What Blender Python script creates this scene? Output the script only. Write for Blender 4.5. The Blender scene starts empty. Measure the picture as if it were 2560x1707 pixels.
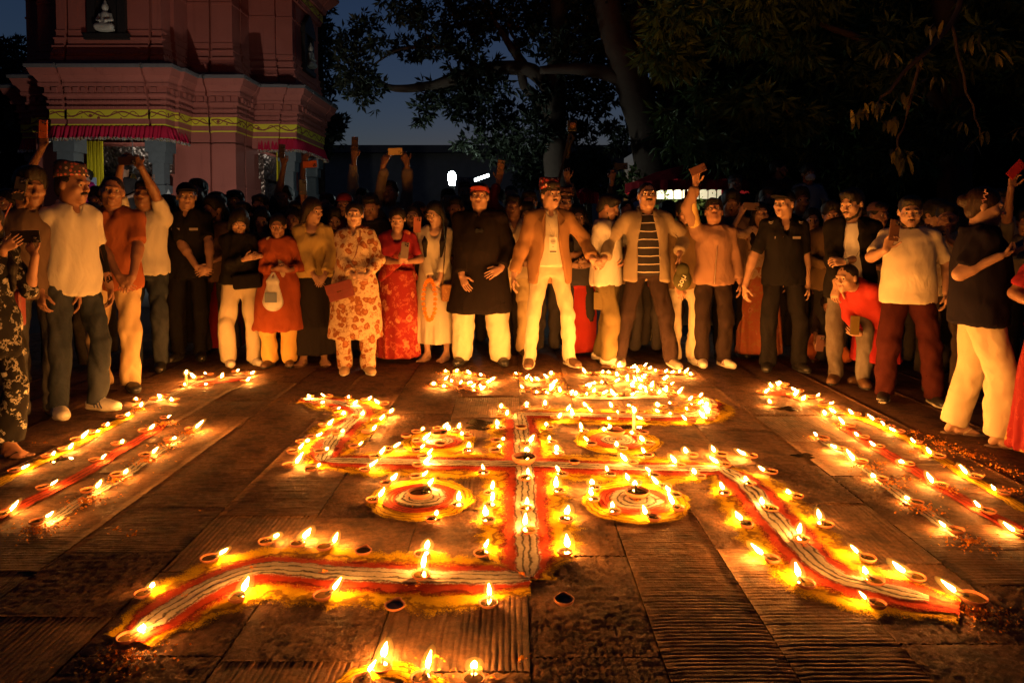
import bpy, bmesh, math, random
import numpy as np
import openvdb
from mathutils import Vector, Matrix, Euler
random.seed(7)
R = math.radians
sc = bpy.context.scene
col = sc.collection

# ---------------------------------------------------------------- camera, sky, exposure
FPX, HORIZON, CAMH, PITCH = 1720.0, 570.0, 1.32, R(2.3)      # in pixels of the 2560 x 1707 photograph
PPY = HORIZON + FPX * math.tan(PITCH)
cam_d = bpy.data.cameras.new('camera')
cam = bpy.data.objects.new('camera', cam_d)
col.objects.link(cam)
cam.location = (0, 0, CAMH)
cam.rotation_euler = (R(90) - PITCH, 0, 0)
cam_d.sensor_width = 36.0
cam_d.lens = 36.0 * FPX / 2560.0
cam_d.shift_y = -(853.5 - PPY) / 2560.0
cam_d.clip_start, cam_d.clip_end = 0.05, 600.0
sc.camera = cam

world = bpy.data.worlds.new('World')
sc.world = world
world.use_nodes = True
wn, wl = world.node_tree.nodes, world.node_tree.links
sky = wn.new('ShaderNodeTexSky')
sky.sky_type = 'NISHITA'
sky.sun_disc = False
sky.sun_elevation = R(-1.6)          # after sunset, low behind the trees
sky.sun_rotation = R(0)
sky.ozone_density = 2.6
hsv = wn.new('ShaderNodeHueSaturation')   # hazy valley air: a greyer blue than a clear sky
hsv.inputs['Saturation'].default_value = 1.05
wn['Background'].inputs['Strength'].default_value = 0.15
wl.new(sky.outputs[0], hsv.inputs['Color'])
wl.new(hsv.outputs[0], wn['Background'].inputs[0])
sc.view_settings.view_transform = 'Standard'
sc.view_settings.look = 'None'
sc.view_settings.exposure = 0.0
sc.view_settings.gamma = 1.0
sc.cycles.use_light_tree = True
sc.cycles.max_bounces = 5
sc.cycles.diffuse_bounces = 3
sc.cycles.glossy_bounces = 2
sc.cycles.transparent_max_bounces = 40
sc.cycles.sample_clamp_indirect = 4.0
sc.cycles.use_denoising = True
sc.cycles.caustics_reflective = False
sc.cycles.caustics_refractive = False


def ray(px, py):
    """direction of a photograph pixel; distances come from what the thing stands on"""
    u, v = px - 1280.0, py - PPY
    c, s = math.cos(PITCH), math.sin(PITCH)
    return Vector((u / FPX, c - v / FPX * s, -s - v / FPX * c))


def gnd(px, py, z=0.0):
    d = ray(px, py)
    t = (z - CAMH) / d.z
    return Vector((d.x * t, d.y * t, z))


def atY(px, py, Y):
    d = ray(px, py)
    t = Y / d.y
    return Vector((d.x * t, Y, CAMH + d.z * t))


# ---------------------------------------------------------------- objects
def put(o, parent=None):
    col.objects.link(o)
    if parent is not None:
        o.parent = parent
    return o


def tag(o, label=None, cat=None, group=None, kind=None):
    if label: o['label'] = label
    if cat: o['category'] = cat
    if group: o['group'] = group
    if kind: o['kind'] = kind
    return o


def empty(name, loc=(0, 0, 0), rz=0.0):
    o = bpy.data.objects.new(name, None)
    o.empty_display_size = 0.1
    o.location = loc
    o.rotation_euler = (0, 0, rz)
    return put(o)


def mesh_np(name, V, F, mat=None, parent=None, smooth=True, T=None):
    """V (n,3) array, F list of (m,k) index arrays"""
    me = bpy.data.meshes.new(name)
    V = np.asarray(V, np.float32)
    me.vertices.add(len(V)); me.vertices.foreach_set('co', V.ravel())
    F = [np.asarray(f, np.int32) for f in (F if isinstance(F, list) else [F]) if len(f)]
    nl = sum(f.size for f in F); npoly = sum(len(f) for f in F)
    me.loops.add(nl); me.polygons.add(npoly)
    me.loops.foreach_set('vertex_index', np.concatenate([f.ravel() for f in F]))
    tot = np.concatenate([np.full(len(f), f.shape[1], np.int32) for f in F])
    me.polygons.foreach_set('loop_start', np.concatenate([[0], np.cumsum(tot)[:-1]]).astype(np.int32))
    if smooth:
        me.polygons.foreach_set('use_smooth', np.ones(npoly, bool))
    me.update(calc_edges=True)
    me.validate()
    if mat: me.materials.append(mat)
    return put(bpy.data.objects.new(name, me), parent)


class MB:
    """collects simple shapes for ONE mesh object"""
    def __init__(s): s.v, s.f, s.uv = [], [], {}

    def add(s, vs, fs):
        b = len(s.v); s.v += [tuple(v) for v in vs]; s.f += [tuple(b + i for i in f) for f in fs]
        return s

    def box(s, lo, hi, M=None):
        vs = [Vector((x, y, z)) for z in (lo[2], hi[2]) for y in (lo[1], hi[1]) for x in (lo[0], hi[0])]
        if M is not None: vs = [M @ v for v in vs]
        return s.add(vs, [(0, 2, 3, 1), (4, 5, 7, 6), (0, 1, 5, 4), (2, 6, 7, 3), (0, 4, 6, 2), (1, 3, 7, 5)])

    def lathe(s, prof, n=16, M=None, sx=1.0, sy=1.0):
        vs = []
        for r, z in prof:
            for i in range(n):
                a = 2 * math.pi * i / n
                vs.append(Vector((r * math.cos(a) * sx, r * math.sin(a) * sy, z)))
        if M is not None: vs = [M @ v for v in vs]
        fs = [(j * n + i, j * n + (i + 1) % n, (j + 1) * n + (i + 1) % n, (j + 1) * n + i)
              for j in range(len(prof) - 1) for i in range(n)]
        return s.add(vs, fs)

    def tube(s, pts, rad, n=8, cap=True):
        pts = [Vector(p) for p in pts]
        if not isinstance(rad, (list, tuple)): rad = [rad] * len(pts)
        vs = []
        for i, p in enumerate(pts):
            t = (pts[min(i + 1, len(pts) - 1)] - pts[max(i - 1, 0)]).normalized()
            a = t.cross(Vector((0, 0, 1)) if abs(t.z) < 0.9 else Vector((1, 0, 0))).normalized()
            b = t.cross(a)
            for k in range(n):
                w = 2 * math.pi * k / n
                vs.append(p + (a * math.cos(w) + b * math.sin(w)) * rad[i])
        fs = [(j * n + k, j * n + (k + 1) % n, (j + 1) * n + (k + 1) % n, (j + 1) * n + k)
              for j in range(len(pts) - 1) for k in range(n)]
        if cap:
            fs.append(tuple(range(n))[::-1]); fs.append(tuple((len(pts) - 1) * n + k for k in range(n)))
        return s.add(vs, fs)

    def build(s, name, mat=None, parent=None, smooth=False, bevel=0.0):
        me = bpy.data.meshes.new(name)
        me.from_pydata([tuple(v) for v in s.v], [], s.f)
        bm = bmesh.new(); bm.from_mesh(me)
        if bevel:
            bmesh.ops.bevel(bm, geom=list(bm.edges), offset=bevel, segments=2, affect='EDGES', profile=0.5)
        bmesh.ops.recalc_face_normals(bm, faces=bm.faces)
        bm.to_mesh(me); bm.free()
        if smooth:
            for p in me.polygons: p.use_smooth = True
        if mat: me.materials.append(mat)
        return put(bpy.data.objects.new(name, me), parent)


# ---------------------------------------------------------------- materials
MATS = {}


class NT:
    def __init__(s, name):
        s.m = bpy.data.materials.new(name); s.m.use_nodes = True
        s.t = s.m.node_tree; s.n = s.t.nodes; s.l = s.t.links
        s.b = s.n['Principled BSDF']; s.out = s.n['Material Output']
        s.tc = s.n.new('ShaderNodeTexCoord')

    def link(s, a, b): s.l.new(a, b)

    def val(s, sock, v):
        if isinstance(v, (int, float)): sock.default_value = v
        elif isinstance(v, (tuple, list)):
            sock.default_value = tuple(v) + ((1.0,) if len(v) == 3 and len(sock.default_value) == 4 else ())
        else: s.link(v, sock)

    def math(s, op, a, b=0.0, clamp=False):
        n = s.n.new('ShaderNodeMath'); n.operation = op; n.use_clamp = clamp
        s.val(n.inputs[0], a); s.val(n.inputs[1], b); return n.outputs[0]

    def mapping(s, scale=(1, 1, 1), rot=(0, 0, 0), co='Object'):
        n = s.n.new('ShaderNodeMapping'); s.link(s.tc.outputs[co], n.inputs[0])
        n.inputs['Scale'].default_value = scale; n.inputs['Rotation'].default_value = rot
        return n.outputs[0]

    def noise(s, scale=5.0, detail=3.0, rough=0.55, vec=None, co='Object', out=0, dist=0.0):
        n = s.n.new('ShaderNodeTexNoise'); n.inputs['Scale'].default_value = scale
        n.inputs['Detail'].default_value = detail; n.inputs['Roughness'].default_value = rough
        n.inputs['Distortion'].default_value = dist
        s.link(vec if vec is not None else s.tc.outputs[co], n.inputs['Vector']); return n.outputs[out]

    def vor(s, scale=5.0, vec=None, co='Object', out='Distance', feat='F1', rnd=1.0):
        n = s.n.new('ShaderNodeTexVoronoi'); n.feature = feat; n.inputs['Scale'].default_value = scale
        n.inputs['Randomness'].default_value = rnd
        s.link(vec if vec is not None else s.tc.outputs[co], n.inputs['Vector']); return n.outputs[out]

    def ramp(s, fac, stops, interp='LINEAR'):
        n = s.n.new('ShaderNodeValToRGB'); n.color_ramp.interpolation = interp
        e = n.color_ramp.elements
        while len(e) < len(stops): e.new(0.5)
        for el, (p, c) in zip(e, stops):
            el.position = p; el.color = tuple(c) + (1.0,) if len(c) == 3 else c
        s.link(fac, n.inputs[0]); return n.outputs[0]

    def mix(s, fac, a, b, mode='MIX'):
        n = s.n.new('ShaderNodeMix'); n.data_type = 'RGBA'; n.blend_type = mode
        s.val(n.inputs[0], fac); s.val(n.inputs[6], a); s.val(n.inputs[7], b); return n.outputs[2]

    def sep(s, vec=None, co='Object'):
        n = s.n.new('ShaderNodeSeparateXYZ'); s.link(vec if vec is not None else s.tc.outputs[co], n.inputs[0])
        return n.outputs

    def bump(s, h, strength=0.3, dist=0.01, prev=None):
        n = s.n.new('ShaderNodeBump'); n.inputs['Strength'].default_value = strength
        n.inputs['Distance'].default_value = dist; s.link(h, n.inputs['Height'])
        if prev is not None: s.link(prev, n.inputs['Normal'])
        s.link(n.outputs[0], s.b.inputs['Normal']); return n.outputs[0]

    def done(s, color=None, rough=0.8, metal=0.0, spec=0.3):
        if color is not None: s.val(s.b.inputs['Base Color'], color)
        s.val(s.b.inputs['Roughness'], rough); s.b.inputs['Metallic'].default_value = metal
        s.b.inputs['Specular IOR Level'].default_value = spec
        return s.m


def sh(c, k): return tuple(max(0.0, min(1.0, x * k)) for x in c)


def cloth(c, rough=0.92, wrinkle=0.5, weave=0.25, var=0.16):
    key = ('cloth', c, rough, wrinkle)
    if key in MATS: return MATS[key]
    t = NT('cloth')
    n1 = t.noise(6.5, 2.0, 0.5, vec=t.mapping((1, 1, 0.6)), dist=0.9)
    b = t.bump(n1, wrinkle * 0.6, 0.06)
    b = t.bump(t.noise(24.0, 3.0, 0.55, vec=t.mapping((1, 1, 0.5)), dist=1.2), wrinkle * 0.22, 0.014, b)
    n2 = t.noise(420.0, 1.0)
    t.bump(n2, weave, 0.002, b)
    colr = t.mix(t.noise(3.5, 4.0), sh(c, 1 - var), sh(c, 1 + var))
    MATS[key] = t.done(colr, rough, 0, 0.05)
    return MATS[key]


def denim(c=(0.045, 0.06, 0.09), fade=0.5):
    key = ('denim', c, fade)
    if key in MATS: return MATS[key]
    t = NT('denim')
    n = t.noise(5.0, 5.0, 0.62, vec=t.mapping((1, 1, 0.4)))
    b = t.bump(t.noise(8.0, 2.0, vec=t.mapping((1, 1, 0.8)), dist=0.9), 0.4, 0.04)
    t.bump(t.noise(600.0, 1.0), 0.3, 0.002, b)
    colr = t.mix(t.ramp(n, [(0.4, (0, 0, 0)), (0.68, (1, 1, 1))]), c, tuple(x + fade * 0.16 for x in c))
    MATS[key] = t.done(colr, 0.9, 0, 0.06)
    return MATS[key]


def floral(bg, c1, c2, scale=11.0, size=0.42, leaf=(0.30, 0.17, 0.05)):
    key = ('floral', bg, c1, c2, scale)
    if key in MATS: return MATS[key]
    t = NT('floral_cloth')
    warp = t.n.new('ShaderNodeMix'); warp.data_type = 'VECTOR'; warp.inputs[0].default_value = 0.06
    t.link(t.tc.outputs['Object'], warp.inputs[4]); t.link(t.noise(14.0, 2.0, out=1), warp.inputs[5])
    w = warp.outputs[1]
    d = t.vor(scale, w)
    petals = t.math('ADD', d, t.math('MULTIPLY', t.noise(scale * 5, 2.0), 0.35))
    fl = t.ramp(petals, [(size - 0.02, (1, 1, 1)), (size + 0.03, (0, 0, 0))])
    core = t.ramp(petals, [(size * 0.62, (1, 1, 1)), (size * 0.7, (0, 0, 0))])
    lf = t.ramp(t.noise(scale * 2.2, 4.0, 0.65, vec=w), [(0.54, (0, 0, 0)), (0.58, (1, 1, 1)), (0.63, (0, 0, 0))])
    c = t.mix(lf, bg, leaf)
    c = t.mix(fl, c, c1)
    c = t.mix(core, c, c2)
    t.bump(t.noise(6.5, 2.0, 0.5, vec=t.mapping((1, 1, 0.5)), dist=0.9), 0.4, 0.04)
    MATS[key] = t.done(c, 0.9, 0, 0.15)
    return MATS[key]


def stripes_cloth(base, line, period=0.075, width=0.10):
    key = ('stripes', base, line)
    if key in MATS: return MATS[key]
    t = NT('striped_cloth')
    z = t.math('ADD', t.sep()[2], t.math('MULTIPLY', t.noise(5.0, 2.0), 0.03))
    fr = t.math('FRACT', t.math('DIVIDE', z, period))
    m = t.math('LESS_THAN', fr, width)
    t.bump(t.noise(6.5, 2.0, vec=t.mapping((1, 1, 0.6)), dist=0.9), 0.4, 0.04)
    MATS[key] = t.done(t.mix(m, base, line), 0.9, 0, 0.15)
    return MATS[key]


def topi_mat(a=(0.35, 0.05, 0.05), b=(0.04, 0.02, 0.03), c=(0.6, 0.5, 0.42), scale=34.0):
    key = ('topi', a, b)
    if key in MATS: return MATS[key]
    t = NT('dhaka_cloth')
    d = t.vor(scale, out='Distance', rnd=0.55)
    cell = t.vor(scale, out='Color', rnd=0.55)
    k = t.sep(cell)[0]
    colr = t.ramp(k, [(0.0, a), (0.35, b), (0.6, c), (0.8, a)], 'CONSTANT')
    colr = t.mix(t.ramp(d, [(0.40, (0, 0, 0)), (0.48, (1, 1, 1))]), colr, b)
    t.bump(t.noise(300.0), 0.3, 0.002)
    MATS[key] = t.done(colr, 0.9, 0, 0.1)
    return MATS[key]


def plain(name, c, rough=0.5, metal=0.0, spec=0.4, nscale=0, nb=0.2, emit=None, es=0.0):
    key = (name, c, rough, metal, es)
    if key in MATS: return MATS[key]
    t = NT(name)
    cc = c
    if nscale:
        n = t.noise(nscale, 4.0)
        cc = t.mix(n, sh(c, 0.75), sh(c, 1.25))
        t.bump(n, nb, 0.01)
    if emit:
        t.b.inputs['Emission Color'].default_value = tuple(emit) + (1,)
        t.b.inputs['Emission Strength'].default_value = es
    MATS[key] = t.done(cc, rough, metal, spec)
    return MATS[key]


def skin(tone=(0.30, 0.150, 0.090)):
    key = ('skin', tone)
    if key in MATS: return MATS[key]
    t = NT('skin')
    n = t.noise(16.0, 4.0)
    c = t.mix(n, sh(tone, 0.66), sh(tone, 0.96))
    t.bump(t.noise(140.0, 3.0), 0.12, 0.004)
    t.b.inputs['Subsurface Weight'].default_value = 0.0
    MATS[key] = t.done(c, 0.48, 0, 0.4)
    return MATS[key]


def hair_mat(c=(0.012, 0.009, 0.008)):
    key = ('hair', c)
    if key in MATS: return MATS[key]
    t = NT('hair')
    n = t.noise(70.0, 3.0, vec=t.mapping((1, 1, 0.12)))
    t.bump(n, 0.7, 0.01)
    MATS[key] = t.done(t.mix(n, sh(c, 0.5), sh(c, 1.3)), 0.55, 0, 0.22)
    return MATS[key]

# ================================================================ ground
def paving_mat():
    t = NT('paving_stone')
    oi = t.n.new('ShaderNodeObjectInfo')
    n1 = t.noise(3.0, 6.0, 0.65, co='Generated')
    n2 = t.ramp(t.noise(30.0, 7.0, 0.8), [(0.32, (0, 0, 0)), (0.70, (1, 1, 1))])
    c = t.mix(t.sep(n2)[0], (0.052, 0.028, 0.016), (0.34, 0.175, 0.085))
    c = t.mix(t.math('MULTIPLY', n1, 0.7), c, (0.15, 0.070, 0.032))
    c = t.mix(t.math('MULTIPLY', oi.outputs['Random'], 0.35), c, (0.075, 0.042, 0.026))
    stain = t.ramp(t.noise(7.0, 4.0, 0.6), [(0.48, (0, 0, 0)), (0.60, (1, 1, 1))])
    c = t.mix(t.math('MULTIPLY', t.sep(stain)[0], 0.55), c, (0.030, 0.024, 0.022))
    r = t.math('ADD', 0.58, t.math('MULTIPLY', t.noise(6.0, 4.0), 0.5))
    b = t.bump(t.noise(150.0, 5.0, 0.8), 0.6, 0.006)
    t.bump(t.noise(22.0, 4.0, 0.6), 0.45, 0.014, b)
    return t.done(c, r, 0, 0.22)


PAVE = paving_mat()


def ground_mat():
    t = NT('dark_ground')
    n = t.noise(2.0, 6.0, 0.65)
    t.bump(t.noise(30.0, 4.0), 0.4, 0.02)
    return t.done(t.mix(n, (0.030, 0.026, 0.022), (0.075, 0.062, 0.052)), 0.8, 0, 0.25)


mb = MB().add([(-250, -60, -0.035), (250, -60, -0.035), (250, 420, -0.035), (-250, 420, -0.035)], [(0, 1, 2, 3)])
tag(mb.build('ground', ground_mat()), kind='structure')
pave = tag(empty('pavement'), kind='structure')

xs = [-6.97, -6.5, -6.03, -5.56, -5.09, -4.62, -4.15, -3.68, -3.22, -2.76, -2.29, -1.83, -1.36, -0.897, -0.43, 0.055, 0.46, 0.84, 1.23, 1.70, 2.17, 2.63, 3.1, 3.56, 4.03, 4.5, 4.97, 5.44, 5.9, 6.37]
rs = np.random.default_rng(11)


def slab(x0, x1, y0, y1, kind):
    w, l = x1 - x0 - 0.0035, y1 - y0 - 0.0035
    far = y0 > 5.2
    pit = 0.0165 + rs.uniform(0, 0.004)
    if far: pit *= 1.2

    def axis(L, grooved):
        if grooved and kind == 'g':
            n = max(3, int(L / pit)); out = []
            for i in range(n): out += [(i * L / n, rs.uniform(0.5, 1.25)), ((i + 0.5 + rs.uniform(-.08, .08)) * L / n, -0.12)]
            return out + [(L, 1.0)]
        if grooved:
            n = max(3, int(L / pit)); out = []
            for i in range(n):
                a, p = i * L / n, L / n
                q = rs.uniform(0.9, 1.1)
                dd = rs.uniform(0.45, 1.25)
                out += [(a, dd), (a + p * 0.20 * q, 0.15), (a + p * 0.55, -0.12), (a + p * 0.86, 0.12)]
            return out + [(L, 1.0)]
        n = max(6, int(L / 0.045))
        return [(L * i / n, 0.0) for i in range(n + 1)]
    ax = axis(w, kind in 'yg'); ay = axis(l, kind in 'xg')
    X, Y = np.array([a[0] for a in ax]), np.array([a[0] for a in ay])
    DX, DY = np.array([a[1] for a in ax]), np.array([a[1] for a in ay])
    nx, ny = len(X), len(Y)
    gx, gy = np.meshgrid(X, Y, indexing='ij')
    ph = rs.uniform(0, 6.28, 6)
    wob = 0.0018 * np.sin(gx * 9 + gy * 5 + ph[0]) + rs.normal(0, 0.0012, (nx, ny))
    jx = gx + (wob if kind in 'yg' else 0) * ((gx > 0.01) & (gx < w - 0.01))
    jy = gy + (wob if kind in 'xg' else 0) * ((gy > 0.01) & (gy < l - 0.01))
    depth = 0.0056 * (0.75 + 0.25 * np.sin(gx * 7 + ph[3]) * np.sin(gy * 6 + ph[4])) + rs.uniform(-0.0045, 0.0045, (nx, ny)) * (0.6 if far else 1)
    patch = np.clip(0.95 + 0.6 * np.sin(gx * 6.1 + ph[5]) * np.sin(gy * 4.3 + ph[0]), 0.35, 1)
    if kind != 'g': depth = depth * rs.uniform(0.25, 1.5, (nx, ny))       # broken chisel strokes
    dd = np.maximum(DX[:, None], DY[None, :]) if kind == 'g' else (DX[:, None] + DY[None, :])
    z = -np.maximum(depth, 0.001) * patch * dd + 0.0012 * np.sin(gx * 5 + ph[1]) * np.sin(gy * 4 + ph[2])
    z[0, :] -= rs.uniform(0, .004, ny); z[-1, :] -= rs.uniform(0, .004, ny); z[:, 0] -= rs.uniform(0, .004, nx); z[:, -1] -= rs.uniform(0, .004, nx)
    V = np.stack([jx, jy, z], -1).reshape(-1, 3)
    idx = np.arange(nx * ny).reshape(nx, ny)
    Q = np.stack([idx[:-1, :-1], idx[1:, :-1], idx[1:, 1:], idx[:-1, 1:]], -1).reshape(-1, 4)
    rim = np.concatenate([idx[:-1, 0], idx[-1, :-1], idx[1:, -1][::-1], idx[0, 1:][::-1]])
    low = V[rim] * np.array([1, 1, 0]) + np.array([0, 0, -0.03])
    b = len(V); k = len(rim); r2 = np.arange(k) + b
    S = np.stack([rim, r2, np.roll(r2, -1), np.roll(rim, -1)], -1)
    o = mesh_np('slab', np.concatenate([V, low]), [Q, S[:, ::-1]], PAVE, pave, smooth=False)
    o.location = (x0 + 0.004, y0 + 0.004, rs.uniform(-0.0018, 0.0018))


for i in range(len(xs) - 1):
    y = 1.15 + rs.uniform(-0.4, 0.1)
    xm = (xs[i] + xs[i + 1]) / 2
    while y < 8.0:
        l = rs.choice([0.46, 0.52, 0.60, 0.66])
        if abs(xm) < (y + l) * 0.80 + 0.35 and y + l > 1.5:
            kd = rs.choice(list('xxxxygg'))
            if 0.05 < xm < 1.3 and 1.9 < y < 3.4: kd = 'g' if rs.uniform() < 0.75 else 'x'
            if xm < -0.35 and y < 2.5: kd = 'y' if rs.uniform() < 0.35 else 'g'
            if y < 2.6 and 0.0 < xm: kd = 'g' if rs.uniform() < 0.6 else 'x'
            if abs(xm) > 2.0: kd = 'x' if rs.uniform() < 0.8 else 'y'
            slab(xs[i], xs[i + 1], y, y + l, kd)
        y += l


# ---------------------------------------------------------------- coloured powder drawings
def powder(c, c2, lines=0, dark=None, thr=0.5, name='powder'):
    t = NT(name)
    u, v, _ = t.sep(co='UV')
    n1, n2 = t.noise(55.0, 4.0, 0.7), t.noise(260.0, 2.0)
    colr = t.mix(t.sep(t.ramp(t.noise(28.0, 6.0, 0.8), [(0.3, (0, 0, 0)), (0.7, (1, 1, 1))]))[0], c, c2)
    if lines:
        wob = t.math('MULTIPLY', t.noise(12.0, 4.0, 0.65), 0.42)
        wv = t.math('SINE', t.math('MULTIPLY', t.math('ADD', v, wob), lines * 6.2832))
        gate = t.noise(11.0, 4.0, 0.7)
        ln = t.ramp(t.math('ADD', wv, t.math('MULTIPLY', gate, 1.1)), [(0.96, (0, 0, 0)), (1.0, (1, 1, 1))])
        mr = t.n.new('ShaderNodeMapRange'); mr.inputs[1].default_value = 0.95; mr.inputs[2].default_value = 1.6
        t.link(t.math('ADD', wv, t.math('MULTIPLY', gate, 1.25)), mr.inputs[0])
        colr = t.mix(mr.outputs[0], colr, dark)
    b = t.bump(n1, 0.5, 0.008)
    t.bump(n2, 0.5, 0.003, b)
    # thin, scattered edge: grains with the stone showing between them
    e = t.math('MULTIPLY', t.math('MULTIPLY', v, t.math('SUBTRACT', 1.0, v)), 4.0)
    a = t.math('ADD', t.math('MULTIPLY', t.math('POWER', e, 0.8), 1.05), t.math('ADD', t.math('MULTIPLY', t.math('SUBTRACT', t.noise(60.0, 5.0, 0.8), 0.5), 0.9), t.math('MULTIPLY', t.math('SUBTRACT', t.noise(240.0, 2.0, 0.7), 0.5), 1.3)))
    t.link(t.math('GREATER_THAN', a, thr), t.b.inputs['Alpha'])
    return t.done(colr, 1.0, 0, 0.05)


YEL = powder((0.68, 0.45, 0.008), (0.42, 0.26, 0.006), 5, (0.20, 0.11, 0.010), 0.50, 'yellow_powder')
RED = powder((0.42, 0.055, 0.018), (0.26, 0.026, 0.012), 4, (0.14, 0.015, 0.009), 0.46, 'red_powder')
WHI = powder((0.52, 0.46, 0.37), (0.32, 0.27, 0.21), 4, (0.085, 0.07, 0.055), 0.46, 'white_powder')


def ribbon(name, pts, hw, z, mat, parent, m=11, furrow=4, jag=0.12, closed=False, rise=0.004, taper=True):
    """a strip of powder along a ground path, with combed furrows and uneven edges"""
    P = np.array([(p[0], p[1]) for p in pts], float)
    if not closed:   # round the corners a little
        for _ in range(2):
            Q_ = [P[0]]
            for a, b in zip(P[:-1], P[1:]): Q_ += [a * 0.78 + b * 0.22, a * 0.22 + b * 0.78]
            P = np.array(Q_ + [P[-1]])
    d = np.r_[0, np.cumsum(np.linalg.norm(np.diff(P, axis=0), axis=1))]
    n = max(6, int(d[-1] / 0.018)); s_ = np.linspace(0, d[-1], n)
    C = np.stack([np.interp(s_, d, P[:, 0]), np.interp(s_, d, P[:, 1])], 1)
    T_ = np.gradient(C, axis=0); T_ /= np.linalg.norm(T_, axis=1, keepdims=True) + 1e-9
    N = np.stack([-T_[:, 1], T_[:, 0]], 1)
    rg = np.random.default_rng(sum(map(ord, name)) + n)
    def wob():
        return sum(rg.uniform(0.3, 1) * np.sin(s_ * f + rg.uniform(0, 6.28)) for f in (7, 17, 41, 90)) / 2.4
    wl_, wr_ = 1 + jag * wob(), 1 + jag * wob()
    if taper and not closed:
        tp = np.clip(np.minimum(s_, d[-1] - s_) / (hw * 1.1), 0.25, 1) ** 0.5
        wl_, wr_ = wl_ * tp, wr_ * tp
    v = np.linspace(0, 1, m)
    V, UV = [], []
    for i in range(n):
        for k in range(m):
            a = (v[k] * 2 - 1); w = hw * (wr_[i] if a > 0 else wl_[i])
            q = C[i] + N[i] * a * w
            h = rise * (0.55 + 0.45 * math.sin(v[k] * furrow * 6.283 + 0.8 * math.sin(s_[i] * 11))) * min(1, 4 * v[k] * (1 - v[k]) * 2)
            V.append((q[0], q[1], z + h)); UV.append((s_[i], v[k]))
    idx = np.arange(n * m).reshape(n, m)
    Q = np.stack([idx[:-1, :-1], idx[:-1, 1:], idx[1:, 1:], idx[1:, :-1]], -1).reshape(-1, 4)
    o = mesh_np(name, V, Q, mat, parent)
    uvl = o.data.uv_layers.new(name='UVMap')
    UV = np.array(UV, np.float32); li = np.empty(len(o.data.loops), np.int32); o.data.loops.foreach_get('vertex_index', li)
    uvl.data.foreach_set('uv', UV[li].ravel())
    return o


def G(pts): return [gnd(*p) for p in pts]


sw = tag(empty('rangoli', gnd(1313, 1165)), 'large swastika drawn on the paving in white, red and yellow powder', 'rangoli')
sw.location = (0, 0, 0)
PATHS = {
    'spine': [(1297, 1036), (1303, 1070), (1309, 1152), (1314, 1198), (1313, 1281), (1318, 1364), (1319, 1452)],
    'cross': [(806, 1156), (859, 1157), (1025, 1161), (1224, 1165), (1339, 1165), (1465, 1172), (1631, 1176), (1815, 1178)],
    'back': [(1290, 1040), (1399, 1041), (1532, 1045), (1697, 1046), (1752, 1040), (1778, 1015), (1765, 1000)],
    'front': [(1325, 1454), (1098, 1455), (889, 1446), (720, 1432), (650, 1430), (590, 1446), (527, 1473), (438, 1527), (349, 1588), (322, 1606)],
    'left': [(806, 1160), (822, 1118), (849, 1086), (880, 1058), (905, 1036), (885, 1020), (846, 1012), (793, 1004), (755, 1002)],
    'right': [(1800, 1176), (1850, 1205), (1880, 1232), (1926, 1291), (1976, 1350), (2012, 1388), (2051, 1430), (2105, 1460), (2180, 1475), (2290, 1500), (2400, 1530)],
}
for i, (nm, pts) in enumerate(PATHS.items()):
    g = G(pts)
    k = 1.0 if nm not in ('back', 'left') else 0.92
    for mm, hw, z, nmz, fr, jg in ((YEL, 0.255 * k, 0.0030 + 0.0007 * i, 'yellow_band', 9, 0.16), (RED, 0.136 * k, 0.0085 + 0.0007 * i, 'red_band', 7, 0.11), (WHI, 0.060 * k, 0.0145 + 0.0008 * i, 'white_band', 3, 0.15)):
        gg = g
        if nmz == 'white_band' and nm in ('front', 'right'): gg = g[:-2] + [g[-2] * 0.7 + g[-1] * 0.3]
        ribbon(nmz, gg, hw, z, mm, sw, m=15 if nmz != 'white_band' else 11, furrow=fr, jag=jg, rise=0.0042)


def medallion(c, rw, rr, ry, label, i):
    o = tag(empty('rangoli', (0, 0, 0)), label, 'rangoli', 'round powder medallions between the swastika arms')
    c = gnd(*c)
    def ring(name, r, hw, z, mat, f):
        a = np.linspace(0, 2 * math.pi, 60)
        ribbon(name, [(c.x + r * math.cos(t), c.y + r * math.sin(t)) for t in a], hw, z, mat, o, m=13, furrow=f, jag=0.3, closed=True, rise=0.004)
    ring('yellow_ring', (ry + rr) / 2, (ry - rr) / 2 + 0.035, 0.0095, YEL, 4)
    ring('red_ring', (rr + rw) / 2, (rr - rw) / 2 + 0.012, 0.0145, RED, 3)
    ring('white_ring', rw * 0.56, rw * 0.50, 0.019, WHI, 3)


medallion((1052, 1251), 0.128, 0.178, 0.235, 'round red and white powder medallion near the front, left of the swastika spine', 0)
medallion((1588, 1257), 0.125, 0.172, 0.235, 'round red and white powder medallion near the front, right of the swastika spine', 1)
medallion((1098, 1109), 0.090, 0.142, 0.205, 'round powder medallion at the back, left of the swastika spine', 2)
medallion((1545, 1106), 0.110, 0.170, 0.245, 'round powder medallion at the back, right of the swastika spine', 3)

Lc = lambda x, y: (0 + x * 0.3316, 900 + y * 0.3316)
C2 = lambda x, y: (660 + x * 0.3316, 900 + y * 0.3316)
C3 = lambda x, y: (1200 + x * 0.3316, 900 + y * 0.3316)
Rc = lambda x, y: (1860 + x * 0.3316, 900 + y * 0.3316)
BR = lambda x, y: (1700 + x * 0.3656, 1250 + y * 0.3656)
BL = lambda x, y: (200 + x * 0.2976, 1250 + y * 0.2976)
BC = lambda x, y: (800 + x * 0.2976, 1250 + y * 0.2976)


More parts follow.
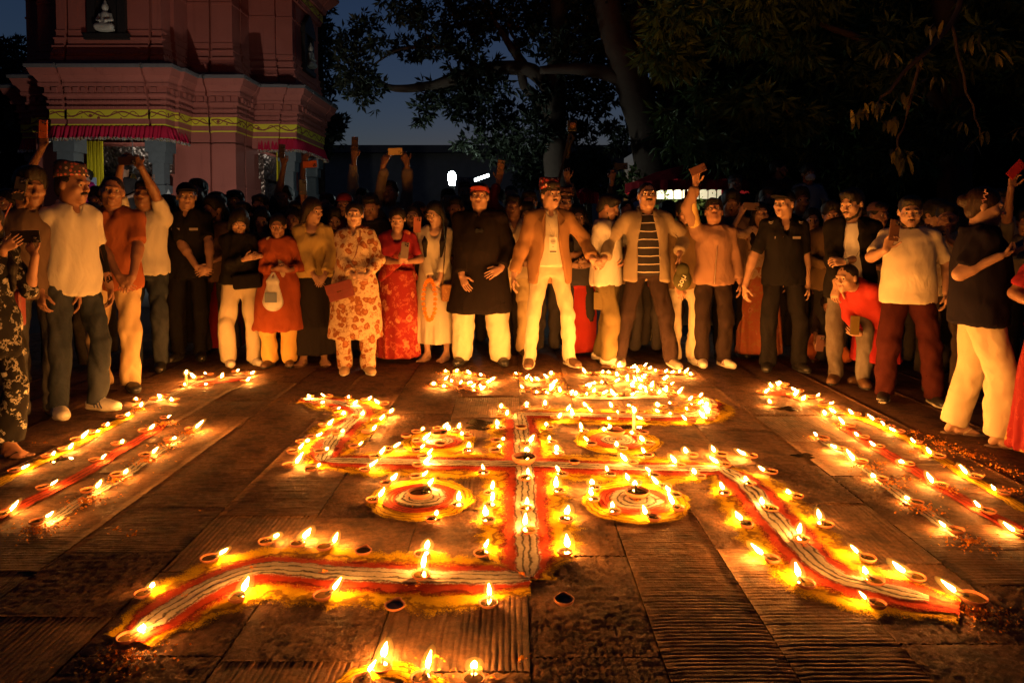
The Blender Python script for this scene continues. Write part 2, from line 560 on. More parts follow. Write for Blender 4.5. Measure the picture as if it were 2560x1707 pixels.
def line_rangoli(label, name, pts, mat, hw=0.045):
    o = tag(empty('rangoli'), label, 'rangoli', 'straight powder lines beside the swastika')
    ribbon(name, G(pts), hw, 0.0035, mat, o, m=9, furrow=3, jag=0.22, rise=0.003)


line_rangoli('yellow powder line nearest the standing men on the left', 'yellow_line', [Lc(-160, 1010), Lc(0, 925), Lc(160, 835), Lc(400, 735), Lc(800, 510), Lc(1000, 420)], YEL, 0.055)
line_rangoli('red powder line in the middle of the left three', 'red_line', [Lc(-200, 1290), Lc(0, 1175), Lc(380, 995), Lc(750, 790), Lc(900, 690), Lc(1100, 575), Lc(1240, 480)], RED, 0.055)
line_rangoli('pale powder line of the left three, nearest the swastika', 'white_line', [Lc(250, 1300), Lc(300, 1270), Lc(680, 1020), Lc(900, 900), Lc(1100, 750), Lc(1280, 640), Lc(1440, 550)], WHI, 0.05)
line_rangoli('short pale powder line behind the tall candle on the left', 'white_line', [Lc(1060, 345), Lc(1200, 300), Lc(1390, 225), Lc(1600, 140), Lc(1870, 130)], WHI, 0.05)
line_rangoli('short red powder line at the far left end', 'red_line', [Lc(1430, 205), Lc(1620, 165), Lc(1840, 150)], RED, 0.09)
line_rangoli('yellow powder line of the right three, nearest the standing women', 'yellow_line', [Rc(560, 340), Rc(850, 430), Rc(1130, 545), Rc(1310, 640), Rc(1500, 760), Rc(1700, 890), Rc(1960, 1030), Rc(2200, 1180)], YEL, 0.05)
line_rangoli('red powder line in the middle of the right three', 'red_line', [Rc(740, 500), Rc(900, 600), Rc(1030, 680), Rc(1250, 810), Rc(1500, 970), Rc(1850, 1170), Rc(2200, 1350)], RED, 0.06)
line_rangoli('pale powder line of the right three, nearest the swastika', 'white_line', [Rc(560, 585), Rc(740, 690), Rc(890, 790), Rc(1060, 930), Rc(1310, 1110), Rc(1620, 1325), Rc(1690, 1370)], WHI, 0.05)
line_rangoli('red powder patch under the far right cluster of lamps', 'red_line', [Rc(150, 262), Rc(300, 245), Rc(430, 300)], RED, 0.09)
line_rangoli('yellow powder curve at the bottom edge of the picture', 'yellow_line', [BC(150, 1560), BC(420, 1440), BC(620, 1420), BC(800, 1480), BC(1000, 1600), BC(1100, 1700)], YEL, 0.05)
line_rangoli('pale powder curve under the back letter of lamps', 'white_line', [C3(700, 275), C3(830, 290), C3(980, 292), C3(1100, 288), C3(1250, 280), C3(1400, 285)], WHI, 0.05)

# ---------------------------------------------------------------- oil lamps
CLAY = plain('clay', (0.36, 0.13, 0.055), 0.75, 0, 0.2, 60, 0.3)
OIL = plain('oil', (0.10, 0.055, 0.012), 0.06, 0, 0.6)
WICK = plain('wick', (0.05, 0.035, 0.025), 0.9)
WAX = plain('wax', (0.75, 0.66, 0.45), 0.5, 0, 0.4)


def flame_mat():
    t = NT('flame')
    e = t.n.new('ShaderNodeEmission')
    e.inputs['Color'].default_value = (1.0, 0.35, 0.056, 1)
    e.inputs['Strength'].default_value = 880.0
    t.link(e.outputs[0], t.out.inputs['Surface'])
    return t.m


FLAME = flame_mat()
random.seed(21)


def bowl_mesh(r=0.034, hgt=0.021, spout=0.45):
    prof = [(0.0, 0.0), (0.55, 0.0), (0.72, 0.12), (0.93, 0.55), (1.0, 1.0), (0.95, 1.04), (0.88, 0.98), (0.78, 0.55), (0.55, 0.28), (0.0, 0.24)]
    n = 20; vs = []
    for rr, z in prof:
        for i in range(n):
            a = 2 * math.pi * i / n
            k = spout * max(0.0, math.cos(a)) ** 9 * max(0, z - 0.2)
            pin = 1 - 0.10 * max(0.0, math.cos(a - 0.7)) ** 8 * z - 0.10 * max(0.0, math.cos(a + 0.7)) ** 8 * z
            vs.append((rr * r * (pin + k) * math.cos(a), rr * r * pin * math.sin(a), z * hgt + k * 0.002))
    fs = [(j * n + i, j * n + (i + 1) % n, (j + 1) * n + (i + 1) % n, (j + 1) * n + i) for j in range(len(prof) - 1) for i in range(n)]
    o = MB().add(vs, fs).build('bowl', CLAY, None, True)
    me = o.data; bpy.data.objects.remove(o); return me


def disc_mesh(r, z, mat, name):
    n = 16
    o = MB().add([(r * math.cos(2 * math.pi * i / n), r * math.sin(2 * math.pi * i / n), z) for i in range(n)], [tuple(range(n))]).build(name, mat)
    me = o.data; bpy.data.objects.remove(o); return me


def glow_shell_mat():
    t = NT('flame_glow_shell')          # added glowing shell that imitates lens bloom round a flame
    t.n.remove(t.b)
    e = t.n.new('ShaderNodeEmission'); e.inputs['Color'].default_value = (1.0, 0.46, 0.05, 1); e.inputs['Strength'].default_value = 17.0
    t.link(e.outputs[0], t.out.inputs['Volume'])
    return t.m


GLOW_SHELL = glow_shell_mat()


def glow_shell_mesh(hgt, wid, lean):
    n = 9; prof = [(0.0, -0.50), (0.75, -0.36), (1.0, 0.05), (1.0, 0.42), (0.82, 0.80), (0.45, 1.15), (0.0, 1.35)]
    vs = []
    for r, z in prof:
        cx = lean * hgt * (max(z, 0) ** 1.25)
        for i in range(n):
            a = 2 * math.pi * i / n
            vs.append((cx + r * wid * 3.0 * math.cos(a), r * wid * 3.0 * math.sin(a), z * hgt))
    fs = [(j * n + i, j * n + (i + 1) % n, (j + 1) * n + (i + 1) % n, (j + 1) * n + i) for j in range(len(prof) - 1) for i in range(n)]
    o = MB().add(vs, fs).build('glow_shell', GLOW_SHELL, None, True)
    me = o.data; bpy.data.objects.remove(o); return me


def flame_mesh(hgt, wid, lean, mat=None):
    """teardrop that bends over to +X as it rises"""
    n = 7; prof = [(0.30, 0.0), (0.75, 0.14), (1.0, 0.32), (0.86, 0.52), (0.50, 0.74), (0.20, 0.90), (0.0, 1.0)]
    vs = []
    ph = random.uniform(0, 6)
    for r, z in prof:
        cx = lean * hgt * (z ** 1.25) + 0.05 * wid * math.sin(z * 5 + ph)
        for i in range(n):
            a = 2 * math.pi * i / n
            vs.append((cx + r * wid * math.cos(a), r * wid * math.sin(a), z * hgt))
    fs = [(j * n + i, j * n + (i + 1) % n, (j + 1) * n + (i + 1) % n, (j + 1) * n + i) for j in range(len(prof) - 1) for i in range(n)]
    fs.append(tuple(range(n))[::-1])
    o = MB().add(vs, fs).build('flame', mat or FLAME, None, True)
    me = o.data; bpy.data.objects.remove(o); return me


o = MB().tube([(0.008, 0, 0.0125), (0.026, 0, 0.0170), (0.041, 0, 0.0195)], 0.003, 6).build('wick', WICK)
WICK_ME = o.data; bpy.data.objects.remove(o)
BOWLS = [bowl_mesh(0.034, 0.0165, 0.35), bowl_mesh(0.032, 0.0185, 0.25), bowl_mesh(0.036, 0.015, 0.45)]
OIL_ME = disc_mesh(0.0275, 0.0105, OIL, 'oil')
FL = [(flame_mesh(h, w, l), glow_shell_mesh(h, w, l)) for h, w, l in ((0.034, 0.0105, 0.8), (0.026, 0.0100, 0.4), (0.038, 0.0098, 0.65), (0.020, 0.0108, 0.35), (0.028, 0.0100, 1.25), (0.036, 0.0095, 1.1), (0.023, 0.0112, 1.5), (0.030, 0.0085, 0.9), (0.016, 0.0105, 0.5), (0.042, 0.0090, 0.8))]
FLS = [(flame_mesh(h, w, l), glow_shell_mesh(h, w, l)) for h, w, l in ((0.030, 0.0095, 0.15), (0.022, 0.0105, 0.05), (0.038, 0.0088, 0.12), (0.018, 0.0105, 0.2), (0.027, 0.0090, 0.45))]
lamp_rec = []


def part(name, me, parent, loc_=(0, 0, 0), rz=0.0, s=1.0):
    o = put(bpy.data.objects.new(name, me), parent)
    o.location = loc_; o.rotation_euler = (0, 0, rz); o.scale = (s,) * 3
    return o


def diya(px, py, lit=True, s=1.0, base=0.006, petals=False, tall=1.0):
    p = gnd(px, py)
    k = random.uniform(0.90, 1.08) * s
    cx, cy = gnd(1330, 1130).x, gnd(1330, 1130).y + 0.5
    ang = math.atan2(cy - p.y, cx - p.x) if (p - Vector((cx, cy, 0))).length > 0.55 else random.uniform(-0.6, 3.6)
    if p.y > 5.0: ang = random.uniform(-2.9, 0.0)
    ang += random.gauss(0, 0.35)
    o = empty('oil_lamp', (p.x, p.y, base + (0.012 if petals else 0)), ang)
    o.scale = (k,) * 3
    part('bowl', random.choice(BOWLS), o)
    part('oil', OIL_ME, o)
    if lit:
        part('wick', WICK_ME, o)
        edge = min(1.0, (p - Vector((cx, cy, 0))).length / 1.1)
        me = random.choice(FL) if random.random() < edge else random.choice(FLS)
        f = part('flame', me[0], o, (0.0405, 0, 0.0165), random.gauss(0, 0.3), 1.0)
        q_ = random.uniform(0.62, 1.12) / (s ** 0.75); f.scale = (q_, q_, q_ * tall * random.uniform(0.85, 1.2)); part('glow_shell', me[1], f)
    return o, p


ROWS = {}


def row(key, fn, pts, **kw):
    for q in pts:
        x, y = fn(q[0], q[1])
        flags = q[2] if len(q) > 2 else ''
        o, p = diya(x, y, lit='u' not in flags, s=(1.75 if 'B' in flags else 2.3 if 'H' in flags else 1.3 if 'b' in flags else 1.0), petals='p' in flags, tall=(1.35 if 't' in flags else 1.0),
                    base=(0.012 if 'm' in flags else kw.get('base', 0.006)))
        ROWS.setdefault(key, []).append((x, y, o, flags))


row('left yellow line', Lc, [(110, 850), (350, 742), (480, 690), (570, 612), (700, 562), (800, 507), (915, 442)])
row('left red line', Lc, [(0, 1192), (320, 982), (715, 772), (880, 662, 'p'), (1080, 562, 'p'), (1240, 462, 'p')])
row('left pale line', Lc, [(1430, 552, 'p'), (1270, 632, 'p'), (1095, 747, 'p'), (885, 900, 'p'), (660, 1022, 'p'), (280, 1262, 'p')])
row('far left cluster', Lc, [(1035, 378, 'p'), (1030, 312), (1160, 307), (1240, 282), (1325, 317), (1385, 203), (1500, 147), (1585, 117), (1665, 142), (1770, 97), (1875, 117), (1835, 172), (1585, 197)])
row('left arm of the swastika', C2, [(350, 297, 'm'), (490, 292, 'm'), (635, 302, 'm'), (760, 320, 'm'), (905, 350, 'm'), (400, 352, 'm'), (655, 354, 'm'), (540, 387, 'm'), (565, 432, 'm'), (920, 417, 'm'), (845, 472, 'm'), (700, 457, 'mpt'), (445, 517, 'm'),
    (360, 602, 'm'), (285, 642, 'm'), (215, 717, 'm'), (185, 822, 'm'), (355, 847, 'm'), (545, 587, 'mp'), (420, 727, 'mp'), (775, 562, 'm'), (675, 672, 'm'), (835, 755, 'm'), (935, 692, 'm'), (760, 852, 'm'), (1195, 757, 'm'), (1160, 817, 'm'), (1150, 705, 'm')])
row('front left medallion', C2, [(1145, 912), (920, 967), (820, 1092), (1178, 1055, 'B'), (1460, 1130), (1262, 1242)], base=0.016)
row('back left medallion', C2, [(1150, 567), (1155, 637), (1440, 562, 't'), (1535, 607), (1310, 547), (1320, 600, 'B'), (1540, 717), (1070, 602, 'u'), (1330, 662, 'u')], base=0.016)
row('spine of the swastika', C2, [(1655, 882, 'm'), (1740, 707, 'm'), (1750, 632, 'm'), (1780, 532, 'm'), (1785, 442, 'm'), (1815, 392, 'm'), (1975, 372, 'm'), (1700, 1032, 'm'), (1700, 1122, 'm'), (1690, 1247, 'm'), (1640, 1492, 'm'), (1970, 922, 'm'), (1975, 1152, 'm'),
    (1995, 1337, 'mp'), (1965, 662, 'm'), (1960, 790, 'mH'), (1940, 532, 'mu')], base=0.014)
row('spine of the swastika', C3, [(525, 532, 'm'), (545, 642, 'm'), (590, 727, 'm'), (595, 1022, 'm'), (650, 1237, 'm'), (640, 1492, 'm')], base=0.014)
row('front arm of the swastika', C2, [(20, 1402, 'm'), (255, 1417, 'm'), (455, 1442, 'm'), (750, 1475, 'mu'), (1190, 1497, 'm')])
row('front arm of the swastika', BL, [(530, 832, 'm'), (1090, 532, 'm'), (1320, 872, 'm'), (2040, 852, 'm'), (400, 1212, 'm')])
row('front arm of the swastika', BC, [(850, 700, 'mp'), (630, 935, 'mu'), (1415, 912, 'm'), (2050, 892, 'mu')])
row('back left letter', C2, [(1370, 97), (1445, 97, 't'), (1520, 107), (1580, 117), (1645, 127), (1700, 162), (1660, 182), (1330, 167), (1430, 174), (1450, 192), (1510, 192), (1590, 182), (1275, 197), (1380, 212), (1480, 222, 'u'), (1535, 227), (1595, 242), (1665, 217)])
row('back middle letter', C3, [(280, 117), (315, 152), (410, 167), (475, 167), (550, 117), (545, 152), (355, 227), (430, 257), (520, 197), (495, 242), (560, 202), (565, 227), (530, 262), (600, 247), (660, 262), (690, 277)])
row('back right letter', C3, [(820, 112), (890, 112), (985, 110), (1010, 67, 't'), (1110, 72), (1160, 67), (1155, 97), (1210, 60), (1215, 80), (1270, 77), (1205, 102), (1350, 97), (1420, 107), (1475, 112), (1510, 110), (1580, 122), (1050, 130), (1090, 142), (1125, 167),
    (1140, 186), (1190, 170, 't'), (1255, 127), (1265, 147), (1245, 172), (1275, 190), (1360, 110), (1390, 142), (1405, 158), (1405, 202), (1420, 227), (1440, 252), (1465, 272), (840, 187), (905, 182), (985, 182), (770, 207), (790, 227), (825, 252), (895, 267), (980, 282), (765, 277),
    (1040, 277), (1120, 272), (1160, 212), (1190, 227), (1160, 252), (1265, 212), (1290, 237), (1285, 258), (1325, 262)])
row('back arm of the swastika', C3, [(1455, 347, 'm'), (1540, 322, 'm'), (1630, 292, 'm'), (1605, 357, 'm'), (1590, 397, 'm'), (1705, 347, 'm'), (1755, 367, 'm'), (1760, 402, 'm'), (1765, 432, 'm'), (1730, 462, 'm'), (1475, 432, 'm'), (1385, 422, 'm'), (1380, 372, 'm'),
    (1210, 412, 'm'), (1165, 372, 'm'), (1020, 372, 'm'), (1070, 417, 'm'), (880, 412, 'm'), (825, 367, 'm'), (720, 457, 'm'), (625, 412, 'm'), (495, 372, 'm'), (565, 452, 'm'), (1005, 467, 'm'), (1255, 472, 'm'), (1595, 482, 'm')])
row('back right medallion', C3, [(785, 562), (1025, 585, 'B'), (1030, 547), (1190, 587), (1230, 577, 'u'), (1275, 657), (840, 662), (1075, 697)], base=0.016)
row('right arm of the swastika', C3, [(1265, 747, 'm'), (1605, 747, 'm'), (1820, 737, 'm'), (2050, 752, 'm'), (710, 797, 'mu'), (1155, 802, 'm'), (1515, 822, 'm'), (1845, 817, 'm'), (620, 887, 'm'), (985, 892, 'm'), (1310, 897, 'm'), (1660, 907, 'm'), (1840, 1037, 'm'), (2040, 962, 'm'), (2010, 1277, 'm')])
row('front right medallion', C3, [(1170, 962), (1185, 1050, 'B'), (865, 1002), (855, 1087), (1395, 987), (1475, 1052), (1495, 1157), (1015, 1182), (1310, 1232)], base=0.016)
row('right arm of the swastika', Rc, [(205, 872, 'm'), (400, 1057, 'm'), (610, 1272, 'm'), (200, 1152, 'm'), (430, 1407, 'mp'), (210, 1542, 'm'), (930, 1532, 'm')])
row('right arm of the swastika', BR, [(860, 612, 'm'), (1330, 592, 'm'), (1350, 752, 'm'), (1610, 562, 'm'), (2000, 740, 'mpb')])
row('far right cluster', Rc, [(130, 257), (225, 217, 't'), (310, 197), (300, 212), (420, 247), (350, 277), (210, 337), (410, 312), (510, 292), (600, 347), (640, 427), (715, 412), (845, 422)])
row('right yellow line', Rc, [(1020, 472), (1105, 517), (1175, 557), (1310, 637), (1470, 742), (1745, 897), (1960, 1022)])
row('right red line', Rc, [(800, 522, 'p'), (905, 597), (1020, 667), (1240, 802), (1490, 962), (1845, 1162), (2105, 1332)])
row('right pale line', Rc, [(600, 607), (740, 687), (885, 782), (1040, 917), (1300, 1097), (1600, 1312)])
row('bottom picture edge', BC, [(520, 1440), (850, 1530), (1290, 1545), (350, 1560)])

ORD = ['', 'second ', 'third ', 'fourth ', 'fifth ', 'sixth ', 'seventh ', 'eighth ', 'ninth ', 'tenth ', 'eleventh ', 'twelfth ']


def nth(i): return ORD[i] if i < 12 else '%d%s ' % (i + 1, {1: 'st', 2: 'nd', 3: 'rd'}.get((i + 1) % 10 if (i + 1) % 100 // 10 != 1 else 0, 'th'))


for key, lst in ROWS.items():
    lst.sort(key=lambda q: q[0])
    cnt = {}
    for x, y, o, fl in lst:
        kind = ('unlit clay bowl' if 'u' in fl else 'wide lit clay lamp bowl' if ('B' in fl or 'H' in fl) else 'lit clay lamp in petals' if 'p' in fl else 'small lit clay lamp')
        i = cnt.get(kind, 0); cnt[kind] = i + 1
        tag(o, '%s, %sfrom the left on the %s' % (kind, nth(i) or 'first ', key), 'oil lamp', 'clay oil lamps on the paving')


def candle(px, py, h, label):
    p = gnd(px, py)
    o = tag(empty('candle', (p.x, p.y, 0.006)), label, 'candle')
    MB().lathe([(0.0, 0), (0.016, 0), (0.014, 0.006), (0.0095, 0.012), (0.0090, h - 0.004), (0.007, h), (0.0, h - 0.002)], 12).build('wax_stick', WAX, o, True)
    MB().tube([(0, 0, h - 0.003), (0.001, 0, h + 0.008)], 0.0014, 5).build('wick', WICK, o)
    part('glow_shell', FLS[0][1], part('flame', FLS[0][0], o, (0.001, 0, h + 0.004)))


candle(*Lc(1405, 215), 0.115, 'tall white candle burning beside the far left cluster of lamps')
candle(*C3(1160, 535), 0.115, 'tall white candle burning behind the back right medallion')

# ---------------------------------------------------------------- spilt oil
SPILL = plain('spilt_oil', (0.02, 0.013, 0.008), 0.10, 0, 0.6, 40, 0.08)
for px_, py_, r_, lb in ((1555, 1062, .13, 'shiny oil spill beside the tall candle in the middle'), (1215, 1062, .11, 'shiny oil spill behind the back left medallion'), (2010, 1140, .045, 'shiny oil spill beside the right pale line'), (1965, 1022, .06, 'shiny oil spill at the far right cluster'), (150, 1148, .045, 'shiny oil spill on the left yellow line')):
    c_ = gnd(px_, py_); n_ = 28; ph_ = random.uniform(0, 6)
    tag(MB().add([(c_.x + r_ * 1.3 * (1 + .28 * math.sin(3 * a + ph_) + .16 * math.sin(7 * a)) * math.cos(a), c_.y + r_ * (1 + .28 * math.sin(3 * a + ph_) + .16 * math.sin(7 * a)) * math.sin(a), .0026) for a in [2 * math.pi * i / n_ for i in range(n_)]], [tuple(range(n_))]).build('oil_spill', SPILL), lb, 'spill', 'oil spilt on the paving')


# ---------------------------------------------------------------- marigold petals
def petal_mat():
    t = NT('marigold')
    oi = t.noise(90.0, 2.0)
    return t.done(t.ramp(oi, [(0.3, (0.42, 0.09, 0.012)), (0.5, (0.60, 0.20, 0.012)), (0.7, (0.65, 0.32, 0.02))]), 0.75, 0, 0.2)


PET = petal_mat()


def petals(name, label, spots):
    """spots: (px, py, radius m, count)"""
    rg = np.random.default_rng(sum(map(ord, label)))
    V, Q = [], []
    for px, py, rad, n in spots:
        c = gnd(px, py)
        for _ in range(n):
            r = rad * abs(rg.normal()) * 0.6; a = rg.uniform(0, 6.283)
            h = 0.006 + max(0.0, 0.020 * (1 - r / (rad + 1e-6))) * rg.uniform(0, 1) * min(1, n / 40)
            p = np.array((c.x + r * math.cos(a) * 1.25, c.y + r * math.sin(a), h))
            u = rg.normal(size=3) * np.array([1, 1, 0.35]); u /= np.linalg.norm(u)
            w = np.cross(u, rg.normal(size=3)); w /= np.linalg.norm(w) + 1e-9
            L, B = rg.uniform(0.008, 0.016), rg.uniform(0.003, 0.006)
            bend = np.array((0, 0, rg.uniform(-0.002, 0.005)))
            b = len(V)
            V += [p - u * L * 0.5, p + w * B, p + u * L * 0.5 + bend, p - w * B]; Q.append((b, b + 1, b + 2, b + 3))
    V = np.array(V); V[:, 2] = np.maximum(V[:, 2], 0.005)
    tag(mesh_np(name, V, np.array(Q), PET), label, 'petals', kind='stuff')


petals('marigold_petals', 'orange marigold petals heaped along the left powder lines', [Lc(a, b) + (r, n) for a, b, r, n in ((1230, 490, .10, 110), (1430, 565, .10, 120), (1265, 650, .08, 90), (1100, 775, .10, 120), (880, 920, .09, 120), (650, 1075, .09, 150), (270, 1300, .12, 190),
    (1045, 390, .09, 80), (880, 1290, .04, 16), (1015, 1325, .03, 14), (330, 630, .03, 8), (265, 630, .02, 4), (1510, 1143, .01, 2), (740, 960, .02, 3))])
petals('marigold_petals', 'orange marigold petals heaped along the right powder lines', [Rc(a, b) + (r, n) for a, b, r, n in ((560, 600, .06, 60), (740, 505, .08, 80), (960, 450, .08, 70), (790, 700, .08, 70), (910, 820, .09, 90), (1110, 945, .09, 80), (1350, 1140, .10, 110), (1710, 1390, .10, 170), (1270, 560, .10, 70),
    (1400, 600, .10, 60), (1500, 650, .12, 90), (1600, 690, .12, 80), (1720, 735, .12, 100), (1900, 830, .12, 60), (2000, 860, .1, 50), (1380, 700, .08, 40), (1620, 820, .07, 40), (2030, 1010, .09, 60), (1540, 1000, .15, 40), (1200, 900, .1, 20), (1020, 790, .05, 20))])
petals('marigold_petals', 'orange marigold petals lying on the swastika and its medallions', [BL(1450, 610) + (.05, 50), BL(2050, 640) + (.06, 60), BL(890, 850) + (.05, 50), BL(400, 1350) + (.12, 260), BC(1700, 670) + (.07, 70), BC(820, 730) + (.07, 90), C2(1180, 1060) + (.10, 130), C2(700, 462) + (.05, 60),
    C2(545, 592) + (.06, 60), C2(420, 735) + (.06, 60), C2(1600, 795) + (.05, 30), C2(300, 310) + (.08, 40), C3(370, 1345) + (.06, 50), C3(1190, 1085) + (.1, 90), C3(1640, 430) + (.08, 60), C3(1040, 620) + (.08, 50), BR(840, 345) + (.05, 60), BR(2050, 800) + (.12, 220), BR(1560, 700) + (.08, 20),
    BC(970, 1330) + (.015, 4), BC(1690, 1350) + (.03, 14), BC(1330, 1440) + (.02, 6), BC(1450, 1490) + (.02, 6), BC(900, 1500) + (.10, 60)])
petals('marigold_petals', 'orange marigold petals under the letters of lamps at the back', [C2(a, b) + (.10, 60) for a, b in ((1370, 105), (1480, 110), (1600, 125), (1690, 165), (1660, 215), (1560, 235), (1400, 215), (1290, 195), (1500, 190))] +
       [C3(a, b) + (.10, 60) for a, b in ((280, 115), (330, 155), (450, 170), (560, 150), (580, 190), (500, 250), (380, 235), (640, 260), (590, 120))])

# ================================================================ people
class Field:
    """smooth union of tapered limbs and lofts on a grid, meshed as one continuous surface"""
    def __init__(s, vox): s.vox, s.pr = vox, []

    def add(s, fn, lo, hi, k=0.01, op='u'):
        s.pr.append((fn, np.array(lo, float), np.array(hi, float), k, op)); return s

    def rc(s, p0, r0, p1, r1, k=0.01, op='u', n=None, flat=1.0, cut=None):
        p0, p1 = np.array(p0, float), np.array(p1, float)
        ba = p1 - p0; L2 = max(ba.dot(ba), 1e-9); m = max(r0, r1)
        if n is not None: n = np.array(n, float) / np.linalg.norm(n)
        def fn(x, y, z):
            ax, ay, az = x - p0[0], y - p0[1], z - p0[2]
            t = np.clip((ax * ba[0] + ay * ba[1] + az * ba[2]) / L2, 0, 1)
            ax = ax - t * ba[0]; ay = ay - t * ba[1]; az = az - t * ba[2]
            if n is not None:
                q = (ax * n[0] + ay * n[1] + az * n[2]) * (1 / flat - 1)
                ax = ax + q * n[0]; ay = ay + q * n[1]; az = az + q * n[2]
            d = np.sqrt(ax * ax + ay * ay + az * az) - (r0 + (r1 - r0) * t)
            if n is not None: d = d * min(1.0, flat * 1.3)
            if cut is not None:
                c, cn = cut
                d = np.maximum(d, (x - c[0]) * cn[0] + (y - c[1]) * cn[1] + (z - c[2]) * cn[2])
            return d
        return s.add(fn, np.minimum(p0, p1) - m, np.maximum(p0, p1) + m, k, op)

    def ell(s, c, r, k=0.01, op='u', F=None, cut=None):
        """ellipsoid, F = 4x4 frame"""
        c, r = np.array(c, float), np.array(r, float)
        if F is not None:
            Fi = np.array(F.inverted()); Fm = np.array(F)
            cr = np.array([[c[0] + a * r[0], c[1] + b * r[1], c[2] + e * r[2], 1] for a in (-1, 1) for b in (-1, 1) for e in (-1, 1)]) @ Fm.T
            lo, hi = cr[:, :3].min(0), cr[:, :3].max(0)
        else: lo, hi = c - r, c + r
        def fn(x, y, z):
            if F is not None:
                x, y, z = (Fi[i, 0] * x + Fi[i, 1] * y + Fi[i, 2] * z + Fi[i, 3] for i in range(3))
            a, b, e = x - c[0], y - c[1], z - c[2]
            k0 = np.sqrt((a / r[0]) ** 2 + (b / r[1]) ** 2 + (e / r[2]) ** 2)
            k1 = np.sqrt((a / r[0] ** 2) ** 2 + (b / r[1] ** 2) ** 2 + (e / r[2] ** 2) ** 2) + 1e-6
            d = k0 * (k0 - 1) / k1
            if cut is not None:
                for pc, pn in cut:
                    d = np.maximum(d, (x - pc[0]) * pn[0] + (y - pc[1]) * pn[1] + (z - pc[2]) * pn[2])
            return d
        return s.add(fn, lo, hi, k, op)

    def loft(s, st, k=0.01, op='u', F=None, pleat=None, region=None):
        """st: rows (z, cx, cy, rx, ry) rising in z; region(x,y,z)->extra distance"""
        st = np.array(sorted(st), float)
        z0, z1 = st[0, 0], st[-1, 0]
        pts = []
        for r_ in st:
            for a in (-1, 1):
                for b in (-1, 1): pts.append((r_[1] + a * r_[3] * 1.15, r_[2] + b * r_[4] * 1.15, r_[0]))
        pts = np.array(pts)
        if F is not None:
            pts = np.c_[pts, np.ones(len(pts))] @ np.array(F).T; Fi = np.array(F.inverted())
        lo, hi = pts[:, :3].min(0), pts[:, :3].max(0)
        zz = np.linspace(z0, z1, 64)
        tab = []
        for cI in range(1, 5):
            w = np.interp(zz, st[:, 0], st[:, cI])
            wp = np.concatenate([[w[0]] * 3, w, [w[-1]] * 3])
            tab.append(np.convolve(wp, np.array([1, 2, 3, 4, 3, 2, 1]) / 16.0, 'valid'))
        def fn(x, y, z):
            if F is not None:
                x, y, z = (Fi[i, 0] * x + Fi[i, 1] * y + Fi[i, 2] * z + Fi[i, 3] for i in range(3))
            x, y, z = np.broadcast_arrays(x, y, z)
            cx, cy, rx, ry = (np.interp(z, zz, t_) for t_ in tab)
            a, b = (x - cx), (y - cy)
            if pleat is not None:
                n_, amp, ph, za, zb = pleat
                th = np.arctan2(b / ry, a / rx)
                w = np.clip((z - za) / (zb - za), 0, 1)
                mod = 1 + amp * w * (np.sin(n_ * th + ph + 1.2 * np.sin(3 * th + z * 4)) + 0.45 * np.sin(2.3 * n_ * th + ph * 2 + z * 3))
                rx, ry = rx * mod, ry * mod
            d = (np.sqrt((a / rx) ** 2 + (b / ry) ** 2) - 1) * np.minimum(rx, ry)
            d = np.maximum(d, np.maximum(z0 - z, z - z1))
            if region is not None: d = np.maximum(d, region(x, y, z))
            return d
        return s.add(fn, lo, hi, k, op)

    def mesh(s, adapt=0.0):
        v = s.vox
        us = [p for p in s.pr if p[4] == 'u']
        lo = np.min([p[1] for p in us], 0) - 3 * v; hi = np.max([p[2] for p in us], 0) + 3 * v
        dim = np.ceil((hi - lo) / v).astype(int) + 1
        f = np.full(dim, 0.08, np.float32)
        ax = [lo[i] + v * np.arange(dim[i]) for i in range(3)]
        for fn, a, b, k, op in s.pr:
            m = k + 2.5 * v
            i0 = np.maximum(((a - m - lo) / v).astype(int), 0); i1 = np.minimum(((b + m - lo) / v).astype(int) + 2, dim)
            if (i1 <= i0).any(): continue
            sl = tuple(slice(i0[j], i1[j]) for j in range(3))
            x, y, z = ax[0][sl[0]][:, None, None], ax[1][sl[1]][None, :, None], ax[2][sl[2]][None, None, :]
            d = np.asarray(fn(x, y, z), np.float32); cur = f[sl]
            kk = max(k, 1e-4)
            if op == 'u':
                h = np.clip(0.5 + 0.5 * (d - cur) / kk, 0, 1)
                f[sl] = d * (1 - h) + cur * h - kk * h * (1 - h)
            else:
                d = -d
                h = np.clip(0.5 - 0.5 * (d - cur) / kk, 0, 1)
                f[sl] = d * (1 - h) + cur * h + kk * h * (1 - h)
        g = openvdb.FloatGrid(0.08); g.copyFromArray(f)
        if adapt:
            P, T3, Q = g.convertToPolygons(isovalue=0.0, adaptivity=adapt)
        else:
            P, Q = g.convertToQuads(isovalue=0.0); T3 = np.zeros((0, 3), np.int32)
        return P * v + lo, T3[:, ::-1].astype(np.int32), Q[:, ::-1].astype(np.int32)


def vnormals(V, T3, Q):
    N = np.zeros_like(V)
    for F in (T3, Q):
        if len(F) == 0: continue
        n = np.cross(V[F[:, 1]] - V[F[:, 0]], V[F[:, 2]] - V[F[:, 0]])
        for i in range(F.shape[1]): np.add.at(N, F[:, i], n)
    return N / (np.linalg.norm(N, axis=1, keepdims=True) + 1e-12)


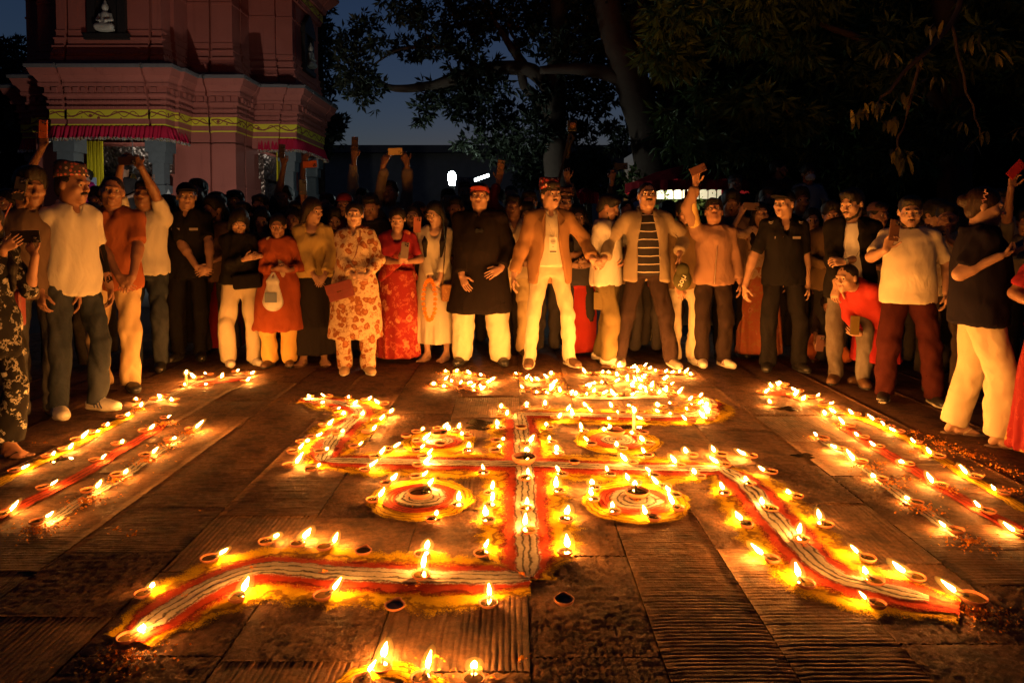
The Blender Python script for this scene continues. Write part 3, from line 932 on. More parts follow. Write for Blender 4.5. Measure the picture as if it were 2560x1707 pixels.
def folds(V, T3, Q, amp, rng, freq=14.0, stretch=0.45):
    """cloth folds pushed into the surface"""
    if amp <= 0: return V
    N = vnormals(V, T3, Q)
    f = np.zeros(len(V))
    for i in range(6):
        d = rng.normal(size=3) * np.array([1, 1, stretch]); d *= freq * (0.6 + 0.28 * i) / np.linalg.norm(d)
        e = rng.normal(size=3) * 6
        w = np.sin(V @ d + rng.uniform(0, 6.28) + 1.5 * np.sin(V @ e + rng.uniform(0, 6.28)))
        gate = 0.5 + 0.5 * np.sin(V @ (e * 0.8)[::-1] + rng.uniform(0, 6.28))
        f += (0.55 - 1.5 * np.abs(w) ** 1.2 * 0.8) * gate / (1 + 0.35 * i)
    return V + N * (f * amp * 0.8)[:, None]


def frame(loc, yaw=0.0, pitch=0.0, roll=0.0):
    """face looks to -Y; pitch>0 looks down, yaw>0 turns to the viewer's right, roll>0 tips head to viewer's right"""
    return Matrix.Translation(Vector(loc)) @ Matrix.Rotation(yaw, 4, 'Z') @ Matrix.Rotation(pitch, 4, 'X') @ Matrix.Rotation(roll, 4, 'Y')


def ik(S, W, l1, l2, pole):
    S, W, pole = np.array(S, float), np.array(W, float), np.array(pole, float)
    d = W - S; L = np.linalg.norm(d)
    if L > (l1 + l2) * 0.998:
        q = L / ((l1 + l2) * 0.998); l1, l2 = l1 * q, l2 * q
    a = (l1 * l1 - l2 * l2 + L * L) / (2 * L); h = math.sqrt(max(l1 * l1 - a * a, 1e-8))
    u = d / L; p = pole - u * pole.dot(u); p /= np.linalg.norm(p) + 1e-9
    return S + u * a + p * h


def unit(v):
    v = np.array(v, float); return v / (np.linalg.norm(v) + 1e-9)


class Fig:
    """one person, built in a 1.70 m frame facing -Y and scaled to its height"""
    def __init__(s, label, pos, H=1.68, yaw=0.0, fem=False, g=1.0, sw=1.0, belly=0.0, tone=(0.30, 0.165, 0.105), head=(0, 0, 0),
                 arms=None, feet=None, lean=0.0, drop=0.0, twist=0.0, lod=0, group='crowd watching the lamps', seed=None, headscale=1.0, z=0.0, category='person'):
        s.label, s.fem, s.g, s.lod = label, fem, g, lod
        s.rng = np.random.default_rng(seed if seed is not None else abs(hash(label)) % 10000 if False else sum(map(ord, label)))
        s.root = tag(empty('person', (pos[0], pos[1], z), R(yaw)), label, category, group)
        s.k = H / 1.70
        s.root.scale = (s.k,) * 3
        s.sw = sw * (0.90 if fem else 1.0)
        s.belly = belly
        s.skin = skin(tone); s.skin_tone = tone
        s.hs = headscale * 1.10 * (0.97 if fem else 1.0) * (1.0 + 0.25 * max(0.0, 1 / s.k - 1))
        s.T = Matrix.Translation((0, 0, 0.93 - drop)) @ Matrix.Rotation(R(twist), 4, 'Z') @ Matrix.Rotation(R(lean), 4, 'X') @ Matrix.Translation((0, 0, -0.93))
        s.drop = drop
        tp = lambda p: np.array(s.T @ Vector(p))
        s.tp = tp
        s.sh = {e: tp((e * 0.157 * s.sw * (0.6 + 0.4 * g), 0.012, 1.378)) for e in (-1, 1)}
        s.neck = tp((0, 0.018, 1.425))
        hc = tp((0, -0.004, 1.59))
        s.HF = frame(hc, R(head[0]), R(head[1] + lean * 0.5), R(head[2]))
        s.HF = s.HF @ Matrix.Translation((0, -0.012, 0)) @ Matrix.Scale(s.hs, 4)
        feet = feet or {-1: (-0.10, 0.0), 1: (0.10, 0.0)}
        s.hip = {e: np.array((e * 0.088, 0.0, 0.90 - drop)) for e in (-1, 1)}
        s.ank, s.knee, s.fdir = {}, {}, {}
        for e in (-1, 1):
            f = feet[e]
            s.ank[e] = np.array((f[0], f[1], f[3] if len(f) > 3 else 0.085))
            s.fdir[e] = R(f[2] if len(f) > 2 else e * 14)
            s.knee[e] = ik(s.hip[e], s.ank[e], 0.425, 0.405, (e * 0.35, -1, 0))
        s.elb, s.wri, s.hand = {}, {}, {}
        am = 0.285, 0.25
        arms = arms or {}
        for e in (-1, 1):
            a = arms.get(e, 'down')
            if a is None: continue
            if isinstance(a, str): a = PRESET[a]
            if callable(a): a = a(e)
            W, pole, fd, pn, curl = a
            s.wri[e] = np.array(W, float)
            s.elb[e] = ik(s.sh[e], W, am[0], am[1], pole)
            s.hand[e] = (unit(fd), unit(pn), curl)
        s.parts = {}

    # ---- helpers
    def out(s, name, fld, mat, fold=0.0, freq=14.0, adapt=0.0, parent=None, stretch=0.45):
        V, T3, Q = fld.mesh(adapt or (0.05 if name in ('hair', 'sole', 'shoe', 'boot', 'cap', 'headscarf') else 0.12 if s.lod else 0.012))
        if len(Q) + len(T3) == 0: return None
        V = folds(V, T3, Q, fold, s.rng, freq, stretch)
        o = mesh_np(name, V, [T3, Q], mat, parent or s.root)
        s.parts[name] = o
        return o

    def vox(s, a, b): return a if s.lod == 0 else b

    # ---- skin
    def body(s, sleeve=0.45, legs=None, beard=0.0):
        """head, neck, arms with hands (and bare feet): one body mesh; sleeve = where skin starts along the arm (0 shoulder .. 2 wrist)"""
        f = Field(s.vox(0.0062, 0.0095)); F = s.HF
        h = s.hs
        E = lambda c, r, k=0.012, op='u': f.ell(c, r, k * h, op, F)
        fp = lambda p: np.array(F @ Vector(p))
        fw = 0.95 if s.fem else 1.0
        E((0, 0.014, 0.030), (0.072, 0.090, 0.080))
        E((0, -0.026, -0.036), (0.056 * fw, 0.062, 0.078), 0.03)
        E((0, -0.070, -0.094), (0.022 * fw, 0.018, 0.018), 0.03)
        for e in (-1, 1):
            E((e * 0.043 * fw, -0.008, -0.064), (0.017, 0.032, 0.028), 0.03)
            E((e * 0.041, -0.060, -0.024), (0.021, 0.02, 0.018), 0.02)
        f.rc(fp((-0.034, -0.080, 0.022)), 0.010 * h, fp((0.034, -0.080, 0.022)), 0.010 * h, 0.014)
        for e in (-1, 1):
            E((e * 0.031, -0.097, 0.004), (0.018, 0.017, 0.0105), 0.010, 's')
            E((e * 0.074, 0.012, -0.006), (0.010, 0.018, 0.029), 0.008)
            f.rc(fp((e * 0.019, -0.0815, 0.0085)), 0.0042, fp((e * 0.043, -0.0765, 0.0075)), 0.0046, 0.003)   # upper lid
            f.rc(fp((e * 0.019, -0.0800, -0.0050)), 0.0040, fp((e * 0.043, -0.0755, -0.0045)), 0.0040, 0.003)   # lower lid
            E((e * 0.011, -0.098, -0.030), (0.009, 0.011, 0.008), 0.008)
        f.rc(fp((0, -0.086, 0.012)), 0.0070 * h, fp((0, -0.104, -0.025)), 0.0108 * h, 0.010)
        f.rc(fp((-0.018, -0.085, -0.0555)), 0.0065 * h, fp((0.018, -0.085, -0.0555)), 0.0065 * h, 0.008)
        f.rc(fp((-0.015, -0.084, -0.0675)), 0.0075 * h, fp((0.015, -0.084, -0.0675)), 0.0075 * h, 0.008)
        f.rc(fp((-0.021, -0.099, -0.0615)), 0.0028, fp((0.021, -0.099, -0.0615)), 0.0028, 0.003, 's')
        nr = 0.050 if s.fem else 0.060
        f.rc(fp((0, 0.022, -0.055)), nr, s.neck + np.array((0, 0.0, -0.02)), nr * 1.12 * (0.7 + 0.3 * s.g), 0.03)
        f.ell((0, 0.0, 1.375), (0.135 * s.sw, 0.082, 0.06), 0.05, 'u', s.T)
        Vh = f.mesh(0.16 if s.lod else 0.08)
        pieces = [Vh]
        for e in (-1, 1):
            if e not in s.wri: continue
            pieces.append(s.arm_field(e, sleeve if not isinstance(sleeve, dict) else sleeve[e]).mesh(0.16 if s.lod else 0.08))
        if legs is not None:
            for e in (-1, 1): pieces.append(s.leg_field(e, legs).mesh(0.16 if s.lod else 0.08))
        V, T3, Q, b, off = [], [], [], 0, []
        for p in pieces:
            off.append(b); V.append(p[0]); T3.append(p[1] + b); Q.append(p[2] + b); b += len(p[0])
        # under the clothes a narrow strip carries the surface on from the chest to each forearm and lower leg
        ways = [[s.sh[e], s.elb[e]] for e in (-1, 1) if e in s.wri] + ([[s.hip[e], s.knee[e]] for e in (-1, 1)] if legs is not None else [])
        chest = np.argmin(np.linalg.norm(pieces[0][0] - s.tp((0, 0.0, 1.36)), axis=1))
        qc = pieces[0][2][np.argmin(np.linalg.norm(pieces[0][0][pieces[0][2][:, 0]] - pieces[0][0][chest], axis=1))]
        for p, o_, way in zip(pieces[1:], off[1:], ways):
            qn = p[2][np.argmin(np.linalg.norm(p[0][p[2][:, 0]] - way[1], axis=1))] + o_
            pa, pb = int(qc[0]), int(qc[1])
            for m_ in way[:-1]:
                V.append(np.array([m_, m_ + np.array((0, 0.004, 0.004))])); Q.append(np.array([[pa, pb, b + 1, b]])); pa, pb = b, b + 1; b += 2
            Q.append(np.array([[pa, pb, int(qn[1]), int(qn[0])]]))
        s.lips()
        o = mesh_np('body', np.concatenate(V), [np.concatenate(T3), np.concatenate(Q)], s.skin, s.root)
        return o

    def lips(s):
        mb = MB()
        for z, r, y in ((-0.0560, 0.0036, 0.0), (-0.0665, 0.0042, 0.001)):
            pts = [s.HF @ Vector((x, -0.0925 + y + 14.0 * x * x, z - 0.004 * abs(x) / 0.02 * (1 if z > -0.06 else -1))) for x in (-0.021, -0.013, -0.005, 0.005, 0.013, 0.021)]
            mb.tube(pts, [0.0012, r * .8, r, r, r * .8, 0.0012], 6)
        t_ = s.skin_tone
        mb.build('lips', plain('lips', (t_[0] * .55, t_[1] * .34, t_[2] * .36), 0.45), s.root, True)

    def arm_field(s, e, start):
        m = (0.86 if s.fem else 1.0) * (0.55 + 0.45 * s.g)
        f = Field(s.vox(0.0058, 0.0105))
        S, El, W = s.sh[e], s.elb[e], s.wri[e]
        if start < 1:
            p = S + (El - S) * max(start - 0.25, 0)
            f.rc(p, 0.047 * m, El, 0.039 * m, 0.02)
            f.rc(El, 0.040 * m, W, 0.0265 * (0.5 + 0.5 * m), 0.025)
            mid = El + (W - El) * 0.28
            f.rc(El, 0.036 * m, mid, 0.041 * m, 0.02)
        else:
            p = El + (W - El) * max(start - 1.25, 0)
            f.rc(p, 0.034 * m, W, 0.0265 * (0.5 + 0.5 * m), 0.02)
        s.hand_prims(f, e)
        return f

    def hand_prims(s, f, e):
        d, n, curl = s.hand[e]
        W = s.wri[e]; q = 0.88 if s.fem else 1.0
        n = unit(n - d * n.dot(d))
        t = unit(np.cross(n, d)) * (1 if e > 0 else -1)        # towards the thumb
        if isinstance(curl, tuple): curl, spread, flip = (curl + (1,))[:3]; t = t * flip
        else: spread = 1.0
        c0 = W + d * 0.012; c1 = W + d * 0.078 * q
        for u in (-0.5, 0.5):
            f.rc(c0 + t * u * 0.022 * q, 0.021 * q, c1 + t * u * 0.040 * q, 0.0215 * q, 0.012, n=n, flat=0.62)
        for i, (off, ln) in enumerate(((1.5, 0.92), (0.5, 1.0), (-0.5, 0.95), (-1.5, 0.76))):
            p = c1 + t * off * 0.0195 * q + d * (0.006 - 0.003 * abs(off))
            dd = unit(d + t * off * 0.055 * spread); a = 0.0
            r = 0.0080 * q
            for j, L in enumerate((0.043, 0.027, 0.021)):
                a = curl * (0.55, 0.95, 0.6)[j] * (1 + 0.06 * (1.5 - off))
                dd = unit(dd * math.cos(a) + n * math.sin(a)) if j == 0 else unit(dd * math.cos(a) + unit(n - dd * n.dot(dd)) * math.sin(a)) if abs(n.dot(dd)) < 0.97 else unit(dd * math.cos(a) - d * math.sin(a))
                p2 = p + dd * L * ln * q
                f.rc(p, r, p2, r * 0.9, 0.0025); p = p2; r *= 0.9
        p = W + d * 0.026 * q + t * 0.024 * q
        dd = unit(d * 0.62 + t * 0.75 + n * (0.25 + 0.3 * min(curl, 1.0)))
        p2 = p + dd * 0.042 * q
        f.rc(p, 0.0120 * q, p2, 0.0100 * q, 0.008)
        dd = unit(d * 0.9 + t * 0.25 + n * (0.2 + 0.5 * min(curl, 1.0)))
        p3 = p2 + dd * 0.030 * q; f.rc(p2, 0.0098 * q, p3, 0.0090 * q, 0.004)
        p4 = p3 + unit(dd + n * 0.3) * 0.022 * q; f.rc(p3, 0.0090 * q, p4, 0.0078 * q, 0.004)

    def leg_field(s, e, z_top):
        f = Field(s.vox(0.0068, 0.010)); m = 0.9 if s.fem else 1.0
        A, K = s.ank[e], s.knee[e]
        f.rc(K + (A - K) * 0.15, 0.050 * m, A, 0.032 * m, 0.02)
        a = s.fdir[e]; d = np.array((math.sin(a), -math.cos(a), 0)); t = np.array((math.cos(a), math.sin(a), 0))
        g0 = np.array((A[0], A[1], A[2] - 0.085))
        f.rc(A, 0.033 * m, g0 + d * -0.035 + np.array((0, 0, .026)), 0.027 * m, 0.02)
        f.rc(A + d * 0.02, 0.030 * m, g0 + d * 0.115 + np.array((0, 0, .022)), 0.022, 0.02)
        for u in (-0.022, 0.018):
            f.rc(g0 + d * 0.02 + t * u + np.array((0, 0, .02)), 0.024, g0 + d * 0.125 + t * u * 1.2 + np.array((0, 0, .016)), 0.018, 0.02)
        for i in range(5):
            u = (-0.036 + 0.0175 * i) * (1 if e > 0 else -1) * -1
            q0 = g0 + d * 0.128 + t * u + np.array((0, 0, 0.014)); L = 0.045 - 0.006 * i if i else 0.048
            f.rc(q0, 0.011 if i == 0 else 0.0085, q0 + d * L * 0.9, 0.011 if i == 0 else 0.008, 0.006)
        return f

    def eyes(s, look=(0, 0)):
        """two eyeballs, each with a dark iris"""
        for e in (-1, 1):
            mb = MB(); n = 10
            c = Vector((e * 0.031, -0.0742, 0.0022)); r = 0.0112
            rings = [(0.0, 1.0), (0.60, 0.80), (0.62, 0.785), (0.85, 0.52), (1.0, 0.0)]
            vs, fs = [], []
            for (rr, yy) in rings:
                for i in range(n):
                    a = 2 * math.pi * i / n
                    vs.append(s.HF @ (c + Vector((rr * math.cos(a) * r, -yy * r, rr * math.sin(a) * r))))
            for j in range(len(rings) - 1):
                for i in range(n): fs.append((j * n + i, j * n + (i + 1) % n, (j + 1) * n + (i + 1) % n, (j + 1) * n + i))
            mb.add(vs, fs)
            o = mb.build('eye', plain('eye_white', (0.40, 0.36, 0.32), 0.25), s.root, True)
            o.data.materials.append(plain('iris', (0.012, 0.008, 0.006), 0.15))
            for p in o.data.polygons:
                if p.index < n * 2: p.material_index = 1

    # ---- hair
    def hair(s, style='short', c=(0.012, 0.009, 0.008), brow=True, stache=0.0, beard=0.0, front=0.058):
        f = Field(s.vox(0.0082, 0.0115)); F = s.HF; h = s.hs
        E = lambda c_, r, k=0.012, op='u': f.ell(c_, r, k * h, op, F)
        fp = lambda p: np.array(F @ Vector(p))
        if style != 'bald':
            thick = {'short': 0.0, 'crop': -0.004, 'curly': 0.012, 'puff': 0.016, 'long': 0.005, 'bun': 0.003, 'bob': 0.012, 'tied': 0.003}[style]
            E((0, 0.022, 0.034), (0.080 + thick * 0.8, 0.094 + thick * 0.6, 0.086 + thick))
            if style in ('short', 'curly', 'puff'):
                E((0, -0.040, 0.086 + thick * 0.5), (0.060, 0.040, 0.026 + thick), 0.035)
            E((0, 0.055, -0.03), (0.064, 0.05, 0.06), 0.02)
            # face cleared out
            E((0, -0.098, front - 0.098), (0.068, 0.074, 0.100), 0.008, 's')
            if style in ('short', 'crop', 'curly', 'puff'):
                for e in (-1, 1): E((e * 0.085, -0.005, -0.030), (0.030, 0.040, 0.045), 0.006, 's')
            if style in ('long', 'bob'):
                zb = -0.34 if style == 'long' else -0.11
                for e in (-1, 1):
                    f.rc(fp((e * 0.072, 0.005, 0.03)), 0.022 * h, fp((e * 0.080, 0.028, -0.10)), 0.030 * h, 0.02)
                    if style == 'long':
                        f.rc(fp((e * 0.080, 0.026, -0.10)), 0.028 * h, s.tp((e * 0.095, -0.120, 1.28)), 0.028, 0.03)
                        f.rc(s.tp((e * 0.095, -0.120, 1.28)), 0.028, s.tp((e * 0.085, -0.155, 1.13)), 0.014, 0.03)
                f.rc(fp((0, 0.075, -0.02)), 0.058 * h, fp((0, 0.085, zb * 0.6)), 0.06 * h, 0.03, n=(0, 1, 0), flat=0.6)
                if style == 'long': f.rc(s.tp((0, 0.105, 1.40)), 0.075, s.tp((0, 0.115, 1.15)), 0.045, 0.03, n=(0, 1, 0), flat=0.45)
            if style == 'bun': E((0, 0.118, 0.02), (0.042, 0.036, 0.042), 0.012)
            if style == 'tied': f.rc(fp((0, 0.10, -0.02)), 0.03 * h, s.tp((0, 0.11, 1.2)), 0.025, 0.02)
        if brow:
            for e in (-1, 1):
                f.rc(fp((e * 0.016, -0.0905, 0.0250)), 0.0032, fp((e * 0.034, -0.0885, 0.0275)), 0.0036, 0.003)
                f.rc(fp((e * 0.034, -0.0885, 0.0275)), 0.0036, fp((e * 0.049, -0.0765, 0.0220)), 0.0024, 0.003)
        if stache:
            for e in (-1, 1): f.rc(fp((0, -0.0965, -0.0455)), 0.0062 * stache, fp((e * 0.026, -0.0875, -0.0525)), 0.0048 * stache, 0.004)
        if beard:
            for e in (-1, 1):
                f.rc(fp((e * 0.060, -0.014, -0.045)), 0.012 * beard, fp((e * 0.046, -0.045, -0.090)), 0.015 * beard, 0.01)
                f.rc(fp((e * 0.046, -0.045, -0.090)), 0.014 * beard, fp((0, -0.078, -0.106)), 0.014 * beard, 0.01)
        amp = {'curly': 0.012, 'puff': 0.008, 'short': 0.008, 'bob': 0.008, 'long': 0.007, 'crop': 0.004}.get(style, 0.003)
        return s.out('hair', f, hair_mat(c), amp, {'curly': 75, 'puff': 60}.get(style, 45), stretch=0.3)

    # ---- clothes
    def stations(s, off=0.014, hem=0.86, top=1.452, flare=0.0, loose=0.0):
        g, b = s.g, s.belly
        w = 0.90 if s.fem else 1.0
        base = [(0.40, 0, 0.0, 0.175, 0.125), (0.86, 0, 0.008, 0.180, 0.120), (0.95, 0, 0.008, 0.181, 0.121),
                (1.08, 0, -b * 0.35, 0.147 * w + b * 0.5 + loose, 0.104 * w + b * 0.7 + loose), (1.20, 0, -b * 0.2, 0.151 * w + b * 0.25 + loose * 0.6, 0.112 * w + b * 0.35 + loose * 0.5),
                (1.30, 0, 0.0, 0.160 * s.sw, 0.112 * w), (1.37, 0, 0.008, 0.154 * s.sw, 0.100 * w), (1.42, 0, 0.014, 0.112 * s.sw, 0.082), (top, 0, 0.018, 0.075, 0.066)]
        zz = sorted({hem, *[r[0] for r in base if r[0] > hem]})
        st = []
        A = np.array(base)
        for z in zz:
            r = [np.interp(z, A[:, 0], A[:, i]) for i in range(1, 5)]
            fl = flare * max(0.0, (1.05 - z)) / 1.05
            gg = 0.35 + 0.65 * g if z < 1.33 else 0.6 + 0.4 * g
            st.append((z, r[0], r[1], r[2] * gg + off + fl, r[3] * gg + off + fl))
        return st

    def top(s, mat, hem=0.88, sleeve=0.62, off=0.016, neck='crew', opening=None, flare=0.0, name='shirt', fold=0.019, slf=1.0, loose=0.0, cuff=False, pleat=None):
        """torso garment with sleeves; sleeve 0..1 of the upper arm, 1..2 of the forearm"""
        v = s.vox(0.0136, 0.024); f = Field(v)
        f.loft(s.stations(off, hem, flare=flare, loose=loose), 0.01, 'u', s.T, pleat)
        if s.fem:
            for e in (-1, 1): f.ell((e * 0.068, -0.072 * (0.5 + 0.5 * s.g), 1.255), (0.066, 0.058, 0.07), 0.04, 'u', s.T)
        m = (0.88 if s.fem else 1.0) * (0.55 + 0.45 * s.g)
        for e in (-1, 1):
            S = s.sh[e]
            f.rc(s.tp((e * 0.05, 0.014, 1.418)), 0.036 + off * 0.5, S, 0.041 * m + off, 0.04)
            if e not in s.elb: continue
            El, W = s.elb[e], s.wri[e]
            sl = sleeve if not isinstance(sleeve, dict) else sleeve[e]
            if sl <= 0: continue
            u = unit(El - S)
            r0, r1, r2 = (0.0415 * m + off * .85) * (0.9 + 0.1 * slf), 0.0365 * m + off * 0.72 * slf, 0.0275 * m + off * 0.68 * slf
            if sl <= 1:
                c = S + (El - S) * sl
                f.rc(S, r0, c + u * 0.05, r1 + 0.006 * slf, 0.03, cut=(c, u))
            else:
                c = El + (W - El) * (sl - 1); u = unit(W - El)
                f.rc(S, r0, El, r1, 0.03)
                f.rc(El, r1, c + u * 0.04, r2, 0.02, cut=(c, u))
        nk = s.neck
        if neck == 'v': f.rc(s.tp((0, -0.03, 1.47)), 0.062, s.tp((0, -0.125, 1.30)), 0.012, 0.006, 's')
        elif neck == 'scoop': f.rc(s.tp((0, -0.02, 1.46)), 0.075, s.tp((0, -0.11, 1.375)), 0.055, 0.006, 's')
        elif neck == 'collar': f.rc(s.tp((0, -0.03, 1.47)), 0.055, s.tp((0, -0.105, 1.385)), 0.010, 0.006, 's')
        else: f.rc(s.tp((0, 0.01, 1.50)), 0.062, s.tp((0, -0.01, 1.435)), 0.060, 0.006, 's')
        if opening is not None:
            w0, w1 = opening     # half-widths of the open front at hem and at chest
            z0 = hem
            Ti = np.array(s.T.inverted())
            def slab(x, y, z):
                X, Y, Z = (Ti[i, 0] * x + Ti[i, 1] * y + Ti[i, 2] * z + Ti[i, 3] for i in range(3))
                mid = 1.14
                w = np.where(Z < mid, w0 + (w1 - w0) * np.clip((Z - z0) / (mid - z0), 0, 1), w1 + (0.055 - w1) * np.clip((Z - mid) / 0.26, 0, 1))
                if w1 < 0.02: w = np.where(Z < mid, w0 * np.clip((mid - Z) / (mid - z0), 0, 1) ** 0.7, 0.062 * np.clip((Z - mid) / 0.24, 0, 1))
                return np.maximum(np.abs(X) - w, Y + 0.02)
            b = np.array([s.tp(p) for p in ((-0.2, -0.4, hem - 0.05), (0.2, 0.0, 1.47), (0.2, -0.4, 1.47), (-0.2, 0, hem - 0.05))])
            f.add(slab, b.min(0) - 0.1, b.max(0) + 0.1, 0.004, 's')
        o = s.out(name, f, mat, fold, 20.0)
        return o

    def collar(s, mat, w=0.034, gap=0.55, r=0.071, name='collar'):
        """turned-down collar: a band round the neck, open in front"""
        n = 22; vs, fs = [], []
        T = s.T
        for i in range(n + 1):
            a = -math.pi / 2 + gap * 0.5 + (2 * math.pi - gap) * i / n
            front = max(0.0, -math.sin(a))
            z0 = 1.476 - 0.045 * front
            for (dr, dz) in ((0.0, 0.0), (0.004, 0.012), (0.012, 0.010), (0.022 + 0.012 * front, -w - 0.022 * front ** 4), (0.016 + 0.010 * front, -w - 0.020 * front ** 4), (0.006, 0.0)):
                rr = r + dr
                vs.append(T @ Vector((rr * math.cos(a), 0.014 + rr * math.sin(a) * 0.95, z0 + dz)))
        for i in range(n):
            for j in range(6): fs.append((i * 6 + j, i * 6 + (j + 1) % 6, (i + 1) * 6 + (j + 1) % 6, (i + 1) * 6 + j))
        fs += [(0, 1, 2, 3, 4, 5), tuple(n * 6 + j for j in (5, 4, 3, 2, 1, 0))]
        return MB().add(vs, fs).build(name, mat, s.root, True)

    def pants(s, mat, rk=0.066, ra=0.058, rh=0.089, hem=0.055, fold=0.020, off=0.0, name='trousers', zt=1.02):
        v = s.vox(0.0136, 0.024); f = Field(v)
        d = s.drop
        g = 0.45 + 0.55 * s.g
        st = [(z - d, x, y, rx * (0.35 + 0.65 * s.g) - 0.002 + off, ry * (0.35 + 0.65 * s.g) - 0.002 + off) for z, x, y, rx, ry in
              ((0.84, 0, 0.006, 0.150, 0.100), (0.92, 0, 0.010, 0.164, 0.112), (0.98, 0, 0.006, 0.158, 0.106), (zt, 0, 0, 0.152 + s.belly * 0.2, 0.104 + s.belly * 0.2))]
        f.loft(st, 0.02)
        for e in (-1, 1):
            H_, K, A = s.hip[e], s.knee[e], s.ank[e]
            u = unit(A - K); c = A + u * (A[2] - 0.085 + 0.03) if False else np.array((A[0], A[1], A[2] - 0.085 + hem))
            rk_, ra_ = rk * .90, ra * .93
            f.rc(H_ + np.array((0, 0.006, -0.02)), rh * .96 * g + off, K, rk_ * g + off, 0.03)
            f.rc(K, rk_ * g + off, c, ra_ * (0.7 + 0.3 * g) + off, 0.02, cut=(c, u))
        return s.out(name, f, mat, fold * .9, 22.0)

    def skirt(s, mat, z0=0.06, z1=1.02, r1=0.17, r0=0.27, dep=0.78, pleats=11, amp=0.05, name='skirt', fold=0.012, cx=0.0, cy=0.0):
        v = s.vox(0.0136, 0.024); f = Field(v)
        w = 0.35 + 0.65 * s.g
        st = [(z0, cx, cy, r0, r0 * dep), (z0 + (z1 - z0) * 0.5, cx * .5, cy * .5, r0 * 0.55 + r1 * w * 0.5, (r0 * 0.55 + r1 * w * 0.5) * dep),
              (z0 + (z1 - z0) * 0.85, 0, 0.006, r1 * w * 1.08, r1 * w * 0.78), (z1, 0, 0, r1 * w * 0.95, r1 * w * 0.68)]
        f.loft(st, 0.01, pleat=(pleats, amp, s.rng.uniform(0, 6), z1 - 0.1, z0))
        return s.out(name, f, mat, fold, 11.0, stretch=0.15)

    def pallu(s, mat, side=1, name='pallu'):
        """saree end drawn across the chest over one shoulder"""
        f = Field(s.vox(0.0136, 0.024))
        def reg(x, y, z):
            front = np.maximum((z - 1.09) - (x * side + 0.16) * 1.00, -(z - 1.09) + (x * side + 0.02) * 0.9 - 0.06)
            back = np.maximum(-(x * side) - 0.02, 0 * x - 1)
            return np.where(y < 0.02, front, back) * 0.7
        st = s.stations(0.026, 0.90, top=1.455)
        f.loft(st, 0.01, 'u', s.T, region=reg)
        f.rc(s.tp((side * 0.09, -0.02, 1.43)), 0.040, s.sh[side], 0.060, 0.03)
        f.loft([(0.62, side * 0.10, 0.125, 0.085, 0.03), (1.0, side * 0.10, 0.125, 0.085, 0.03), (1.40, side * 0.09, 0.09, 0.07, 0.035)], 0.02, 'u', s.T, (7, 0.08, 0, 1.5, 0.9))
        return s.out(name, f, mat, 0.006, 20.0)

    def shoes(s, mat, sole=None, boot=0.0, size=1.0, accent=None, name='shoe'):
        for e in (-1, 1):
            A = s.ank[e]; a = s.fdir[e]
            d = np.array((math.sin(a), -math.cos(a), 0)); t = np.array((math.cos(a), math.sin(a), 0)); up = np.array((0, 0, 1.0))
            g0 = np.array((A[0], A[1], A[2] - 0.085))
            f = Field(s.vox(0.0092, 0.014))
            cut = (g0 + up * 0.022, -up)
            f.rc(g0 + d * -0.045 + up * 0.045, 0.040, g0 + d * 0.02 + up * 0.055, 0.040, 0.02, cut=cut)
            f.rc(g0 + d * 0.01 + up * 0.052, 0.042, g0 + d * 0.155 * size + up * 0.036, 0.033, 0.025, n=t, flat=1.18, cut=cut)
            f.rc(g0 + d * 0.09 + up * 0.036, 0.040, g0 + d * 0.170 * size + up * 0.032, 0.030, 0.02, n=t, flat=1.18, cut=cut)
            f.rc(g0 + d * -0.012 + up * 0.06, 0.040, A + up * (0.015 + boot), 0.043 if boot else 0.038, 0.02)
            o = s.out(name, f, mat, 0.0)
            f = Field(s.vox(0.0092, 0.014))
            c2 = (g0 + up * 0.026, up); 
            f.rc(g0 + d * -0.048 + up * 0.02, 0.040, g0 + d * 0.09 + up * 0.02, 0.046, 0.02, n=up, flat=0.55, cut=c2)
            f.rc(g0 + d * 0.09 + up * 0.02, 0.046, g0 + d * 0.172 * size + up * 0.02, 0.034, 0.02, n=up, flat=0.55, cut=c2)
            f.add(lambda x, y, z, zz=g0[2]: z - zz + 0 * x + 0 * y, g0 - 0.4, g0 + np.array((0.4, 0.4, 0.0)), 0.001, 's')
            s.out('sole', f, sole or mat, 0.0, parent=o)
            if accent is not None:
                for w, ty in ((1, 0), (-1, 0)):
                    mb = MB()
                    for q in (0.015, 0.045, 0.075):
                        p0 = g0 + d * (q + 0.02) + t * w * 0.052 + up * 0.030; p1 = g0 + d * q * 0.75 + t * w * 0.037 + up * 0.078
                        mb.tube([p0, (p0 + p1) / 2 + t * w * 0.006, p1], 0.0042, 5)
                    mb.build('stripe', accent, o)

    def sandals(s, mat):
        for e in (-1, 1):
            A = s.ank[e]; a = s.fdir[e]
            d = np.array((math.sin(a), -math.cos(a), 0)); t = np.array((math.cos(a), math.sin(a), 0)); up = np.array((0, 0, 1.0))
            g0 = np.array((A[0], A[1], A[2] - 0.085 - 0.012))
            f = Field(0.0075)
            f.rc(g0 + d * -0.05 + up * 0.0, 0.042, g0 + d * 0.10, 0.050, 0.02, n=up, flat=0.40)
            f.rc(g0 + d * 0.10, 0.050, g0 + d * 0.175, 0.042, 0.02, n=up, flat=0.40)
            o = s.out('sandal', f, mat, 0.0)
            mb = MB()
            for w in (-1, 1): mb.tube([g0 + d * 0.15 + up * 0.02, g0 + d * 0.10 + t * w * 0.025 + up * 0.055, g0 + d * 0.05 + t * w * 0.05 + up * 0.02], 0.007, 6)
            mb.build('strap', mat, o, True)

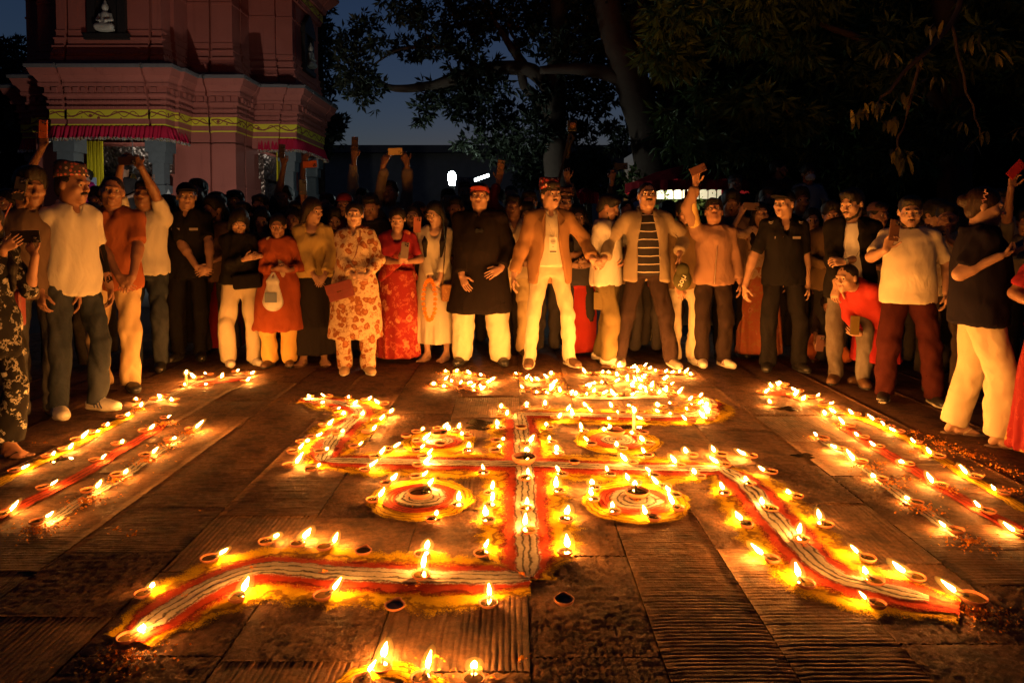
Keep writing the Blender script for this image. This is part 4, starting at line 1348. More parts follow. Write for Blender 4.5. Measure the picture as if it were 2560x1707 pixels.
    # ---- headwear and small parts
    def topi(s, mat, tilt=0.0):
        M = s.HF @ Matrix.Translation((0, 0.014, 0.048)) @ Matrix.Rotation(R(-9 + tilt), 4, 'X') @ Matrix.Scale(1.06, 4)
        mb = MB(); n = 28
        prof = [(0.0845, 0.0), (0.0865, 0.0), (0.0855, 0.03), (0.082, 0.064), (0.079, 0.082), (0.068, 0.091), (0.03, 0.088), (0.0, 0.086)]
        vs = []
        for r, z in prof:
            for i in range(n):
                a = 2 * math.pi * i / n
                zz = z + (0.016 * (math.sin(a) * 0.5) + 0.010 * math.cos(2 * a)) * (z / 0.09) 
                vs.append(M @ Vector((r * 0.93 * math.cos(a), r * 1.10 * math.sin(a), zz)))
        fs = [(j * n + i, j * n + (i + 1) % n, (j + 1) * n + (i + 1) % n, (j + 1) * n + i) for j in range(len(prof) - 1) for i in range(n)]
        return mb.add(vs, fs).build('topi_cap', mat, s.root, True)

    def cap(s, mat, visor=True, name='cap', badge=None):
        f = Field(s.vox(0.006, 0.009)); F = s.HF
        f.ell((0, 0.014, 0.046), (0.084, 0.099, 0.082), 0.01, 'u', F, cut=[((0, 0, 0.036), (0, -0.12, -1))])
        if visor:
            f.ell((0, -0.098, 0.038), (0.072, 0.078, 0.012), 0.012, 'u', F @ Matrix.Translation((0, 0, 0.01)) @ Matrix.Rotation(R(-6), 4, 'X'))
        return s.out(name, f, mat, 0.002, 30)

    def glasses(s, mat=None):
        mb = MB(); F = s.HF
        for e in (-1, 1):
            ring = [F @ Vector((e * 0.031 + 0.024 * math.cos(a), -0.100, 0.003 + 0.017 * math.sin(a))) for a in [2 * math.pi * i / 14 for i in range(15)]]
            mb.tube(ring, 0.0018, 5, False)
            mb.tube([F @ Vector((e * 0.055, -0.099, 0.008)), F @ Vector((e * 0.078, -0.05, 0.008)), F @ Vector((e * 0.082, 0.01, 0.004))], 0.0018, 5)
        mb.tube([F @ Vector((-0.008, -0.103, 0.006)), F @ Vector((0.008, -0.103, 0.006))], 0.0018, 5)
        return mb.build('glasses', mat or plain('glasses_metal', (0.45, 0.42, 0.40), 0.25, 1.0), s.root, True)

    def mask(s, mat):
        f = Field(0.007); F = s.HF
        f.ell((0, -0.046, -0.046), (0.063, 0.070, 0.056), 0.02, 'u', F)
        f.ell((0, -0.104, -0.030), (0.018, 0.014, 0.020), 0.02, 'u', F)
        f.ell((0, 0.05, -0.03), (0.1, 0.085, 0.12), 0.004, 's', F)
        return s.out('face_mask', f, mat, 0.0015, 60)

    def w(s, p):
        """a point of the person's own frame in the world"""
        return s.root_m() @ Vector(p)

    def root_m(s):
        return Matrix.Translation(s.root.location) @ Matrix.Rotation(s.root.rotation_euler[2], 4, 'Z') @ Matrix.Scale(s.k, 4)


def loc(fig_pos, yaw, k, P):
    """world point -> a person's own frame"""
    M = Matrix.Translation(Vector((fig_pos[0], fig_pos[1], 0))) @ Matrix.Rotation(R(yaw), 4, 'Z') @ Matrix.Scale(k, 4)
    return np.array(M.inverted() @ Vector(P))


PRESET = {
    'down': lambda e: ((e * 0.262, -0.045, 0.872), (e * 0.4, 1, 0), (e * 0.02, -0.16, -1), (-e, 0.15, 0), 0.42),
    'clasp': lambda e: ((e * 0.060, -0.235, 0.985), (e * 1.0, 0.45, -0.2), (-e * 0.75, -0.10, -0.62), (0, 1, -0.25) , 0.55),
    'belly': lambda e: ((e * 0.105, -0.225, 1.045), (e * 1.0, 0.4, -0.3), (-e * 0.9, -0.25, -0.1), (0, 1, 0), 0.5),
    'read': lambda e: ((e * 0.052, -0.285, 1.115), (e * 0.8, 0.5, -0.8), (-e * 0.22, -0.72, 0.45), (-e * 0.8, -0.1, 0.6), 0.75),
}

# ================================================================ temple
def paint_mat(name, c, k=1.0):
    t = NT(name)
    n1, n2 = t.noise(1.6, 5.0, 0.6), t.noise(26.0, 4.0, 0.65)
    drip = t.noise(3.0, 4.0, 0.6, vec=t.mapping((3, 3, 0.25)))
    colr = t.mix(n1, sh(c, 0.78), sh(c, 1.18))
    colr = t.mix(t.math('MULTIPLY', t.sep(t.ramp(drip, [(0.55, (0, 0, 0)), (0.75, (1, 1, 1))]))[0], 0.45), colr, sh(c, 0.45))
    b = t.bump(n2, 0.25, 0.01)
    t.bump(t.noise(5.0, 3.0), 0.25, 0.03, b)
    return t.done(colr, 0.75, 0, 0.25)


TRED = paint_mat('temple_red', (0.33, 0.098, 0.072))
TGREY = plain('grey_lead_edge', (0.12, 0.11, 0.11), 0.8, 0, 0.2, 12)
STONE = plain('dark_stone', (0.10, 0.115, 0.125), 0.8, 0, 0.25, 14, 0.4)
WOOD = plain('black_wood', (0.018, 0.014, 0.012), 0.6, 0, 0.3, 30, 0.5)


def frieze_mat():
    t = NT('yellow_frieze')
    u, v, _ = t.sep(co='UV')
    k = 6.2832 / 0.62
    vine = t.math('ADD', 0.5, t.math('MULTIPLY', t.math('SINE', t.math('MULTIPLY', u, k)), 0.26))
    d = t.math('ABSOLUTE', t.math('SUBTRACT', v, vine))
    m = t.math('LESS_THAN', d, 0.085)
    vine2 = t.math('ADD', 0.5, t.math('MULTIPLY', t.math('SINE', t.math('ADD', t.math('MULTIPLY', u, k * 2), 0.8)), 0.30))
    m2 = t.math('LESS_THAN', t.math('ABSOLUTE', t.math('SUBTRACT', v, vine2)), 0.055)
    cmb = t.n.new('ShaderNodeCombineXYZ'); t.link(t.math('MULTIPLY', u, 6.5), cmb.inputs[0]); t.link(t.math('MULTIPLY', v, 1.15), cmb.inputs[1])
    lf = t.math('LESS_THAN', t.vor(1.0, cmb.outputs[0], rnd=0.75), 0.22)
    tot = t.math('MAXIMUM', t.math('MAXIMUM', m, m2), lf)
    return t.done(t.mix(tot, (0.62, 0.50, 0.03), (0.22, 0.05, 0.03)), 0.7, 0, 0.3)


FRZ = frieze_mat()
TCX, TCY = -7.28, 15.32
TA, TB, TCp = 1.0, 1.93, 2.80
q1 = [((0.73, -TCp), (0, -1)), ((0.73, -TCp + .07), (0, -1)), ((0.78, -TCp + .07), (0, -1)), ((0.78, -TCp), (0, -1)), ((1.0, -TCp), (1, -1)), ((1.0, -TCp + .34), (1, -1)), ((1.07, -TCp + .34), (1, -1)),
      ((1.07, -TB), (1, -1)), ((1.43, -TB), (0, -1)), ((1.43, -TB + .08), (0, -1)), ((1.49, -TB + .08), (0, -1)), ((1.49, -TB), (0, -1)), ((TB, -TB), (1, -1))]
q1 = q1 + [((-p[1], -p[0]), (-d[1], -d[0])) for p, d in q1[::-1][1:]]
PLAN = []
for r_ in range(4):
    for (x, y), (dx, dy) in q1:
        for _ in range(r_): x, y, dx, dy = -y, x, -dy, dx
        PLAN.append((x, y, dx, dy))
core = [((1.20, -TB), (0, -1)), ((1.43, -TB), (0, -1)), ((1.43, -TB + .08), (0, -1)), ((1.49, -TB + .08), (0, -1)), ((1.49, -TB), (0, -1)), ((TB, -TB), (1, -1))]
core = core + [((-p[1], -p[0]), (-d[1], -d[0])) for p, d in core[::-1][1:]]
CORE = []
for r_ in range(4):
    for (x, y), (dx, dy) in core:
        for _ in range(r_): x, y, dx, dy = -y, x, -dy, dx
        CORE.append((x, y, dx, dy))

temple = tag(empty('temple', (TCX, TCY, 0)), 'red painted temple tower with stepped cornice and yellow vine frieze', 'temple')


def loft_plan(name, plan, rows, mat, uv=False, cap=False):
    n = len(plan)
    V = [(x + dx * o, y + dy * o, z) for z, o in rows for x, y, dx, dy in plan]
    F = [(j * n + i, j * n + (i + 1) % n, (j + 1) * n + (i + 1) % n, (j + 1) * n + i) for j in range(len(rows) - 1) for i in range(n)]
    mb = MB().add(V, F)
    if cap: mb.f.append(tuple((len(rows) - 1) * n + i for i in range(n)))
    o = mb.build(name, mat, temple)
    if uv:
        per = [0.0]
        for i in range(n):
            a, b = plan[i], plan[(i + 1) % n]; per.append(per[-1] + math.hypot(b[0] - a[0], b[1] - a[1]))
        ul = o.data.uv_layers.new(name='UVMap')
        z0, z1 = rows[0][0], rows[-1][0]
        for p in o.data.polygons:
            cols = [o.data.loops[li].vertex_index % n for li in p.loop_indices]
            wrap = 0 in cols and (n - 1) in cols
            for li in p.loop_indices:
                vi = o.data.loops[li].vertex_index; c = vi % n
                ul.data[li].uv = (per[n] if (wrap and c == 0) else per[c], (o.data.vertices[vi].co.z - z0) / (z1 - z0))
    return o


ZF = 0.85
loft_plan('plinth', [(x, y, dx, dy) for x, y, dx, dy in PLAN], [(-0.05, .75), (.28, .75), (.28, .5), (.56, .5), (.56, .28), (ZF, .28), (ZF, -.4)], STONE, cap=True)
loft_plan('wall', CORE, [(ZF, .14), (1.05, .14), (1.05, .10), (1.12, .12), (1.18, .09), (1.30, .05), (1.36, .07), (1.40, .05), (1.40, .015), (1.62, .015), (1.62, .03), (1.66, .03), (1.66, 0), (2.10, 0), (2.10, .012), (2.14, .012), (2.14, 0), (2.97, 0)], TRED)
loft_plan('entablature', PLAN, [(2.95, -0.25), (2.95, 0), (3.16, 0), (3.16, .03), (3.27, .03), (3.27, .042), (3.46, .042), (3.46, .07), (3.50, .075), (3.50, .045), (3.56, .045), (3.56, .07), (3.60, .08), (3.60, .06), (3.66, .06), (3.69, .11), (3.72, .115), (3.72, .095), (3.84, .095),
                                (3.84, .16), (3.90, .17), (3.90, .15), (3.96, .18), (4.02, .22), (4.02, .24), (4.10, .27), (4.14, .285), (4.14, .28)], TRED)
loft_plan('roof_edge', PLAN, [(4.14, .28), (4.145, .31), (4.20, .315), (4.22, .29), (4.30, .02)], TGREY)
loft_plan('tower', PLAN, [(4.29, .03), (4.40, .03), (4.40, .0), (4.44, .02), (4.50, .0), (4.56, -.02), (4.56, .005), (4.60, .005), (4.60, -.03), (4.72, -.03), (4.72, -.015), (4.745, -.015), (4.745, -.05), (4.86, -.05), (4.86, -.04), (4.885, -.04), (4.885, -.055), (5.62, -.055), (5.62, -.04), (5.66, -.04),
                         (5.66, -.055), (6.02, -.055), (6.02, 0), (6.10, .02), (6.10, .035), (6.30, .035), (6.30, .09), (6.42, .12), (6.5, .2), (6.66, .34), (6.72, .36), (6.76, .33), (7.0, -.1), (7.5, -.12)], TRED, cap=True)
loft_plan('frieze', PLAN, [(3.285, .047), (3.445, .047)], FRZ, True)
loft_plan('frieze', PLAN, [(6.12, .040), (6.28, .040)], FRZ, True)
loft_plan('gold_trim', PLAN, [(3.165, .034), (3.19, .036), (3.19, .030)], plain('gold_trim', (0.60, 0.47, 0.03), 0.6))
MB().lathe([(2.3, 7.4), (2.2, 8.2), (1.7, 9.0), (0.9, 9.6), (0.25, 9.9), (0.12, 10.6), (0.0, 11.0)], 16).build('roof', TRED, temple, True)

# dentils and leaf points under the cornice, too small to pick apart: one part
mb = MB(); mb2 = MB()
for i in range(len(PLAN)):
    a, b = PLAN[i], PLAN[(i + 1) % len(PLAN)]
    L = math.hypot(b[0] - a[0], b[1] - a[1])
    if L < 0.2 or (a[1] + b[1]) > 1.0 and a[0] < 0: continue
    ux, uy = (b[0] - a[0]) / L, (b[1] - a[1]) / L; nx, ny = uy, -ux
    for z0, z1, st, wd, o0, o1, target in ((3.735, 3.825, 0.14, 0.085, .09, .148, mb), (3.47, 3.50, 0.07, 0.05, .07, .09, mb2), (3.57, 3.60, 0.07, 0.05, .07, .094, mb2), (4.43, 4.47, 0.07, 0.05, .0, .03, mb2), (1.10, 1.15, 0.07, 0.05, .1, .13, mb2)):
        n = max(1, int(L / st))
        for k in range(n):
            c = (k + 0.5) * L / n
            M = Matrix(((ux, nx, 0, a[0] + ux * c), (uy, ny, 0, a[1] + uy * c), (0, 0, 1, 0), (0, 0, 0, 1)))
            target.box((-wd / 2, o0, z0), (wd / 2, o1, z1), M)
tag(mb.build('dentils', TRED, temple), kind='stuff')
tag(mb2.build('moulding_beads', TRED, temple), kind='stuff')

# porch pillars, doors, bells, curtain, valance
for sx, sy in ((-1, -1), (1, -1)):
    for rot in (0, 1, 3):
        M = Matrix.Rotation(rot * math.pi / 2, 4, 'Z')
        mb = MB()
        for z0, z1, w in ((ZF, 1.05, .17), (1.05, 1.25, .135), (1.25, 1.95, .11), (1.95, 2.1, .14), (2.1, 2.5, .105), (2.5, 2.7, .15), (2.7, 2.96, .19)):
            mb.box((sx * .83 - w, -TCp + .16 - w + .02, z0), (sx * .83 + w, -TCp + .16 + w + .02, z1), M)
        mb.build('pillar', STONE, temple)


def repousse():
    t = NT('repousse_silver')
    v = t.vor(16.0, feat='SMOOTH_F1'); n = t.noise(34.0, 4.0)
    b = t.bump(v, 0.9, 0.04); t.bump(n, 0.5, 0.015, b)
    return t.done(t.mix(n, (0.06, 0.045, 0.04), (0.30, 0.24, 0.20)), 0.35, 0.85, 0.5)


REP = repousse()
for rot in (0, 1):
    M = Matrix.Rotation(rot * math.pi / 2, 4, 'Z')
    d = MB().box((-.42, -TB - .05, ZF), (.42, -TB - .01, 2.35), M).build('door', WOOD, temple)
    MB().box((-.36, -TB - .075, ZF + .05), (-.015, -TB - .05, 2.3), M).build('door_leaf', REP, d)
    MB().box((.015, -TB - .075, ZF + .05), (.36, -TB - .05, 2.3), M).build('door_leaf', REP, d)
    MB().box((-.62, -TB - .09, ZF), (-.42, -TB - .01, 2.55), M).build('door_jamb', REP, d)
    MB().box((.42, -TB - .09, ZF), (.62, -TB - .01, 2.55), M).build('door_jamb', REP, d)
    MB().box((-.75, -TB - .12, 2.36), (.75, -TB - .01, 2.88), M).build('door_lintel', REP, d)
mb = MB()
for i in range(9):
    x0 = -0.68 + i * 0.034; x1 = x0 + 0.034
    mb.add([(x0, -TCp + .42 + .012 * (i % 2), 1.9), (x1, -TCp + .42 + .012 * ((i + 1) % 2), 1.9), (x1, -TCp + .42 + .012 * ((i + 1) % 2), 2.94), (x0, -TCp + .42 + .012 * (i % 2), 2.94)], [(0, 1, 2, 3)])
cur = mb.build('curtain', cloth((0.60, 0.50, 0.02)), temple, True)
sol = cur.modifiers.new('thick', 'SOLIDIFY'); sol.thickness = 0.006
MB().box((-.60, -TCp + .400, 2.10), (-.50, -TCp + .408, 2.26)).build('notice', plain('notice_blue', (0.30, 0.42, 0.60), 0.5), temple)
MB().box((TCp - .5, -.7, 2.0), (TCp - .47, -.5, 2.95)).build('curtain', cloth((0.60, 0.50, 0.02)), temple)
BRASS = plain('brass', (0.45, 0.30, 0.08), 0.35, 1.0)
for bx in (-0.80, 0.36):
    b = MB().lathe([(0.0, .17), (.02, .17), (.03, .15), (.05, .12), (.058, .05), (.075, .01), (.085, 0), (.07, 0), (.04, .10), (0, .12)], 16, Matrix.Translation((bx, -TCp + .10, 2.14))).build('bell', BRASS, temple, True)
    mb = MB()
    for i in range(17):
        z = 2.31 + i * .038
        mb.tube([(bx + (.012 if i % 2 else 0) * math.cos(a), -TCp + .10 + (0 if i % 2 else .012) * math.cos(a), z + .023 * math.sin(a)) for a in [j * math.pi / 3 for j in range(7)]], .004, 4, False)
    mb.build('chain', plain('chain', (.25, .25, .25), .4, 1.0), b)


def valance(path, name='valance'):
    """gathered red cloth with a metallic fringe, hung along a path under the frieze"""
    P = np.array(path, float)
    d = np.r_[0, np.cumsum(np.linalg.norm(np.diff(P, axis=0), axis=1))]
    n = int(d[-1] / 0.012); s_ = np.linspace(0, d[-1], n)
    X, Y = np.interp(s_, d, P[:, 0]), np.interp(s_, d, P[:, 1])
    TX, TY = np.gradient(X), np.gradient(Y); L = np.hypot(TX, TY) + 1e-9; NX, NY = TY / L, -TX / L
    rg = np.random.default_rng(5)
    ph = rg.uniform(0, 6.28)
    V = []
    hs = [3.165, 3.14, 3.09, 3.02, 2.955, 2.925]
    sag = 0.012 * np.sin(s_ * 2.3 + 1)
    for i in range(n):
        for j, z in enumerate(hs):
            k = j / (len(hs) - 1)
            w = (0.006 + 0.020 * k) * (math.sin(s_[i] * 88 + 1.5 * math.sin(s_[i] * 9)) + 0.6 * math.sin(s_[i] * 47 + ph))
            o_ = 0.03 + 0.075 * k + w
            V.append((X[i] + NX[i] * o_, Y[i] + NY[i] * o_, z - sag[i] * k))
    m = len(hs); idx = np.arange(n * m).reshape(n, m)
    Q = np.stack([idx[:-1, :-1], idx[1:, :-1], idx[1:, 1:], idx[:-1, 1:]], -1).reshape(-1, 4)
    o = mesh_np(name, V, Q, cloth((0.42, 0.016, 0.045), 0.75), temple)
    mod = o.modifiers.new('thick', 'SOLIDIFY'); mod.thickness = 0.004
    V2 = []
    for i in range(n):
        b = np.array(V[i * m + m - 1])
        tz = 0.028 + 0.020 * (rg.uniform() > 0.45)
        V2 += [tuple(b + (NX[i] * .004, NY[i] * .004, .012)), tuple(b + (NX[i] * (.012 + rg.uniform(-.008, .008)), NY[i] * .012, -tz))]
    i2 = np.arange(n * 2).reshape(n, 2)
    Q2 = np.stack([i2[:-1, 0], i2[1:, 0], i2[1:, 1], i2[:-1, 1]], -1)
    t = NT('fringe'); cell = t.vor(70.0, out='Color')
    t.done(t.ramp(t.sep(cell)[0], [(0.0, (.55, .50, .42)), (.45, (.30, .05, .04)), (.62, (.60, .48, .18)), (.82, (.10, .03, .03))], 'CONSTANT'), 0.3, 0.55, 0.6)
    mesh_np('fringe', V2, Q2, t.m, o, smooth=False)


for rot in range(4):
    if rot == 2: continue
    c, s_ = math.cos(rot * math.pi / 2), math.sin(rot * math.pi / 2)
    valance([(x * c - y * s_, x * s_ + y * c) for x, y in ((-1.0, -TCp + .75), (-1.0, -TCp), (1.0, -TCp), (1.0, -TCp + .75))])

MB().lathe([(0, .05), (.05, .04), (.06, 0), (.05, -.02), (0, -.03)], 12, Matrix.Translation((.1, -TCp + .40, 3.02))).build('porch_bulb', plain('porch_bulb', (.9, .9, .85), .3, emit=(1, .97, .85), es=30.0), temple, True)
MB().lathe([(0, .05), (.05, .04), (.06, 0), (.05, -.02), (0, -.03)], 12, Matrix.Translation((TCp - .40, -.1, 3.02))).build('porch_bulb', plain('porch_bulb', (.9, .9, .85), .3, emit=(1, .97, .85), es=30.0), temple, True)
# niches with a pale seated statue on the tower faces
MARB = plain('marble', (0.34, 0.32, 0.27), 0.55, 0, 0.4, 18)
for rot in (0, 1):
    M = Matrix.Rotation(rot * math.pi / 2, 4, 'Z')
    nz = MB()
    nz.box((-.40, -TCp - .05, 4.70), (.40, -TCp + .06, 4.80), M).box((-.34, -TCp - .03, 4.80), (-.20, -TCp + .06, 5.62), M).box((.20, -TCp - .03, 4.80), (.34, -TCp + .06, 5.62), M)
    nz.box((-.40, -TCp - .05, 5.52), (.40, -TCp + .06, 5.66), M).box((-.20, -TCp + .03, 4.80), (.20, -TCp + .06, 5.52), M)
    for k in range(5): nz.box((-.36 + k * .07, -TCp - .05, 5.66 + k * .06), (.36 - k * .07, -TCp + .06, 5.72 + k * .06), M)
    nz.build('niche', WOOD, temple)
    f = Field(0.014)
    f.rc((-.12, -.05, .05), .06, (.12, -.05, .05), .06, .04); f.rc((0, 0, .08), .085, (0, 0, .26), .075, .04); f.ell((0, 0, .40), (.055, .06, .07), .03); f.rc((0, 0, .45), .035, (0, 0, .53), .012, .02)
    for e in (-1, 1): f.rc((e * .09, 0, .27), .032, (e * .13, -.03, .17), .026, .02); f.rc((e * .13, -.03, .17), .026, (e * .05, -.10, .14), .022, .02)
    f.ell((0, -.01, .0), (.17, .09, .035), .02)
    V, T3, Q = f.mesh()
    V = np.array([M @ Vector((v[0], v[1] - TCp - .045, v[2] + 4.86)) for v in V])
    mesh_np('statue', V, [T3, Q], MARB, temple)

# ---------------------------------------------------------------- lamps of the place
def lamp_light(name, parent, kind, loc_, energy, color, **kw):
    l = bpy.data.lights.new(name, kind); l.energy = energy; l.color = color
    for k, v in kw.items(): setattr(l, k, v)
    o = put(bpy.data.objects.new(name, l), parent); o.location = loc_
    return o


BLACK = plain('black_metal', (0.02, 0.02, 0.022), 0.5, 0.3, 0.4)
# ground floodlight that washes the temple front, standing behind the crowd
fx, fy = -4.6, 9.3
fl = tag(empty('floodlight', (fx, fy, 0)), 'floodlight on a short stand shining up at the temple behind the crowd', 'floodlight')
MB().tube([(0, 0, 0), (0, 0, .62)], .02).tube([(-.25, 0, .01), (.25, 0, .01)], .015).tube([(0, -.25, .01), (0, .25, .01)], .015).build('stand', BLACK, fl)
aim = Vector((TCX + .6, TCY - 2.0, 3.9)) - Vector((fx, fy, .75))
Mf = Matrix.Translation((0, 0, .75)) @ aim.to_track_quat('-Z', 'Y').to_matrix().to_4x4()
MB().box((-.16, -.12, .0), (.16, .12, .06), Mf).box((-.17, -.13, -.03), (-.155, .13, 0), Mf).box((.155, -.13, -.03), (.17, .13, 0), Mf).build('housing', BLACK, fl)
MB().add([Mf @ Vector(v) for v in ((-.15, -.11, -.004), (.15, -.11, -.004), (.15, .11, -.004), (-.15, .11, -.004))], [(0, 1, 2, 3)]).build('lens', plain('flood_lens', (.8, .8, .75), .3, emit=(1, .95, .85), es=6.0), fl)
sp = lamp_light('flood_beam', fl, 'SPOT', (0, 0, 0), 280.0, (1.0, 0.90, 0.76), spot_size=R(105), spot_blend=0.45, shadow_soft_size=0.06)
sp.matrix_local = Mf @ Matrix.Translation((0, 0, -0.06))

# pole lamp with a bare white bulb
p = atY(1130, 447, 12.0)
pl = tag(empty('pole_lamp', (p.x, p.y, 0)), 'glaring white bulb on a thin pole behind the crowd', 'lamp')
MB().tube([(0, 0, 0), (0, 0, p.z - .16)], .022).box((-.04, -.04, p.z - .18), (.04, .04, p.z - .12)).build('pole', BLACK, pl)
MB().lathe([(0, -.135), (.03, -.13), (.05, -.09), (.068, 0), (.062, .08), (.035, .12), (0, .135)], 16, Matrix.Translation((0, 0, p.z))).build('bulb', plain('bulb', (.9, .95, .9), .3, emit=(.82, 1.0, .95), es=170.0), pl, True)
p = atY(1200, 446, 13.0)
tl = tag(empty('tube_lamp', (p.x, p.y, 0)), 'short white tube light tilted on a stand behind the red cap', 'lamp')
MB().tube([(0, 0, 0), (0, 0, p.z - .05)], .02).build('stand', BLACK, tl)
MB().tube([(-.17, 0, p.z - .06), (.17, 0, p.z + .06)], .03, 10).build('tube', plain('tube', (.9, .95, .9), .3, emit=(.85, 1.0, .95), es=14.0), tl, True)

# ---------------------------------------------------------------- far hall
hY = 34.0
zr = atY(900, 366, hY).z
hall = tag(empty('hall', (0, hY, 0)), 'long low pale building with a flat roof beyond the trees', 'building')
x0, x1 = atY(700, 400, hY).x, atY(1560, 400, hY).x
HW = plain('grey_render', (0.20, 0.21, 0.22), 0.85, 0, 0.2, 3)
MB().box((x0, 0, -.1), (x1, 8, zr - .35)).build('wall', HW, hall)
MB().box((x0 - .4, -.5, zr - .35), (x1 + .4, 8.5, zr)).build('roof', plain('roof_slab', (.12, .12, .13), .8, 0, .2, 3), hall)
for i in range(7):
    xw = x0 + 1.2 + i * (x1 - x0 - 2.2) / 7
    w = MB().box((xw, -.03, 1.1), (xw + 1.1, .05, 2.6)).build('window', BLACK, hall)
    MB().box((xw - .08, -.06, 1.02), (xw + 1.18, -.03, 1.1)).build('sill', HW, w)
    MB().box((xw + .08, -.045, 1.18), (xw + .52, -.031, 2.52)).build('pane', plain('dark_glass', (.03, .035, .04), .1, 0, .6), w)
    MB().box((xw + .58, -.045, 1.18), (xw + 1.02, -.031, 2.52)).build('pane', plain('dark_glass', (.03, .035, .04), .1, 0, .6), w)

# ---------------------------------------------------------------- trees
BARK = plain('bark', (0.075, 0.050, 0.036), 0.95, 0, 0.15, 9, 0.9)


def leaf_mat(name, a, b, trans=0.25):
    t = NT(name)
    n = t.noise(3.0, 4.0)
    at = t.n.new('ShaderNodeAttribute'); at.attribute_name = 'tint'
    c = t.mix(at.outputs['Fac'], a, b)
    t.b.inputs['Transmission Weight'].default_value = 0.0
    t.done(c, 0.55, 0, 0.35)
    tr = t.n.new('ShaderNodeBsdfTranslucent'); t.link(c, tr.inputs[0])
    mx = t.n.new('ShaderNodeMixShader'); mx.inputs[0].default_value = trans
    t.link(t.b.outputs[0], mx.inputs[1]); t.link(tr.outputs[0], mx.inputs[2]); t.link(mx.outputs[0], t.out.inputs[0])
    return t.m


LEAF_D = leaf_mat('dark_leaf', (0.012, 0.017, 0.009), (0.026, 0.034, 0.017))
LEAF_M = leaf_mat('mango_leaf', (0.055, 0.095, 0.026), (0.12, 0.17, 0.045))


def crown(parent, blobs, mat, size=(0.10, 0.17), asp=0.34, dens=1.0, droop=0.0, rosette=True, name='crown'):
    """blobs: (centre Vector, radius); every leaf is two triangles folded along its midrib; leaves grow in sprays"""
    rg = np.random.default_rng(len(blobs) * 7 + abs(int(blobs[0][0][0] * 100)))
    VV, TT, base = [], [], 0
    for c, r in blobs:
        n = int(dens * 560 * (r / 0.5) ** 2)
        per = 7 if rosette else 1
        m = max(1, n // per)
        d = rg.normal(size=(m, 3)); d /= np.linalg.norm(d, axis=1, keepdims=True)
        rad = r * (rg.uniform(0, 1, m) ** 0.42)[:, None] * (1 + 0.22 * np.sin(d[:, :1] * 5 + c[0]) * np.sin(d[:, 1:2] * 4 + d[:, 2:] * 5))
        P = np.array(c) + d * rad * np.array([1.15, 1.0, 0.82])
        P = np.repeat(P, per, 0)
        out = np.repeat(d, per, 0) * 0.6 + rg.normal(size=P.shape) * 0.75 + np.array([0, 0, -droop])
        out /= np.linalg.norm(out, axis=1, keepdims=True)
        L = rg.uniform(size[0], size[1], len(P))[:, None]
        sd = np.cross(out, rg.normal(size=P.shape)); sd /= np.linalg.norm(sd, axis=1, keepdims=True) + 1e-9
        up = np.cross(sd, out)
        P0 = P + out * L * 0.12
        a = P0; b = P0 + out * L * 0.45 + sd * L * asp * 0.5 + up * L * 0.05; e = P0 + out * L - up * L * 0.12; f = P0 + out * L * 0.45 - sd * L * asp * 0.5 + up * L * 0.05
        k = len(P)
        VV.append(np.stack([a, b, e, f], 1).reshape(-1, 3))
        i = base + np.arange(k) * 4
        TT.append(np.concatenate([np.stack([i, i + 1, i + 2], 1), np.stack([i, i + 2, i + 3], 1)])); base += 4 * k
    V, T = np.concatenate(VV), np.concatenate(TT)
    o = mesh_np(name, V, T, mat, parent, smooth=False)
    at = o.data.attributes.new('tint', 'FLOAT', 'POINT')
    at.data.foreach_set('value', np.repeat(rg.uniform(0, 1, len(V) // 4), 4).astype(np.float32))
    return o


def limb(parent, pts, r0, r1, name='branch'):
    n = len(pts)
    P = [Vector(p) for p in pts]
    Q = []
    for i in range(n - 1):
        p0, p1, p2, p3 = P[max(i - 1, 0)], P[i], P[i + 1], P[min(i + 2, n - 1)]
        for k in range(4):
            t = k / 4
            Q.append(0.5 * ((2 * p1) + (p2 - p0) * t + (2 * p0 - 5 * p1 + 4 * p2 - p3) * t * t + (3 * p1 - p0 - 3 * p2 + p3) * t ** 3) + Vector((random.gauss(0, .012), random.gauss(0, .012), 0)))
    Q.append(P[-1])
    rad = [r0 + (r1 - r0) * i / (len(Q) - 1) for i in range(len(Q))]
    return MB().tube(Q, rad, 12).build(name, BARK, parent, True)


def px_pts(lst, Y): return [atY(x, y, Y + (q[0] if q else 0)) for x, y, *q in lst]


ta = tag(empty('tree', gnd(1400, 745)), 'big dark tree spreading over the sky behind the crowd', 'tree'); ta.location = (0, 0, 0)
YA = 13.5
g0 = atY(1398, 700, YA); g0.z = 0
limb(ta, [g0] + px_pts([(1396, 520), (1392, 400), (1385, 300), (1390, 190), (1400, 90), (1395, -60), (1380, -220)], YA), .30, .12, 'trunk')
limb(ta, px_pts([(1388, 250), (1330, 178), (1221, 173), (1130, 200), (1068, 217), (1000, 222), (961, 214), (930, 190)], YA), .17, .035)
limb(ta, px_pts([(1313, 170), (1285, 130), (1262, 95), (1240, 60), (1200, -20)], YA), .10, .03)
limb(ta, px_pts([(1313, 165), (1293, 120), (1285, 90), (1270, 50)], YA), .06, .02)
limb(ta, px_pts([(1200, 175), (1130, 125), (1050, 118), (985, 128), (930, 165)], YA), .06, .015)
limb(ta, px_pts([(1388, 330), (1350, 250), (1310, 215), (1300, 170)], YA), .12, .08)
